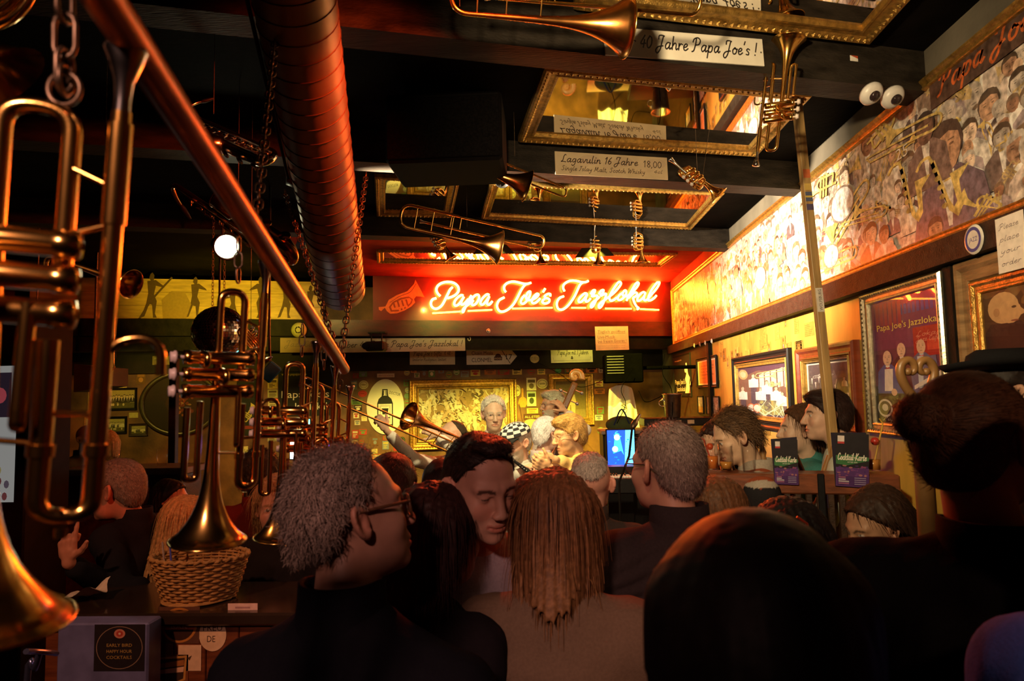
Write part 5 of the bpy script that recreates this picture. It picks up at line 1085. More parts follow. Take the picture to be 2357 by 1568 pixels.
def caps_sdf(C, k=.008):
    def f(p):
        d = None
        for a, b, ra, rb in C:
            e = sd_cone(p, a, b, ra, rb); d = e if d is None else smin(d, e, k)
        return d
    return f
def bounds(C, pad=.02):
    P = np.array([q for c in C for q in (c[0], c[1])]); R = max(max(c[2], c[3]) for c in C); return P.min(0) - R - pad, P.max(0) + R + pad
def noise3(p, s, seed=0):
    q = p * s; r = np.zeros(len(p)); g = np.random.default_rng(seed)
    for k in range(6):
        v = g.normal(0, 1, 3); r += np.sin(q @ v * (1 + .5 * k) + g.uniform(0, 6)) / (1 + .5 * k)
    return r / 3
def strands(mb, roots, nrm, cols, L, seg, width, lift, flow, curl, rs, jitter=.3, grav=.0):
    """ribbon hairs: roots (n,3), nrm (n,3), flow fn -> direction"""
    n = len(roots); P = roots.copy(); N = nrm.copy(); D = flow(P); D -= (D * N).sum(1)[:, None] * N; D /= np.maximum(np.linalg.norm(D, axis=1), 1e-6)[:, None]
    D = D + N * lift + rs.normal(0, jitter, (n, 3)); D /= np.linalg.norm(D, axis=1)[:, None]; side = np.cross(D, N); side /= np.maximum(np.linalg.norm(side, axis=1), 1e-6)[:, None]
    ph = rs.uniform(0, 6.28, n); Ls = L * rs.uniform(.6, 1.15, n); pts = [P]; dirs = [D]
    for k in range(seg):
        D = D + side * (np.cos(ph + k * 1.6) * curl)[:, None] + N * (np.sin(ph + k * 1.6) * curl * .6 - .10 * lift)[:, None] + np.array((0, 0, -grav)); D /= np.linalg.norm(D, axis=1)[:, None]
        P = P + D * (Ls / seg)[:, None]; pts.append(P); dirs.append(D)
    pts = np.stack(pts, 1); m = seg + 1; w = width * np.linspace(1, .35, m)[None, :, None]; A = pts - side[:, None] * w; B = pts + side[:, None] * w
    V = np.concatenate((A, B), 1).reshape(-1, 3); base = (np.arange(n) * 2 * m)[:, None]; F = []
    for k in range(seg): F.append(np.stack((base[:, 0] + k, base[:, 0] + k + 1, base[:, 0] + m + k + 1, base[:, 0] + m + k), 1))
    F = np.concatenate(F); C = np.repeat(cols, 2 * m, 0); mb.add(V, F.tolist(), C, True)
def tri_sample(P, Q, n, rs, ok=None):
    a, b, c, d = (P[Q[:, k]] for k in range(4)); nn = np.cross(c - a, d - b); ar = np.linalg.norm(nn, axis=1); cen = (a + b + c + d) / 4
    w = ar.copy()
    if ok is not None: w = w * ok(cen)
    if w.sum() <= 0: return np.zeros((0, 3)), np.zeros((0, 3))
    i = rs.choice(len(Q), n, p=w / w.sum()); u, v = rs.uniform(0, 1, (n, 1)), rs.uniform(0, 1, (n, 1))
    pos = (a[i] * (1 - u) + b[i] * u) * (1 - v) + (d[i] * (1 - u) + c[i] * u) * v; nr = nn[i] / np.maximum(ar[i], 1e-12)[:, None]; return pos, nr
def rotm(yaw, pitch=0, roll=0): return np.array(Euler((pitch, roll, yaw), 'XYZ').to_matrix())
PEOPLE = []
def person(label, head, yaw, skin=(.55, .30, .20), hairc=(.05, .03, .02), style='short', res=.006, stature=None, body_yaw=None, pitch=0, roll=0, hs=1.0,
           top=(.02, .02, .025), kind='jacket', trousers=(.02, .02, .03), arms=None, hands=True, sit=None, hopt=None, hairopt=None, beard=None, lean=(0, 0), collar=True, topfn=None, shoulders=1.0, floor=0.0, group=None, glasses=None, hres=None, lips=True, drop=0.0):
    """head: world position of the head centre. yaw: direction the face points, degrees clockwise seen from above from +Y (0 = away from the camera)."""
    hopt = hopt or {}; hairopt = hairopt or {}; head = np.array(head, float); rs = np.random.default_rng(int(abs(head[0] * 977 + head[1] * 131 + head[2] * 31) * 100) % 2 ** 31)
    by = math.radians(-(body_yaw if body_yaw is not None else yaw)); hy = math.radians(-yaw)
    hsz = hs; Hz = head[2] - floor; sc = np.clip(Hz / 1.635, .86, 1.10) if sit is None else hs
    RB = rotm(by); t = thing('person', label, 'person', (head[0], head[1], floor), group)
    # local frame: origin at the head centre, metres, world axes
    RH = rotm(hy, math.radians(pitch), math.radians(roll)); hf = head_sdf(hopt)
    J = lambda x, y, z: RB @ (np.array((x, y, z)) * sc) + np.array((lean[0], lean[1], 0)) * min(1, max(0, -z / .5))    # joint in body axes relative to head
    nb = J(0, -.050, -.185); fz = -(head[2] - floor)
    sh = .185 * shoulders
    if sit is None: hipz = min(-.70 * sc, fz + .86) / sc if False else (fz + .50 * Hz) / sc
    else: hipz = (sit - head[2] + .09) / sc
    hipy = -.03
    Sh = [J(s * sh, -.045, -.245 - drop) for s in (-1, 1)]; Hip = [J(s * .095, hipy, hipz) for s in (-1, 1)]
    if sit is None: Kn = [J(s * .105, -.01, (hipz + fz / sc) / 2 + .02) for s in (-1, 1)]; An = [J(s * .11, -.06, fz / sc + .09) for s in (-1, 1)]
    else: Kn = [J(s * .14, .40, hipz + .01) for s in (-1, 1)]; An = [J(s * .14, .38, max(fz / sc + .09, hipz - .46)) for s in (-1, 1)]
    To = [a + RB @ np.array((s * .02, .15, -.055)) * sc for a, s in zip(An, (-1, 1))]
    arms = arms or {}
    El, Wr, Hd = [], [], []
    for i, s in enumerate((-1, 1)):
        a = arms.get('L' if s < 0 else 'R')
        if a is None: e = J(s * (sh + .065), -.03, -.52); w = J(s * (sh + .02), .17, -.66); hd = (RB @ np.array((-s * .3, .8, -.3)), RB @ np.array((-s * .8, -.2, -.6)), .8, False)
        else:
            w = np.array(a['w'], float) - head; e = np.array(a['e'], float) - head if 'e' in a else (Sh[i] + w) / 2 + RB @ np.array((s * .08, -.06, -.10)) * sc
            hd = (a.get('d', w - e), a.get('n', (0, 0, -1)), a.get('curl', .7), a.get('point', False))
        El.append(e); Wr.append(w); Hd.append((hd, a or {}))
    # ---- skin: head, neck, hands as one body mesh with a slim core below
    tone = np.array(skin)
    hl = lambda p: (p @ RH) / hsz
    core = [(J(0, -.05, -.30), J(0, -.03, hipz), .065 * sc, .070 * sc)]
    for i in (0, 1): core += [(Hip[i], Kn[i], .065 * sc, .045 * sc), (Kn[i], An[i], .045 * sc, .030 * sc), (An[i], To[i], .030 * sc, .026 * sc), (Sh[i], El[i], .040 * sc, .034 * sc), (El[i], Wr[i], .034 * sc, .024 * sc), (J(0, -.05, -.28), Sh[i] + RB @ np.array((0, -.01, -.02)), .045 * sc, .038 * sc)]
    cf = caps_sdf(core, .03)
    def fbody(p): d = hf(hl(p)) * hsz; return smin(d, neck_sdf(p @ RH if False else p, nb, sc) if False else smin(sd_cone(p, RH @ np.array((0, -.022, -.055)) * hsz, nb, .050 * hsz, .060 * sc), sd_cone(p, nb, nb + RB @ np.array((0, -.01, -.12)), .060 * sc, .066 * sc), .02), .022 * hsz)
    P, Q = nets(fbody, (-.14 * hsz - .0, -.15 * hsz - .02, -.34), (.14 * hsz, .15 * hsz + .0, .135 * hsz), res) if abs(math.sin(hy)) < .0 else nets(fbody, (-.16 * hsz, -.16 * hsz, -.34), (.16 * hsz, .16 * hsz, .14 * hsz), res)
    h = hl(P); C = np.tile(tone, (len(P), 1)); ax = np.abs(h[:, 0])
    def paint(mask, col, k=1.0): C[mask] = C[mask] * (1 - k) + np.array(col) * k
    front = h[:, 1] > .055
    paint(front & (((h[:, 0] * 0 + ax - .038) / .020) ** 2 + ((h[:, 2] + .030) / .022) ** 2 < 1), tone * (1.05, .82, .78), .5)
    if lips: paint(front & (ax < .027) & (np.abs(h[:, 2] + .0705 - hopt.get('smile', 0) * 12 * ax ** 2) < .0105 - .18 * ax) & (h[:, 1] > .078), tone * (.85, .50, .48), .8)
    if hopt.get('smile', 0) > .6: paint(front & (ax < .018) & (np.abs(h[:, 2] + .0705 - hopt['smile'] * 12 * ax ** 2) < .0042) & (h[:, 1] < .0985), (.75, .70, .62), .9)
    ey = front & (((ax - .032) / .0125) ** 2 + ((h[:, 2] - .001) / (.0055 if not hopt.get('closed') else .0022)) ** 2 < 1)
    if not hopt.get('closed'): paint(ey, (.62, .58, .54), .9)
    paint(ey & (((ax - .032) / .0062) ** 2 + (h[:, 2] / .0065) ** 2 < 1 if not hopt.get('closed') else ey), (.02, .015, .012), .95)
    paint(front & (np.abs(h[:, 2] - .0215 + .25 * np.abs(ax - .03)) < .0045) & (ax > .013) & (ax < .050), hairopt.get('brow', np.array(hairc) * .8), .8)
    paint((ax > .073) & (h[:, 2] > -.05), tone * (1.08, .80, .76), .5)
    if beard is not None:
        bm = (h[:, 2] < -.045 - .0 + .2 * (ax - .04)) & (h[:, 2] > -.135) & (h[:, 1] > .005) & ~((ax < .024) & (np.abs(h[:, 2] + .0705) < .008)); paint(bm, beard, .75)
    V = [P]; F = [Q]; CC = [C]; nv = len(P)
    if hands:
        for i in (0, 1):
            (d_, n_, cu, pt), a = Hd[i]
            if a.get('hide'): continue
            hk = caps_sdf(hand_prims(Wr[i], np.array(d_), np.array(n_), a.get('th', (1 if i == 0 else -1)), cu, a.get('spread', .25), pt, a.get('thumb', .5)) + [(El[i] * .35 + Wr[i] * .65, Wr[i], .030 * sc, .024 * sc)], .007)
            prs = hand_prims(Wr[i], np.array(d_), np.array(n_), a.get('th', (1 if i == 0 else -1)), cu, a.get('spread', .25), pt, a.get('thumb', .5)) + [(El[i] * .35 + Wr[i] * .65, Wr[i], .03, .024)]
            lo, hi = bounds(prs); p2, q2 = nets(hk, lo, hi, a.get('res', max(res, .0055))); V.append(p2); F.append(q2 + nv); CC.append(np.tile(tone, (len(p2), 1))); nv += len(p2)
    lo, hi = bounds(core, .03); p2, q2 = nets(cf, lo, hi, .028); V.append(p2); F.append(q2 + nv); CC.append(np.tile(tone, (len(p2), 1))); nv += len(p2)
    def setloc(o): o.location = (0, 0, head[2] - floor); return o
    body = setloc(smesh('body', np.concatenate(V), np.concatenate(F), np.concatenate(CC), SKIN, t))
    # ---- clothes
    q = .030 if kind == 'puffer' else (.018 if kind in ('jacket', 'hoodie') else .010)
    cr = res if res > .0055 else .008; cr = max(cr, .008)
    tc = [(J(0, -.045, -.30), J(0, -.035, -.42), .125 * sc + q, .125 * sc + q)]
    torso = [(J(-.075 * shoulders, -.045, -.33), J(-.055, -.02, hipz + .02), .095 * sc + q, .088 * sc + q), (J(.075 * shoulders, -.045, -.33), J(.055, -.02, hipz + .02), .095 * sc + q, .088 * sc + q), (J(0, -.055, -.225), J(0, -.05, -.30), .075 * sc + q * .6, .10 * sc + q),
             (J(0, -.052, -.215), Sh[0], .066 * sc + q * .5, .058 * sc + q), (J(0, -.052, -.215), Sh[1], .066 * sc + q * .5, .058 * sc + q)]
    slv = []
    for i in (0, 1): slv += [(Sh[i], El[i], .055 * sc + q, .044 * sc + q * .8), (El[i], El[i] * .18 + Wr[i] * .82 if not (arms.get('L' if i == 0 else 'R') or {}).get('bare') else El[i] * .8 + Wr[i] * .2, .044 * sc + q * .8, .034 * sc + q * .7)]
    f1 = caps_sdf(torso, .05); f2 = caps_sdf(slv, .02)
    def fcl(p):
        d = smin(f1(p), f2(p), .03)
        if kind == 'puffer':
            zz = p[:, 2] + .35 * np.sqrt(((p[:, :2] - nb[:2]) ** 2).sum(1)); d = d - .007 * np.abs(np.sin(zz * PI / .038)) + .003
        else: d = d + .0035 * noise3(p, 22, 3) + .002 * noise3(p, 60, 5)
        return smax(d, -(sd_cone(p, nb + (0, 0, .10), nb + (0, 0, -.01), .060 * sc, .058 * sc)), .01)
    lo, hi = bounds(torso + slv, .02); P, Q = nets(fcl, lo, hi, cr); C = np.tile(np.array(top, float), (len(P), 1))
    if topfn is not None:
        bl = (P @ RB) / sc; C = topfn(bl, C)
    o = setloc(smesh({'shirt': 'shirt', 'hoodie': 'hoodie', 'puffer': 'quilted_jacket'}.get(kind, 'jacket'), P, Q, C, CLOTH, t))
    if collar:
        n_ = 26; a = np.linspace(0, 2 * PI, n_, endpoint=False); hgt = hairopt.get('collar', .060 if kind != 'shirt' else .040) * sc; r0 = (.074 if kind != 'shirt' else .066) * sc; V = []
        for k, (rr, zz) in enumerate(((r0 + .012, -.035), (r0 + .004, hgt * .45), (r0 + .002, hgt), (r0 - .007, hgt), (r0 - .004, hgt * .3), (r0 - .002, -.04))):
            cut = 1 - .55 * np.clip(np.cos(a - PI / 2), 0, 1) ** 2 * (k in (2, 3, 1)); rx = rr * 1.0; V.append(np.stack((rx * np.cos(a), rr * 1.05 * np.sin(a) - .008, np.full(n_, 1.0) * zz * cut + .020), 1) @ RB.T + nb)
        F = []
        for k in range(5):
            for i in range(n_): j = (i + 1) % n_; F.append((k * n_ + i, k * n_ + j, (k + 1) * n_ + j, (k + 1) * n_ + i))
        cb = MB(); cc = hairopt.get('collarc', top); cb.add(np.concatenate(V), F, cc, True); setloc(cb.obj('collar', CLOTH, t, True))
    lg = []
    for i in (0, 1): lg += [(Hip[i], Kn[i], .085 * sc, .060 * sc), (Kn[i], An[i], .060 * sc, .045 * sc)]
    lg += [(J(0, hipy, hipz + .06), J(0, hipy, hipz), .12 * sc, .12 * sc)]
    lo, hi = bounds(lg, .02); P, Q = nets(caps_sdf(lg, .03), lo, hi, .022); setloc(smesh('trousers', P, Q, np.tile(np.array(trousers), (len(P), 1)), CLOTH, t))
    for i in (0, 1):
        sp = [(An[i] + (0, 0, -.055 * sc), To[i] + (0, 0, -.002), .034 * sc, .030 * sc)]; lo, hi = bounds(sp); lo[2] = max(lo[2], fz - .0); P, Q = nets(lambda p: np.maximum(caps_sdf(sp)(p), fz + .002 - p[:, 2]), lo - (0, 0, .02), hi, .016)
        if len(P): setloc(smesh('shoe', P, Q, np.tile((.015, .012, .012), (len(P), 1)), CLOTH, t))
    # ---- hair
    hairc = np.array(hairc, float)
    if style != 'bald':
        th = hairopt.get('thick', .012); p0 = np.array(hairopt.get('line', (.070, .062))); sl = hairopt.get('slope', .88); low = hairopt.get('low', -.100)
        amp = hairopt.get('amp', .003); fr = hairopt.get('freq', 70)
        def fh(p):
            h = p; d = sd_ell(h, (0, -.016, .032), (.0780 + th, .0985 + th, .0885 + th))
            d = smin(d, sd_ell(h, (0, -.055, -.02), (.066 + th * .8, .052 + th, .075)), .03)
            cut = (h[:, 1] - p0[0]) - sl * (h[:, 2] - p0[1]) - hairopt.get('temple', .25) * (np.abs(h[:, 0]) - .04); d = smax(d, cut * .75, .008)
            earz = sd_ell(np.stack((np.abs(h[:, 0]), h[:, 1], h[:, 2]), 1), (.088, -.006, -.010), (.03, .024, .036)); d = smax(d, -earz, .006) if hairopt.get('ears', True) else d
            d = smax(d, low - h[:, 2], .01)
            if style == 'long':
                L = hairopt.get('len', .34); bw = hairopt.get('wid', .085)
                lg_ = sd_cone(h * (1, 1.35, 1), (0, -.085, .03), (0, -hairopt.get('back', .21), -L), bw + .012, bw); d = smin(d, lg_, .05)
                for s in (-1, 1): d = smin(d, sd_cone(h, (s * .070, -.02, .04), (s * hairopt.get('flare', .085), -.03 - hairopt.get('back', .21) * .35, -L * .85), .034, .030), .03)
                d = smax(d, (h[:, 1] - hairopt.get('front', .055)) - 1.0 * (h[:, 2] - .055), .01)
            elif style == 'bob':
                for s in (-1, 1): d = smin(d, sd_cone(h, (s * .066, -.03, .05), (s * .080, -.025, -hairopt.get('len', .10)), .034, .032), .03)
                d = smin(d, sd_cone(h, (0, -.07, .0), (0, -.075, -hairopt.get('len', .10)), .075, .070), .03); d = smax(d, (h[:, 1] - .045) - .95 * (h[:, 2] - .062), .01)
            elif style == 'bun':
                d = smin(d, sd_ell(h, hairopt.get('bun', (0, -.125, .06)), (.042, .045, .042)), .012)
            elif style == 'quiff':
                d = smin(d, sd_ell(h, (0, .034, .112), (.052, .050, .020)), .015); d = smax(d, (h[:, 1] - .082) - .42 * (h[:, 2] - .098), .006)
            elif style == 'mop':
                d = smin(d, sd_ell(h, (0, .035, .085), (.075, .060, .040)), .02); d = smax(d, (h[:, 1] - .095) - .5 * (h[:, 2] - .045), .01)
            pol = np.arctan2(h[:, 0], -h[:, 1] - .0)
            if style in ('long', 'bob'): d = d + amp * np.sin(pol * 26 + 6 * h[:, 2]) * .6 + amp * np.sin(pol * 61 + 3)
            else: d = d + amp * noise3(h, fr, 11) + amp * .6 * noise3(h, fr * 2, 13)
            return d
        L = hairopt.get('len', .12) if style in ('long', 'bob') else .13
        hr = hres or max(res, .005); lo = (-.15, -.20, -max(.14, L + .08)); hi = (.15, .13, .16)
        if style == 'bun': lo = (-.17, -.24, -.14)
        P, Q = nets(fh, lo, hi, hr)
        nz = .75 + .45 * rs.random(len(P)); C = hairc[None] * nz[:, None]
        if 'tip' in hairopt: k = np.clip((P[:, 2] - .05) / -max(L, .1), 0, 1)[:, None]; C = C * (1 - k) + np.array(hairopt['tip'])[None] * k * nz[:, None]
        if 'side' in hairopt: k = (P[:, 2] < hairopt.get('sidez', .05))[:, None]; C = np.where(k, np.array(hairopt['side'])[None] * nz[:, None], C)
        mb = MB(); mb.v = [(P * hsz) @ RH.T]; mb.f = [tuple(x) for x in Q.tolist()]; mb.c = [C]; mb.sm = [True] * len(Q); mb.mi = [0] * len(Q); mb.n = len(P)
        ns = hairopt.get('strands', 0)
        if ns and len(Q):
            rp, rn = tri_sample(P, Q, ns, rs, lambda c: ((c[:, 2] > low + .004) & ~((c[:, 1] > .03) & (c[:, 2] < .03) & (style not in ('long', 'bob'))) & ~((np.abs(c[:, 0]) > .055) & (c[:, 1] > -.036) & (c[:, 2] < .034) & (style in ('short', 'quiff', 'bun')))).astype(float))
            cl = hairc[None] * rs.uniform(.5, 1.7, (ns, 1))
            if 'tip' in hairopt: k = np.clip((rp[:, 2] - .05) / -max(L, .1), 0, 1)[:, None]; cl = cl * (1 - k) + np.array(hairopt['tip'])[None] * k * rs.uniform(.6, 1.6, (ns, 1))
            if 'side' in hairopt: k = (rp[:, 2] < hairopt.get('sidez', .05))[:, None]; cl = np.where(k, np.array(hairopt['side'])[None] * rs.uniform(.6, 1.5, (ns, 1)), cl)
            if style in ('long', 'bob'): flow = lambda p: np.stack((p[:, 0] * .3, -.25 * (p[:, 2] > .03) - .02, -np.ones(len(p)) * .9), 1)
            elif hairopt.get('flow') == 'fwd': flow = lambda p: np.stack((p[:, 0] * .2, np.where(p[:, 2] > .06, .8, -.3), np.where(p[:, 2] > .06, .3, -.8)), 1)
            elif hairopt.get('flow') == 'bun': bq = np.array(hairopt.get('bun', (0, -.125, .06))); flow = lambda p: bq[None] - p
            else: flow = lambda p: np.stack((p[:, 0] * 1.5, -.5 - p[:, 1] * 2, -.35 - 2 * (.05 - p[:, 2]) * 0 - .6 * (p[:, 2] < .06)), 1)
            m2 = MB(); strands(m2, rp, rn, cl, hairopt.get('slen', .03), hairopt.get('seg', 4), hairopt.get('sw', .0009), hairopt.get('lift', .35), flow, hairopt.get('curl', .25), rs, hairopt.get('jit', .25), hairopt.get('grav', .05))
            mb.add((m2.v[0] * hsz) @ RH.T, m2.f, m2.c[0], True)
        setloc(mb.obj('hair', HAIRM, t, True))
    if beard is not None:
        def fb(p):
            h = p; d = np.minimum(sd_ell(h, (0, .045, -.080), (.054, .050, .046)), 1); d = smin(d, sd_ell(h, (0, .082, -.056), (.030, .016, .010)), .008)
            d = smax(d, -(sd_ell(h, (0, .099, -.071), (.020, .012, .006))), .004); d = smax(d, h[:, 2] + .045 - .9 * (np.abs(h[:, 0]) - .03) * (h[:, 1] < .07), .006); return smax(d, .0 - h[:, 1], .006) + .002 * noise3(h, 120, 2)
        P, Q = nets(fb, (-.08, -.02, -.15), (.08, .12, -.02), max(res, .005))
        if len(P): setloc(smesh('beard', (P * hsz) @ RH.T, Q, np.array(beard)[None] * (.7 + .5 * rs.random((len(P), 1))), HAIRM, t))
    if glasses is not None:
        gb = MB(); r = .0016 * glasses.get('w', 1.0); gc = glasses.get('c', (.12, .05, .02))
        for s in (-1, 1):
            aa = np.linspace(0, 2 * PI, 22, endpoint=False); ring = np.stack((s * .0335 + .0255 * np.sign(np.cos(aa)) * np.abs(np.cos(aa)) ** .75, .104 - .18 * np.abs(.0335 * s + .0255 * np.cos(aa)) + 0 * aa, -.004 + .0205 * np.sign(np.sin(aa)) * np.abs(np.sin(aa)) ** .8), 1)
            gb.tube((ring * hsz) @ RH.T, r * hsz, 6, gc, closed=True)
            gb.tube((np.array([(s * .058, .094, .006), (s * .076, .06, .009), (s * .085, -.005, .012), (s * .082, -.045, -.008), (s * .078, -.058, -.022)]) * hsz) @ RH.T, r * 1.25 * hsz, 6, gc)
        gb.tube((np.array([(-.010, .101, .003), (0, .107, .007), (.010, .101, .003)]) * hsz) @ RH.T, r * hsz, 6, gc); go = setloc(gb.obj('glasses', PAINT, t, True))
        lb = MB()
        for s in (-1, 1): aa = np.linspace(0, 2 * PI, 20, endpoint=False); lb.add((np.stack((s * .0335 + .0245 * np.cos(aa), .104 - .18 * np.abs(.0335 * s + .0245 * np.cos(aa)), -.004 + .0195 * np.sin(aa)), 1) * hsz) @ RH.T, [tuple(range(20))])
        lb.obj('lenses', pane_glass(), go, True)
    PEOPLE.append((t, head, RH, RB, sc, head + (Hip[0] + Hip[1]) / 2, sit)); return t
# ------------------------------------------------------------------ the crowd and the band
def hd(px, py, d): return atD(px, py, d)
LONG = dict(strands=5200, slen=.13, seg=5, lift=.02, curl=.04, jit=.05, grav=.6, sw=.0011)
# foreground listeners
person('man in black jacket with curly grey hair and thin glasses, seen from behind', hd(812, 1185, 1.30), 60, skin=(.42, .22, .15), hairc=(.205, .150, .120), style='short', res=.0036, body_yaw=12, pitch=9, roll=-4, hs=1.02,
       top=(.007, .007, .010), hairopt=dict(line=(.028, .088), temple=.5, strands=9000, slen=.026, curl=.75, lift=.55, jit=.5, thick=.013, amp=.006, freq=60, sw=.0009, low=-.088, collar=.062), glasses=dict(c=(.10, .04, .015), w=1.5), lean=(.03, -.02), shoulders=1.06, drop=.055, hopt=dict(jaw=1.06, nose=.8))
person('woman with long dark brown hair standing close before the smiling young man', hd(1012, 1235, 1.62), 38, hairc=(.030, .012, .010), style='long', res=.007, top=(.015, .012, .014), hairopt=dict(len=.26, wid=.058, flare=.06, strands=2600, slen=.11, seg=4, lift=.03, curl=.08, jit=.07, grav=.5, sw=.0011), lean=(-.04, .06), hands=False)
person('smiling young man with dark quiff and open light shirt looking down', hd(1108, 1116, 1.66), 147, skin=(.56, .30, .21), hairc=(.022, .012, .009), style='quiff', res=.0036, pitch=-16, roll=3, body_yaw=150, kind='shirt', top=(.42, .38, .42), hopt=dict(smile=.55, closed=True, nose=.85),
       hairopt=dict(strands=4200, slen=.016, flow='fwd', lift=.12, curl=.1, jit=.12, thick=.004, line=(.050, .074), collarc=(.45, .42, .46)), lean=(.02, .22), hands=False,
       topfn=lambda b, C: np.where(((b[:, 1] > .02) & (np.abs(b[:, 0]) < .055) & (b[:, 2] > -.34))[:, None], np.array((.52, .28, .20))[None], C))
person('young woman with long straight brown hair, seen from behind in beige jacket', hd(1282, 1205, 1.62), 6, hairc=(.16, .070, .028), style='long', res=.0055, top=(.17, .115, .075), kind='jacket', hairopt=dict(LONG, len=.38, wid=.048, flare=.052, back=.275, tip=(.30, .16, .065), collarc=(.20, .085, .035), collar=.05), shoulders=.95, hands=False, lean=(0, -.02))
person('grey haired man with glasses in dark quilted jacket, seen from behind', hd(1532, 1074, 1.88), -38, skin=(.46, .24, .16), hairc=(.20, .14, .12), style='short', res=.0045, body_yaw=-22, kind='puffer', top=(.034, .026, .026), hairopt=dict(line=(.055, .075), strands=5200, slen=.014, lift=.7, jit=.35, curl=.1, thick=.006, amp=.0015, sw=.0008, collar=.075), glasses=dict(c=(.05, .03, .02), w=1.2), shoulders=1.08, hands=False)
person('woman in black top with her hair pinned in a bun beside the heart ornament', hd(2248, 1015, 1.22), 66, skin=(.40, .20, .14), hairc=(.085, .038, .020), style='bun', res=.0045, top=(.008, .008, .010), body_yaw=25, hairopt=dict(bun=(0, -.135, .045), strands=5200, slen=.028, flow='bun', lift=.0, jit=.05, curl=.03, thick=.006, amp=.0012, sw=.0008, low=-.085, collar=.05), shoulders=1.05, hands=False, lean=(.02, 0))
person('person with black hair standing nearest, only a dark hump of head and shoulder', hd(1740, 1500, .66), 8, hairc=(.004, .0025, .0025), style='bob', res=.007, top=(.010, .006, .007), hairopt=dict(len=.12, thick=.018, amp=.0008), hands=False, floor=0, shoulders=1.0)
person('person in blue shirt of whom only a shoulder shows', hd(2640, 1040, .92), -10, hairc=(.03, .02, .015), style='short', res=.008, kind='shirt', top=(.10, .17, .80), hands=False, shoulders=1.15)
person('man with thin grey hair round a pink bald crown, dark collar up', hd(1362, 1112, 2.75), 12, skin=(.50, .26, .19), hairc=(.30, .25, .22), style='short', res=.006, top=(.035, .025, .022), hairopt=dict(line=(-.045, .075), slope=1.4, strands=1800, slen=.014, lift=.3, thick=.006, collar=.075), hands=False)
person('man with short dark hair in front of the trombone player', hd(905, 1124, 2.5), 10, hairc=(.045, .016, .012), style='short', res=.007, top=(.02, .015, .015), hairopt=dict(strands=1500, slen=.014, lift=.4), hands=False)
person('man with short black hair before the red tie of the trombonist', hd(1020, 1126, 2.9), -6, hairc=(.022, .010, .008), style='short', res=.008, top=(.02, .015, .015), hairopt=dict(strands=900, slen=.013, lift=.4), hands=False)
person('woman with auburn hair half hidden by the long haired girl', hd(1238, 1176, 2.25), 5, hairc=(.14, .040, .018), style='bob', res=.007, top=(.03, .02, .02), hairopt=dict(strands=1600, slen=.05, lift=.05, grav=.4, jit=.06), hands=False)
person('woman with smooth chestnut hair sitting below the wooden railing', hd(1636, 1182, 2.45), -20, hairc=(.10, .040, .018), style='long', res=.007, top=(.03, .02, .03), hairopt=dict(len=.22, strands=1800, slen=.09, lift=.03, grav=.5, jit=.05), hands=False, sit=.62)
person('woman with short black hair and ear ring sitting below the second menu card', hd(1806, 1248, 1.98), -48, skin=(.36, .17, .11), hairc=(.012, .008, .008), style='bob', res=.006, top=(.015, .012, .014), hairopt=dict(len=.08, strands=1200, slen=.04, lift=.03, grav=.4, jit=.05), hands=False, sit=.62)
person('dark haired person bent forward below the railing, forehead showing', hd(2012, 1212, 2.45), -105, skin=(.42, .22, .13), hairc=(.035, .016, .010), style='long', res=.007, pitch=-18, top=(.015, .012, .012), hairopt=dict(strands=900, slen=.07, lift=.03, grav=.4, len=.16, front=.045), hands=False, sit=.66)
# bench along the mural wall
person('laughing woman with dark fringe sitting at the booth beside the curly man', hd(1652, 1026, 3.55), -125, skin=(.66, .40, .27), hairc=(.035, .014, .010), style='long', res=.006, pitch=-8, roll=8, top=(.55, .50, .42), kind='shirt', hopt=dict(smile=1.0), hairopt=dict(len=.2, strands=1600, slen=.08, lift=.03, grav=.5, jit=.06, front=.062), sit=.62, hands=False, body_yaw=-110, floor=.2, lean=(.02, .22))
person('man with long curly mullet and patterned jacket leaning over the booth table', hd(1690, 1004, 3.22), -96, skin=(.66, .42, .28), hairc=(.10, .052, .025), style='short', res=.0048, pitch=-24, body_yaw=-80, top=(.40, .34, .28), hopt=dict(smile=.6, nose=1.1), hairopt=dict(line=(.052, .075), strands=4200, slen=.055, curl=.75, lift=.35, jit=.35, seg=6, thick=.016, low=-.15, amp=.006, sw=.0011, grav=.12), sit=.62, lean=(.10, .02), hands=False, floor=.2,
       topfn=lambda b, C: np.where(((np.sin(b[:, 0] * 40 + np.sin(b[:, 2] * 30) * 2 + b[:, 2] * 30) > .25) & (b[:, 2] > -.21))[:, None], np.array((.30, .07, .03))[None], np.where(((np.sin(b[:, 2] * 34 - b[:, 0] * 22) > .5) & (b[:, 2] > -.21))[:, None], np.array((.03, .025, .025))[None], np.where((b[:, 2] < -.21)[:, None], np.array((.02, .018, .02))[None], C))))  # below the rail the shade is put into the jacket colour
person('woman with brown hair tied back and a drop ear ring, in profile', hd(1842, 988, 3.58), -84, skin=(.66, .44, .32), hairc=(.085, .038, .018), style='long', res=.005, top=(.06, .22, .20), hopt=dict(nose=1.05), hairopt=dict(len=.20, strands=2000, slen=.09, lift=.02, grav=.5, jit=.04, front=.040, tip=(.12, .05, .02)), sit=.62, hands=False, floor=.2, lean=(.0, .16))
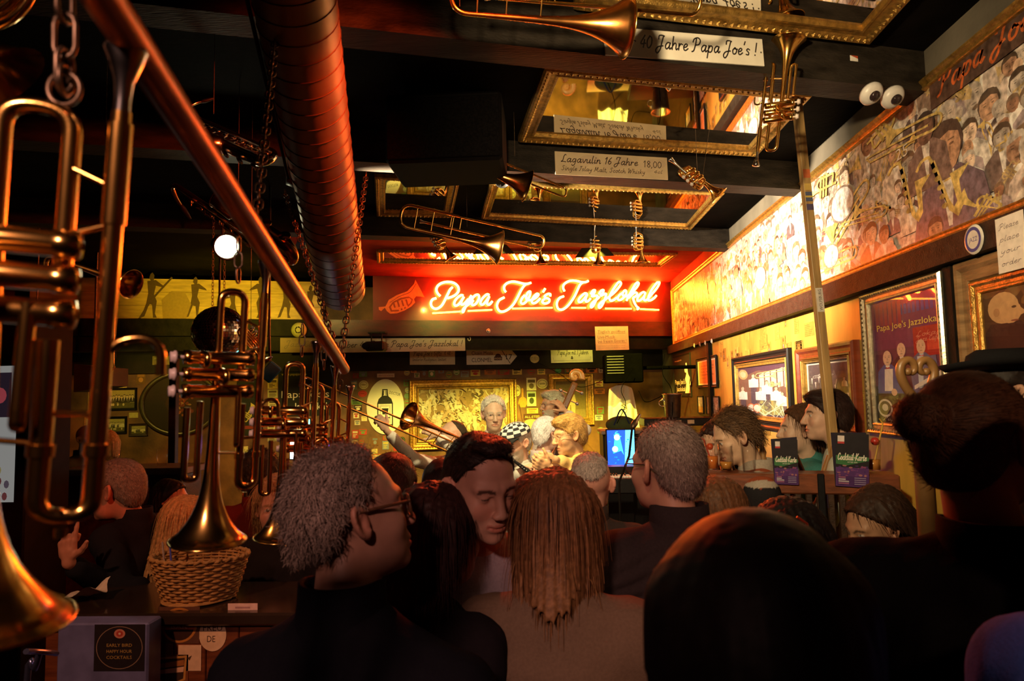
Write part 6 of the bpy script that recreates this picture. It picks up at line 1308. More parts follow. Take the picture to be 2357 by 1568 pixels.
person('young man with dark fringe in pale hoodie behind the wooden post', hd(1902, 956, 3.36), -84, skin=(.62, .38, .27), hairc=(.026, .012, .010), style='mop', res=.0045, top=(.50, .54, .46), kind='hoodie', hopt=dict(nose=1.1), hairopt=dict(strands=3000, slen=.03, flow='fwd', lift=.1, jit=.1, collarc=(.22, .18, .11), collar=.06), sit=.62, body_yaw=-70, floor=.2, lean=(.02, -.06),
       arms={'R': dict(w=atD(1878, 1190, 3.1), e=atD(1935, 1175, 3.2), d=c2w((-.8, .3, 0)), bare=True), 'L': dict(w=atD(1770, 1180, 3.2), hide=True)})
CAPP = person('person in a black brimmed hat sitting behind the woman with the bun', hd(2318, 905, 2.05), -70, skin=(.55, .33, .22), hairc=(.02, .012, .01), style='short', res=.007, top=(.02, .018, .02), hands=False)
# the band
def vest(b, C, shirt, vestc, tie, w=.03):
    C[:] = shirt; v = (np.abs(b[:, 0]) < .150) & (b[:, 2] < -.26); C[v] = vestc; o = (b[:, 1] > 0) & (np.abs(b[:, 0]) < .045 + .12 * np.clip(b[:, 2] + .42, 0, 1)) & (b[:, 2] > -.52); C[o] = shirt
    if tie is not None: tt = (b[:, 1] > 0) & (np.abs(b[:, 0]) < w) & (b[:, 2] > -.62); C[tt] = tie
    return C
TBH = hd(1038, 1004, 5.2); SLH = atD(890, 992, 4.85); BLH = atD(1008, 1003, 4.98)
person('bald trombone player in white shirt, black waistcoat and red tie', TBH, -112, skin=(.66, .42, .28), hairc=(.05, .035, .02), style='short', res=.0065, pitch=20, body_yaw=-150, top=(.80, .76, .66), kind='shirt', hairopt=dict(line=(-.03, .06), slope=1.5, thick=.004), beard=(.10, .07, .05), glasses=dict(c=(.02, .02, .02)),
       topfn=lambda b, C: vest(b, C, (.80, .76, .66), (.012, .012, .012), (.50, .03, .02), .028), arms={'R': dict(w=SLH, e=atD(952, 1058, 4.98), d=c2w((-.35, -.75, -.2)), n=c2w((-.8, -.2, .4)), curl=1.0), 'L': dict(w=BLH, e=atD(1062, 1052, 4.95), d=c2w((-.7, -.4, 0)), n=c2w((-.2, .3, .9)), curl=1.2)})
person('old man with white curls, glasses and black waistcoat in front of the painting', hd(1136, 952, 5.4), 168, skin=(.66, .46, .32), hairc=(.62, .60, .50), style='short', res=.006, hs=1.05, pitch=-8, body_yaw=175, top=(.78, .74, .62), kind='shirt', hairopt=dict(line=(.050, .080), strands=2400, slen=.022, curl=.6, lift=.4, thick=.016, amp=.006, brow=(.5, .48, .4)), glasses=dict(c=(.55, .5, .35), w=.7), topfn=lambda b, C: vest(b, C, (.78, .74, .62), (.02, .025, .015), None), hopt=dict(jaw=1.05, nose=1.1), hands=False)
CAPM = person('man in a black and white checked cap looking down at his instrument', hd(1188, 1018, 4.55), -138, skin=(.62, .38, .27), hairc=(.45, .42, .38), style='short', res=.006, pitch=-14, body_yaw=-150, top=(.55, .53, .46), kind='shirt', hairopt=dict(thick=.006), beard=(.50, .45, .38), arms={'R': dict(w=atD(1232, 1098, 4.35), e=atD(1262, 1120, 4.5), d=c2w((-.6, .1, -.3)), curl=1.0), 'L': dict(w=atD(1200, 1085, 4.3), e=atD(1165, 1125, 4.4), d=c2w((.4, -.3, -.3)), curl=1.0)})
BSH = hd(1272, 932, 5.95)
person('grey bearded bass player with glasses, hand high on the bass neck', BSH, -112, skin=(.56, .33, .20), hairc=(.46, .46, .32), style='mop', res=.0065, body_yaw=-140, top=(.70, .68, .60), kind='shirt', beard=(.50, .48, .36), glasses=dict(c=(.2, .1, .08)), hairopt=dict(strands=1600, slen=.04, flow='fwd', lift=.2), floor=.16, lean=(.10, .1),
       arms={'L': dict(w=atD(1302, 948, 5.75), e=atD(1346, 990, 5.7), d=c2w((-.6, -.7, 0)), n=c2w((-.6, .5, .5)), curl=.45, spread=.4), 'R': dict(w=atD(1225, 1075, 5.6), e=atD(1240, 1030, 5.8))})
person('white haired man in grey jacket with his back to the clarinet player', hd(1262, 1000, 4.95), 62, skin=(.60, .36, .28), hairc=(.82, .80, .80), style='short', res=.006, body_yaw=40, top=(.13, .12, .10), hairopt=dict(line=(.045, .08), strands=2400, slen=.02, lift=.25, thick=.014, collarc=(.7, .6, .58), collar=.05), hands=False, lean=(-.06, .05))
CLH = hd(1310, 1000, 4.3)
person('clarinet player with sandy hair, glasses and piano key tie', CLH, -112, skin=(.68, .42, .24), hairc=(.50, .30, .10), style='mop', res=.0050, pitch=-10, body_yaw=-128, top=(.10, .045, .030), hopt=dict(closed=True, jaw=1.08, nose=1.15), glasses=dict(c=(.5, .4, .3), w=.7), hairopt=dict(strands=2600, slen=.03, flow='fwd', lift=.08, jit=.08, thick=.010, brow=(.4, .24, .1), collarc=(.78, .56, .18), collar=.05),
       topfn=lambda b, C: vest(b, C, (.10, .045, .03), (.10, .045, .03), None) if False else np.where(((b[:, 1] > -.0) & (np.abs(b[:, 0]) < .02) & (b[:, 2] > -.6))[:, None], np.where((np.sin(b[:, 2] * 160) > .3)[:, None], np.array((.05, .04, .03))[None], np.array((.80, .70, .50))[None]), np.where(((b[:, 1] > -.0) & (np.abs(b[:, 0]) < .07))[:, None], np.array((.74, .54, .22))[None], C)),
       arms={'R': dict(w=atD(1268, 1078, 4.10), e=atD(1318, 1112, 4.15), d=c2w((-.75, -.35, -.2)), n=c2w((-.2, -.2, .9)), curl=1.0), 'L': dict(w=atD(1278, 1058, 4.18), e=atD(1345, 1095, 4.4), d=c2w((-.8, -.1, -.3)), n=c2w((-.1, .0, .9)), curl=1.0)})
# left side of the bar
person('grey haired man in profile raising a pointing hand at the bar', hd(268, 1126, 3.2), -96, hs=1.12, skin=(.46, .20, .14), hairc=(.16, .14, .13), style='short', res=.0048, pitch=-6, body_yaw=-75, top=(.012, .012, .016), hairopt=dict(line=(.066, .072), strands=3000, slen=.012, lift=.5, thick=.006, amp=.0012), hopt=dict(jaw=1.08, nose=1.15),
       arms={'R': dict(w=atD(158, 1296, 2.75), e=atD(262, 1360, 2.95), d=c2w((-.1, -1, .1)), n=c2w((.1, -.1, 1)), curl=1.35, point=True, th=-1, spread=.5, thumb=-.4), 'L': dict(w=atD(330, 1350, 2.9), hide=True)}, lean=(.08, .12))
person('woman with dark hair in profile far behind the blonde head', hd(398, 1150, 4.6), 96, skin=(.42, .24, .17), hairc=(.014, .010, .010), style='long', res=.008, top=(.015, .02, .012), hairopt=dict(len=.2, strands=700, slen=.07, lift=.03, grav=.5, front=.05), hands=False, sit=.62)
person('blonde woman with long loose hair behind the wicker basket', hd(448, 1215, 3.25), 24, hs=1.12, hairc=(.42, .25, .10), style='long', res=.006, top=(.02, .018, .02), hairopt=dict(LONG, len=.26, wid=.095, flare=.125, tip=(.50, .33, .15)), hands=False)
person('bald man in yellow light beside the far corner pictures', hd(203, 1010, 6.0), 105, skin=(.50, .32, .12), style='bald', res=.009, top=(.05, .05, .02), hands=False)
person('person with pale wavy hair in striped top next to the bald man in the corner', hd(240, 1022, 6.2), -80, skin=(.48, .30, .12), hairc=(.40, .30, .10), style='bob', res=.009, top=(.30, .28, .08), hands=False, topfn=lambda b, C: np.where((np.sin(b[:, 2] * 120) > 0)[:, None], np.array((.03, .03, .02))[None], C), hairopt=dict(strands=600, slen=.05, lift=.1, grav=.3))
person('person with dark curly hair seen from behind, next to the second trumpet', hd(598, 1095, 3.5), -8, hairc=(.020, .016, .010), style='short', res=.007, top=(.10, .012, .008), hairopt=dict(thick=.022, amp=.008, strands=2200, slen=.03, curl=.8, lift=.6), hands=False)
person('woman with loose blonde hair partly hidden by the curly grey head', hd(640, 1168, 3.15), 165, hs=1.1, skin=(.48, .24, .17), hairc=(.32, .18, .08), style='long', res=.007, top=(.02, .015, .015), hairopt=dict(len=.22, strands=1500, slen=.1, lift=.04, grav=.4), hands=False)
# hats
def ptof(t): return next(x for x in PEOPLE if x[0] == t)
hp = ptof(CAPP); H_, R_ = hp[1], hp[2]
ht = thing('black_hat', 'flat black hat with turned brim on a head by the gilt portrait', 'hat', H_ + R_ @ np.array((0, 0, .06)))
mb = MB(); aa = np.linspace(0, 2 * PI, 32, endpoint=False); V = []
for r, z in ((.0, .135), (.075, .132), (.098, .115), (.104, .085), (.106, .070), (.150, .066), (.165, .080), (.163, .083), (.148, .072), (.102, .074)):
    V.append(np.stack((r * .92 * np.cos(aa), r * 1.12 * np.sin(aa) - .012, np.full(32, z) + (.02 * np.abs(np.cos(aa)) if r > .14 else 0)), 1) @ R_.T + H_)
mb.add(np.concatenate(V), [(k * 32 + i, k * 32 + (i + 1) % 32, (k + 1) * 32 + (i + 1) % 32, (k + 1) * 32 + i) for k in range(9) for i in range(32)], (.012, .011, .012), True); mb.obj('felt', CLOTH, ht)
hp = ptof(CAPM); H_, R_ = hp[1], hp[2]
ht = thing('checked_cap', 'flat cap with black and white check on the bowed head', 'cap', H_ + R_ @ np.array((0, 0, .06)))
mb = MB(); n_ = 40; rows_ = []
for th in np.linspace(.02, 1.55, 13):
    r = math.sin(th); z = .055 + .078 * math.cos(th); aa = np.linspace(0, 2 * PI, n_, endpoint=False)
    rows_.append(np.stack((.096 * r * np.cos(aa), .118 * r * np.sin(aa) - .008, np.full(n_, z)), 1))
for k in range(12):
    for i in range(n_):
        j = (i + 1) % n_; q = np.array((rows_[k][i], rows_[k][j], rows_[k + 1][j], rows_[k + 1][i])); c = (.75, .74, .70) if ((i // 3) + (k // 2)) % 2 else (.04, .04, .045); mb.add(q @ R_.T + H_, [(0, 1, 2, 3)], c, True)
mb.obj('crown', CLOTH, ht)
mb = MB(); V = []
for y, z, w in ((.085, .058, .085), (.125, .052, .080), (.160, .038, .060), (.172, .030, .030)):
    for s in np.linspace(-1, 1, 9): V.append((s * w, y - .03 * s * s * 1.4, z - .012 * s * s))
n0 = len(V); V = V + [(x, y, z - .006) for x, y, z in V]; F = []
for k in range(3):
    for i in range(8): F += [(k * 9 + i, k * 9 + i + 1, k * 9 + i + 10, k * 9 + i + 9), (n0 + k * 9 + i + 9, n0 + k * 9 + i + 10, n0 + k * 9 + i + 1, n0 + k * 9 + i)]
mb.add(np.array(V) @ R_.T + H_, F, (.03, .03, .03), True); mb.obj('peak', CLOTH, ht)
# ------------------------------------------------------------------ instruments in hands
tb2 = make_trombone(1.15); a, b = atD(1088, 1022, 5.0), atD(962, 967, 4.72); x = _n(b - a); z = UPV * .25 + c2w((0, .7, .2)); z = _n(z - z.dot(x) * x); y = np.cross(z, x); place(tb2, basis(a + x * .05, x, y, z, .95)); tag(tb2, 'brass trombone played by the bald man, slide stretched over the gin oval', 'trombone')
cl = thing('clarinet', 'dark wooden clarinet with silver keys at the sandy haired man\'s lips', 'clarinet', atD(1283, 1022, 4.13)); R_ = ptof([x[0] for x in PEOPLE if 'clarinet player with sandy' in x[0]['label']][0])[2]; a = CLH + R_ @ np.array((0, .112, -.072)); b = atD(1246, 1104, 3.98)
d_ = b - a; L = np.linalg.norm(d_)
MB().lathe([(.005, -.02), (.009, .02), (.012, .06), (.0135, .065), (.0125, .10), (.0135, L * .6), (.015, L * .62), (.014, L * .66), (.0145, L * .88), (.028, L), (.026, L), (.012, L * .9)], 16, a, d_).obj('body', mat('grenadilla', (.05, .022, .012), .3, 0, .3), cl)
mb = MB(); x, y, _ = frame_of(d_)
for k in range(9): c = a + d_ * (.2 + .075 * k) + (TOCAM * .014 if k % 2 else LEFTV * .014); mb.ball(c, (.008, .008, .008), 8); mb.tube([c, c + d_ * .06], .002, 5)
o = mb.obj('keys', SILVER, cl); o['kind'] = 'stuff'
sx3 = thing('soprano_saxophone', 'straight black horn held low by the man in the checked cap', 'saxophone', atD(1205, 1080, 4.25)); a, b = atD(1184, 1062, 4.30), atD(1236, 1100, 4.12); d_ = b - a; L = np.linalg.norm(d_)
MB().lathe([(.008, 0), (.012, L * .3), (.016, L * .8), (.026, L), (.023, L), (.014, L * .85)], 16, a, d_).obj('body', BLACKP, sx3)
mb = MB()
for k in range(6): c = a + d_ * (.25 + .1 * k) + TOCAM * .016; mb.ball(c, (.006,) * 3, 8); mb.tube([c, c + d_ * .08], .0018, 5)
o = mb.obj('keys', SILVER, sx3); o['kind'] = 'stuff'
# double bass
top_, bot_ = atD(1322, 872, 5.85), atD(1262, 1010, 5.72); ax_ = _n(bot_ - top_); bs = thing('double_bass', 'double bass with carved scroll held by the bearded player', 'double bass', top_ + ax_ * 1.75)
WOODB = mat('bass_varnish', (.22, .085, .022), .25, 0, .35, 5, .0, 40, (4, 4, 1), coat=.5)
sd = LEFTV - LEFTV.dot(ax_) * ax_; sd = _n(sd); nb_ = np.cross(ax_, sd)
if nb_.dot(TOCAM) < 0: nb_ = -nb_
mb = MB(); sp_ = [] 
for k in range(26):
    a = k / 25 * 4.6 * PI / 2 * 1.0; r = .058 - .0125 * a / 1.6; sp_.append(top_ - ax_ * .02 + nb_ * 0 + sd * (-(r) * math.cos(a) - .0) - ax_ * (r * math.sin(a)))
mb.tube(sp_, np.linspace(.030, .012, 26), 10); mb.ball(top_ - ax_ * .02, (.02,) * 3, 10); mb.obj('scroll', mat('scroll_maple', (.62, .33, .08), .3, 0, .3, coat=.4), bs)
pb = top_ + ax_ * .06 - sd * .02; M_ = basis(pb, sd, nb_, ax_); M_ = np.array(M_)
MB().rbox((-.028, -.035, -.03), (.028, .030, .22), .01, M=M_).obj('pegbox', WOODB, bs)
for k in range(4): s = 1 if k % 2 else -1; c = pb + ax_ * (.03 + .05 * k); MB().tube([c, c + sd * s * .075], .005, 8).ball(c + sd * s * .085, (.016, .016, .016), 8).obj('tuning_peg', STEEL, bs)
MB().tube([pb + ax_ * .2, pb + ax_ * .92 + nb_ * .03], [.024, .034], 10).obj('neck', WOODB, bs)
MB().prism([(-.022, 0), (.022, 0), (.042, .78), (-.042, .78)], .02, pb + ax_ * .2 + nb_ * .02, sd, ax_).obj('fingerboard', BLACKP, bs)
ol = [(0, .0), (.10, .02), (.19, .10), (.225, .22), (.20, .34), (.165, .42), (.175, .52), (.25, .64), (.29, .80), (.26, .96), (.16, 1.06), (0, 1.09)]; ol = [tuple(q) for q in catmull(ol, 4)]; ol = ol + [(-x, y) for x, y in ol[::-1][1:-1]]
MB().prism([(x * .95, y * .95) for x, y in ol], .17, pb + ax_ * .80 - nb_ * .14, sd, ax_).obj('body', WOODB, bs)
for k in range(4): MB().tube([pb + sd * (-.012 + .008 * k) + nb_ * .03, pb + ax_ * .9 + sd * (-.02 + .013 * k) + nb_ * .075, pb + ax_ * 1.5 + sd * (-.03 + .02 * k) + nb_ * .10], .0014, 4).obj('string', STEEL, bs)

for pp in PEOPLE:
    if pp[6] is not None and pp[1][0] < 1.1 or (pp[6] is not None and pp[1][0] < 0):
        h_ = pp[5]; zt = pp[6] - .004; t = thing('bar_stool', 'round dark stool carrying the ' + ' '.join(pp[0]['label'].split()[:8]), 'stool', (h_[0], h_[1], 0)); MB().lathe([(0, 0), (.165, -.005), (.17, -.02), (.16, -.04), (0, -.04)], 24, (h_[0], h_[1], zt), (0, 0, 1)).obj('seat', DARKW, t)
        for k in range(4): a_ = PI / 4 + k * PI / 2; MB().tube([(h_[0] + .11 * math.cos(a_), h_[1] + .11 * math.sin(a_), zt - .04), (h_[0] + .17 * math.cos(a_), h_[1] + .17 * math.sin(a_), .001)], .014, 8).obj('leg', DARKW, t)
# ------------------------------------------------------------------ back wall of the stage
def on_back(px, py, off=.002): return atS(px, py, BW - off)
def back_rect(px0, py0, px1, py1, off=.002):
    c = on_back((px0 + px1) / 2, (py0 + py1) / 2, off); l = on_back(px0, (py0 + py1) / 2, off); r = on_back(px1, (py0 + py1) / 2, off); t = on_back((px0 + px1) / 2, py0, off)[2]; b = on_back((px0 + px1) / 2, py1, off)[2]
    W = np.linalg.norm((r - l)[:2]); return np.array((*(c - SU * W / 2)[:2], b)), W, t - b
def back_frame(name, label, cat, box, fw, fd, fmat, paint, beads=0, inner=None, pane=False, pm=None):
    o, W, H = back_rect(*box); q = orient([o, o + SU * W, o + SU * W + UPV * H, o + UPV * H], SN); t = thing(name, label, cat, o + SU * W / 2)
    mb = MB(); quad_frame(mb, q, fw, fd, SN, beads); mb.obj('frame', fmat, t)
    if inner: q2 = [p_ + SN * .003 for p_ in orient([o + SU * fw + UPV * fw, o + SU * (W - fw) + UPV * fw, o + SU * (W - fw) + UPV * (H - fw), o + SU * fw + UPV * (H - fw)], SN)]; mb = MB(); quad_frame(mb, q2, inner[0], fd * .7, SN, 0); mb.obj('inner_frame', inner[1], t)
    w = W - 2 * fw; h = H - 2 * fw; p = Print(o + SU * fw + UPV * fw + SN * .004, SU, (0, 0, 1), 5e-5); p.clip = ((0, 0), (w, h)); paint(p, w, h); p.obj('print', t, pm); return t
def paint_nudes(p, W, H):
    p.poly(rect(0, 0, W, H), (.26, .17, .08)); r = random.Random(4)
    T = [(.50, .43, .30), (.44, .32, .19), (.58, .52, .40), (.30, .19, .10), (.10, .065, .035), (.36, .25, .14), (.50, .38, .23)]
    for k in range(60): x, y = r.uniform(0, W), r.uniform(0, H); p.poly(ell(x, y, r.uniform(.03, .10), r.uniform(.02, .07), 9, r.uniform(0, 3)), r.choice(T))
    for k in range(90):
        x, y, s = r.uniform(.02, W), r.uniform(-.02, H * .95), r.uniform(.05, .11); a = r.uniform(-.7, .7); c = r.choice(T[:4] + T[6:]); ca, sa = math.cos(a), math.sin(a); R = lambda q: [(x + (u * ca - v * sa) * s, y + (u * sa + v * ca) * s) for u, v in q]
        p.poly(R([(-.3, 0), (-.15, .4), (-.35, .9), (-.25, 1.4), (-.35, 1.9), (-.1, 2.1), (.1, 2.1), (.35, 1.9), (.22, 1.4), (.38, .9), (.18, .4), (.3, 0)]), c); p.poly(ell(*R([(0, 2.4)])[0], s * .2, s * .27, 9, a), shade(c, .9)); p.poly(ell(*R([(0, 2.55)])[0], s * .22, s * .17, 8, a), r.choice([(.2, .12, .06), (.5, .34, .14), (.12, .08, .05)]))
        p.stroke(R([(-.3, 1.85), (-.7, r.uniform(1.2, 2.4)), (-.9, r.uniform(1.6, 2.8))]), s * .14, c); p.stroke(R([(.3, 1.85), (.7, r.uniform(1.2, 2.4)), (.5, r.uniform(1.0, 2.9))]), s * .14, c); p.stroke(R([(-.33, .9), (-.2, 1.4), (-.3, 1.9)]), s * .05, shade(c, .45))
back_frame('large_painting', 'large gilt framed painting crowded with pale figures on the stage wall', 'painting', (944, 873, 1191, 1032), .10, .06, GOLD, paint_nudes, .035, (.03, GOLDP))
def paint_boy(p, W, H):
    p.poly(rect(0, 0, W, H), (.20, .15, .06)); p.poly(rect(0, 0, W, H * .25), (.26, .20, .09)); c = (.60, .50, .26)
    fig(p, W * .48, H * .62, H * .16, (.66, .50, .26), c, (.2, .14, .06)); p.poly([(W * .36, H * .62), (W * .62, H * .62), (W * .68, H * .36), (W * .32, H * .36)], c); p.poly([(W * .36, H * .37), (W * .48, H * .37), (W * .46, H * .08), (W * .38, H * .08)], shade(c, .85)); p.poly([(W * .50, H * .37), (W * .64, H * .37), (W * .62, H * .08), (W * .52, H * .08)], shade(c, .85))
back_frame('small_painting', 'gilt framed dark painting of a boy behind the double bass', 'painting', (1262, 860, 1365, 980), .085, .05, GOLD, paint_boy, .03, (.025, GOLDP))
# gin oval
o_, W_, H_ = back_rect(844, 873, 930, 1000); ov = thing('oval_gin_sign', 'white oval enamel sign with a big black bottle on the stage wall', 'sign', o_ + SU * W_ / 2)
MB().prism(ell(W_ / 2, H_ / 2, W_ / 2, H_ / 2, 40), .015, o_, SU, (0, 0, 1), (.82, .78, .68)).obj('panel', mat('enamel', attr=True, rough=.2, var=.06, scale=5), ov)
p = Print(o_ + SN * .0155, SU, (0, 0, 1), 5e-5); B_ = (.02, .02, .02); WH = (.80, .76, .66); f = lambda q: [(W_ * x, H_ * y) for x, y in q]
p.poly(f([(.28, .14), (.70, .14), (.70, .56), (.66, .64), (.58, .69), (.56, .82), (.42, .82), (.40, .69), (.32, .64), (.28, .56)]), B_); p.poly(f([(.44, .70), (.54, .70), (.54, .80), (.44, .80)]), WH); p.poly(f([(.31, .18), (.67, .18), (.67, .55), (.31, .55)]), WH); p.poly(f([(.34, .20), (.64, .20), (.64, .53), (.34, .53)]), (.55, .52, .45)); p.poly(f([(.38, .24), (.60, .24), (.60, .50), (.38, .50)]), WH)
p.poly(f([(.42, .36), (.56, .36), (.58, .47), (.40, .47)]), B_); p.poly(f([(.37, .29), (.62, .29), (.62, .31), (.37, .31)]), B_); p.poly(f([(.46, .26), (.53, .26), (.53, .29), (.46, .29)]), B_); p.text('DOCTOR', W_ * .60, H_ * .735, H_ * .055, B_, fit=W_ * .30, ang=-.25)
for x in (.45, .52): p.stroke(f([(x, .71), (x, .79)]), W_ * .02, B_, False)
p.obj('print', ov)
def stk(label, box, col, shape='r', ink=None, txt=None, off=.003, cat='sticker', group=None):
    o, W, H = back_rect(*box, off=off); pl = rect(0, 0, W, H) if shape == 'r' else ell(W / 2, H / 2, W / 2, H / 2, 20)
    if shape == 'g': pl = np.array([(.5, 1), (.62, .95), (.6, .55), (.85, .45), (.98, .2), (.75, .0), (.3, .0), (.05, .2), (.18, .45), (.42, .55), (.4, .95)]) * (W, H)
    t = thing('sticker', label, cat, o, group); MB().prism(pl, .003, o, SU, (0, 0, 1), col).obj('sheet', PRINT, t)
    if ink is not None or txt:
        p = Print(o + SN * .0032, SU, (0, 0, 1), 4e-5); p.clip = ((0, 0), (W, H)); ink = ink or shade(col, .3); r = random.Random(int(box[0] * 7 + box[1]))
        if txt: p.text(txt, W * .5, H * .30, H * .42, ink, fit=W * .86, align='c')
        elif shape == 'e': p.poly(ell(W / 2, H / 2, W * .40, H * .40, 16), ink); p.poly(ell(W / 2, H / 2, W * .33, H * .33, 16), col); p.poly(rect(W * .25, H * .42, W * .75, H * .58), ink)
        else:
            k = r.random(); p.poly(rect(W * .12, H * .62, W * .88, H * .86), ink)
            if k < .5: p.poly(ell(W * .5, H * .36, W * .26, H * .22, 10), shade(ink, 1.4))
            else:
                for q in range(3): p.poly(rect(W * .15, H * (.14 + .14 * q), W * r.uniform(.5, .85), H * (.22 + .14 * q)), ink)
        p.obj('print', t)
    return t
stk('small cream plate sign with red heart over the gin oval', (868, 860, 908, 869), (.75, .62, .42), 'r', (.5, .06, .03), 'don Limon', cat='sign')
stk('black sign with yellow capitals between the two paintings', (1205, 953, 1247, 966), (.10, .04, .02), 'r', (.75, .60, .2), 'ALL-STEEL', cat='sign')
stk('plain yellow oval plate under the black sign with yellow capitals', (1206, 964, 1240, 988), (.80, .68, .22), 'e', cat='plate')
stk('orange guitar shaped cutout between the two paintings', (1191, 893, 1214, 938), (.62, .30, .05), 'g', cat='cutout')
stk('green round beer mat above the dark painting', (1277, 846, 1292, 860), (.08, .40, .10), 'e', (.2, .5, .2))
stk('yellow round badge on the rail beside the arrow sign', (1220, 816, 1241, 836), (.78, .72, .30), 'e', (.3, .28, .1), 'BOURBON', off=.104)
stk('red round sticker beside the gin oval', (824, 899, 845, 914), (.50, .04, .03), 'e', (.3, .02, .02))
stk('cream round sticker above the red round sticker', (826, 876, 848, 896), (.60, .48, .28), 'e', (.35, .25, .12))
stk('half hidden yellow round sign at the painting edge', (1184, 886, 1198, 912), (.82, .74, .30), 'e', (.4, .36, .12))
stk('white folded paper with black drawing between the paintings', (1212, 870, 1234, 899), (.80, .74, .45), 'r', (.15, .12, .05))
stk('pale round sign with scribbled lines beside the dark painting', (1235, 872, 1261, 895), (.74, .66, .30), 'e', (.35, .3, .12))
stk('green landscape postcard with black grass between the paintings', (1213, 901, 1234, 935), (.50, .60, .36), 'r', (.05, .06, .02))
cols = {'orange': (.58, .20, .04), 'cream': (.72, .62, .40), 'brown': (.22, .10, .04), 'yellow': (.70, .56, .14), 'black': (.03, .025, .02), 'green': (.14, .26, .07), 'red': (.42, .05, .03), 'blue grey': (.22, .24, .26)}
used = [(868, 860, 908, 869), (824, 899, 845, 914), (826, 876, 848, 896), (1205, 953, 1247, 988), (1191, 893, 1214, 938), (1277, 846, 1292, 860), (1212, 870, 1261, 935), (1184, 886, 1198, 912)]
r = random.Random(21)
for reg, txt, n in (((806, 850, 846, 1062), 'left of the gin oval', 20), ((846, 1002, 944, 1062), 'below the gin oval', 16), ((929, 870, 945, 1000), 'between the gin oval and the big painting', 8), ((930, 846, 1262, 871), 'above the big painting', 17), ((1192, 872, 1262, 1062), 'between the two paintings', 22), ((1368, 862, 1392, 1000), 'between the dark painting and the white coat', 5), ((1296, 845, 1392, 859), 'above the dark painting', 5)):
    c_ = 0
    for _ in range(700):
        if c_ >= n: break
        w, h = r.choice(((13, 11), (18, 13), (22, 15), (15, 20), (13, 13), (26, 12), (16, 16))); w = min(w, reg[2] - reg[0]); h = min(h, reg[3] - reg[1]); x = r.uniform(reg[0], reg[2] - w); y = r.uniform(reg[1], reg[3] - h); b = (x, y, x + w, y + h)
        if any(b[0] < u[2] + .5 and b[2] > u[0] - .5 and b[1] < u[3] + .5 and b[3] > u[1] - .5 for u in used): continue
        used.append(b); c_ += 1; nm = r.choice(list(cols)); sh = 'e' if w == h and r.random() < .8 else 'r'; co = shade(cols[nm], r.uniform(.8, 1.2))
        n2 = r.choice([q_ for q_ in cols if q_ != nm]); stk('%s %s sticker with %s print %s' % (nm, 'round' if sh == 'e' else ('tall' if h > w else ('long' if w > 1.6 * h else 'squarish')), n2, txt), b, co, sh, shade(cols[n2], .8), group='stickers %s' % txt)
# club banner and screens behind the trumpets
def paint_banner(p, W, H):
    p.poly(rect(0, 0, W, H), (.010, .012, .008)); p.text('www.papajoes.de', W * .06, H * .84, H * .05, (.60, .52, .10), fit=W * .45); p.text("Papa Joe's", W * .06, H * .38, H * .15, (.85, .82, .66), fit=W * .86); p.text('Jazzlokal', W * .28, H * .13, H * .15, (.85, .82, .66), fit=W * .60)
o_, W_, H_ = back_rect(641, 846, 768, 958); paper('club_banner', 'black club banner with big cream lettering behind the trumpets', o_, SU, (0, 0, 1), W_, H_, paint_banner, 'banner', .004, None, (.01, .012, .008))
o_, W_, H_ = back_rect(642, 822, 748, 845); paper('menu_board', 'dim orange brown board with faint lettering over the club banner', o_, SU, (0, 0, 1), W_, H_, lambda p, W, H: (p.script('Papa Joe', W * .12, H * .5, H * .14, (.10, .04, .01), fit=W * .4), p.script('Happy hour', W * .05, H * .15, H * .14, (.10, .04, .01), fit=W * .45)), 'sign', .004, None, (.36, .17, .04))
def screen(name, label, px, Y, paint, strength, bez=.012, cat='screen'):
    a, b = atY(px[0], px[1], Y), atY(px[2], px[3], Y); W, H = b[0] - a[0], a[2] - b[2]; t = thing(name, label, cat, (a[0] + W / 2, Y, b[2]))
    MB().rbox((a[0] - bez, Y + .001, b[2] - bez), (b[0] + bez, Y + .04, a[2] + bez), .005).obj('casing', BLACKP, t)
    p = Print((a[0], Y, b[2]), (1, 0, 0), (0, 0, 1), 1e-4); p.clip = ((0, 0), (W, H)); paint(p, W, H); p.obj('screen', t, mat_emit_attr('screen_%d' % strength, strength)); return t
def stand(t, Y, x, z0, z1):
    MB().tube([(x, Y + .02, z0), (x, Y + .02, z1)], .015, 8).obj('stand', BLACKP, t); MB().rbox((x - .12, Y - .06, z0), (x + .12, Y + .10, z0 + .02), .005).obj('foot', BLACKP, t)
t = screen('slot_machine_screen', 'glowing teal screen behind the hanging trumpets', (681, 966, 713, 993), 7.3, lambda p, W, H: (p.poly(rect(0, 0, W, H), (.05, .75, .55)), p.poly(ell(W * .42, H * .5, W * .26, H * .36, 20), (.8, 1, .95)), p.poly(rect(0, 0, W, H * .12), (.0, .35, .25))), 7); stand(t, 7.3, atY(697, 993, 7.3)[0], 0, atY(697, 993, 7.3)[2] - .012)
t = screen('beer_fridge_light', 'bright pinkish white lit display behind the third trumpet', (668, 1018, 707, 1056), 7.1, lambda p, W, H: (p.poly(rect(0, 0, W, H), (.95, .62, .45)), p.poly(rect(W * .1, 0, W, H * .55), (1, .88, .75)), p.poly(rect(0, H * .78, W, H * .9), (.6, .15, .1)), p.poly(rect(0, 0, W, H * .1), (.2, .25, .3))), 8); stand(t, 7.1, atY(690, 1056, 7.1)[0], 0, atY(690, 1056, 7.1)[2] - .012)
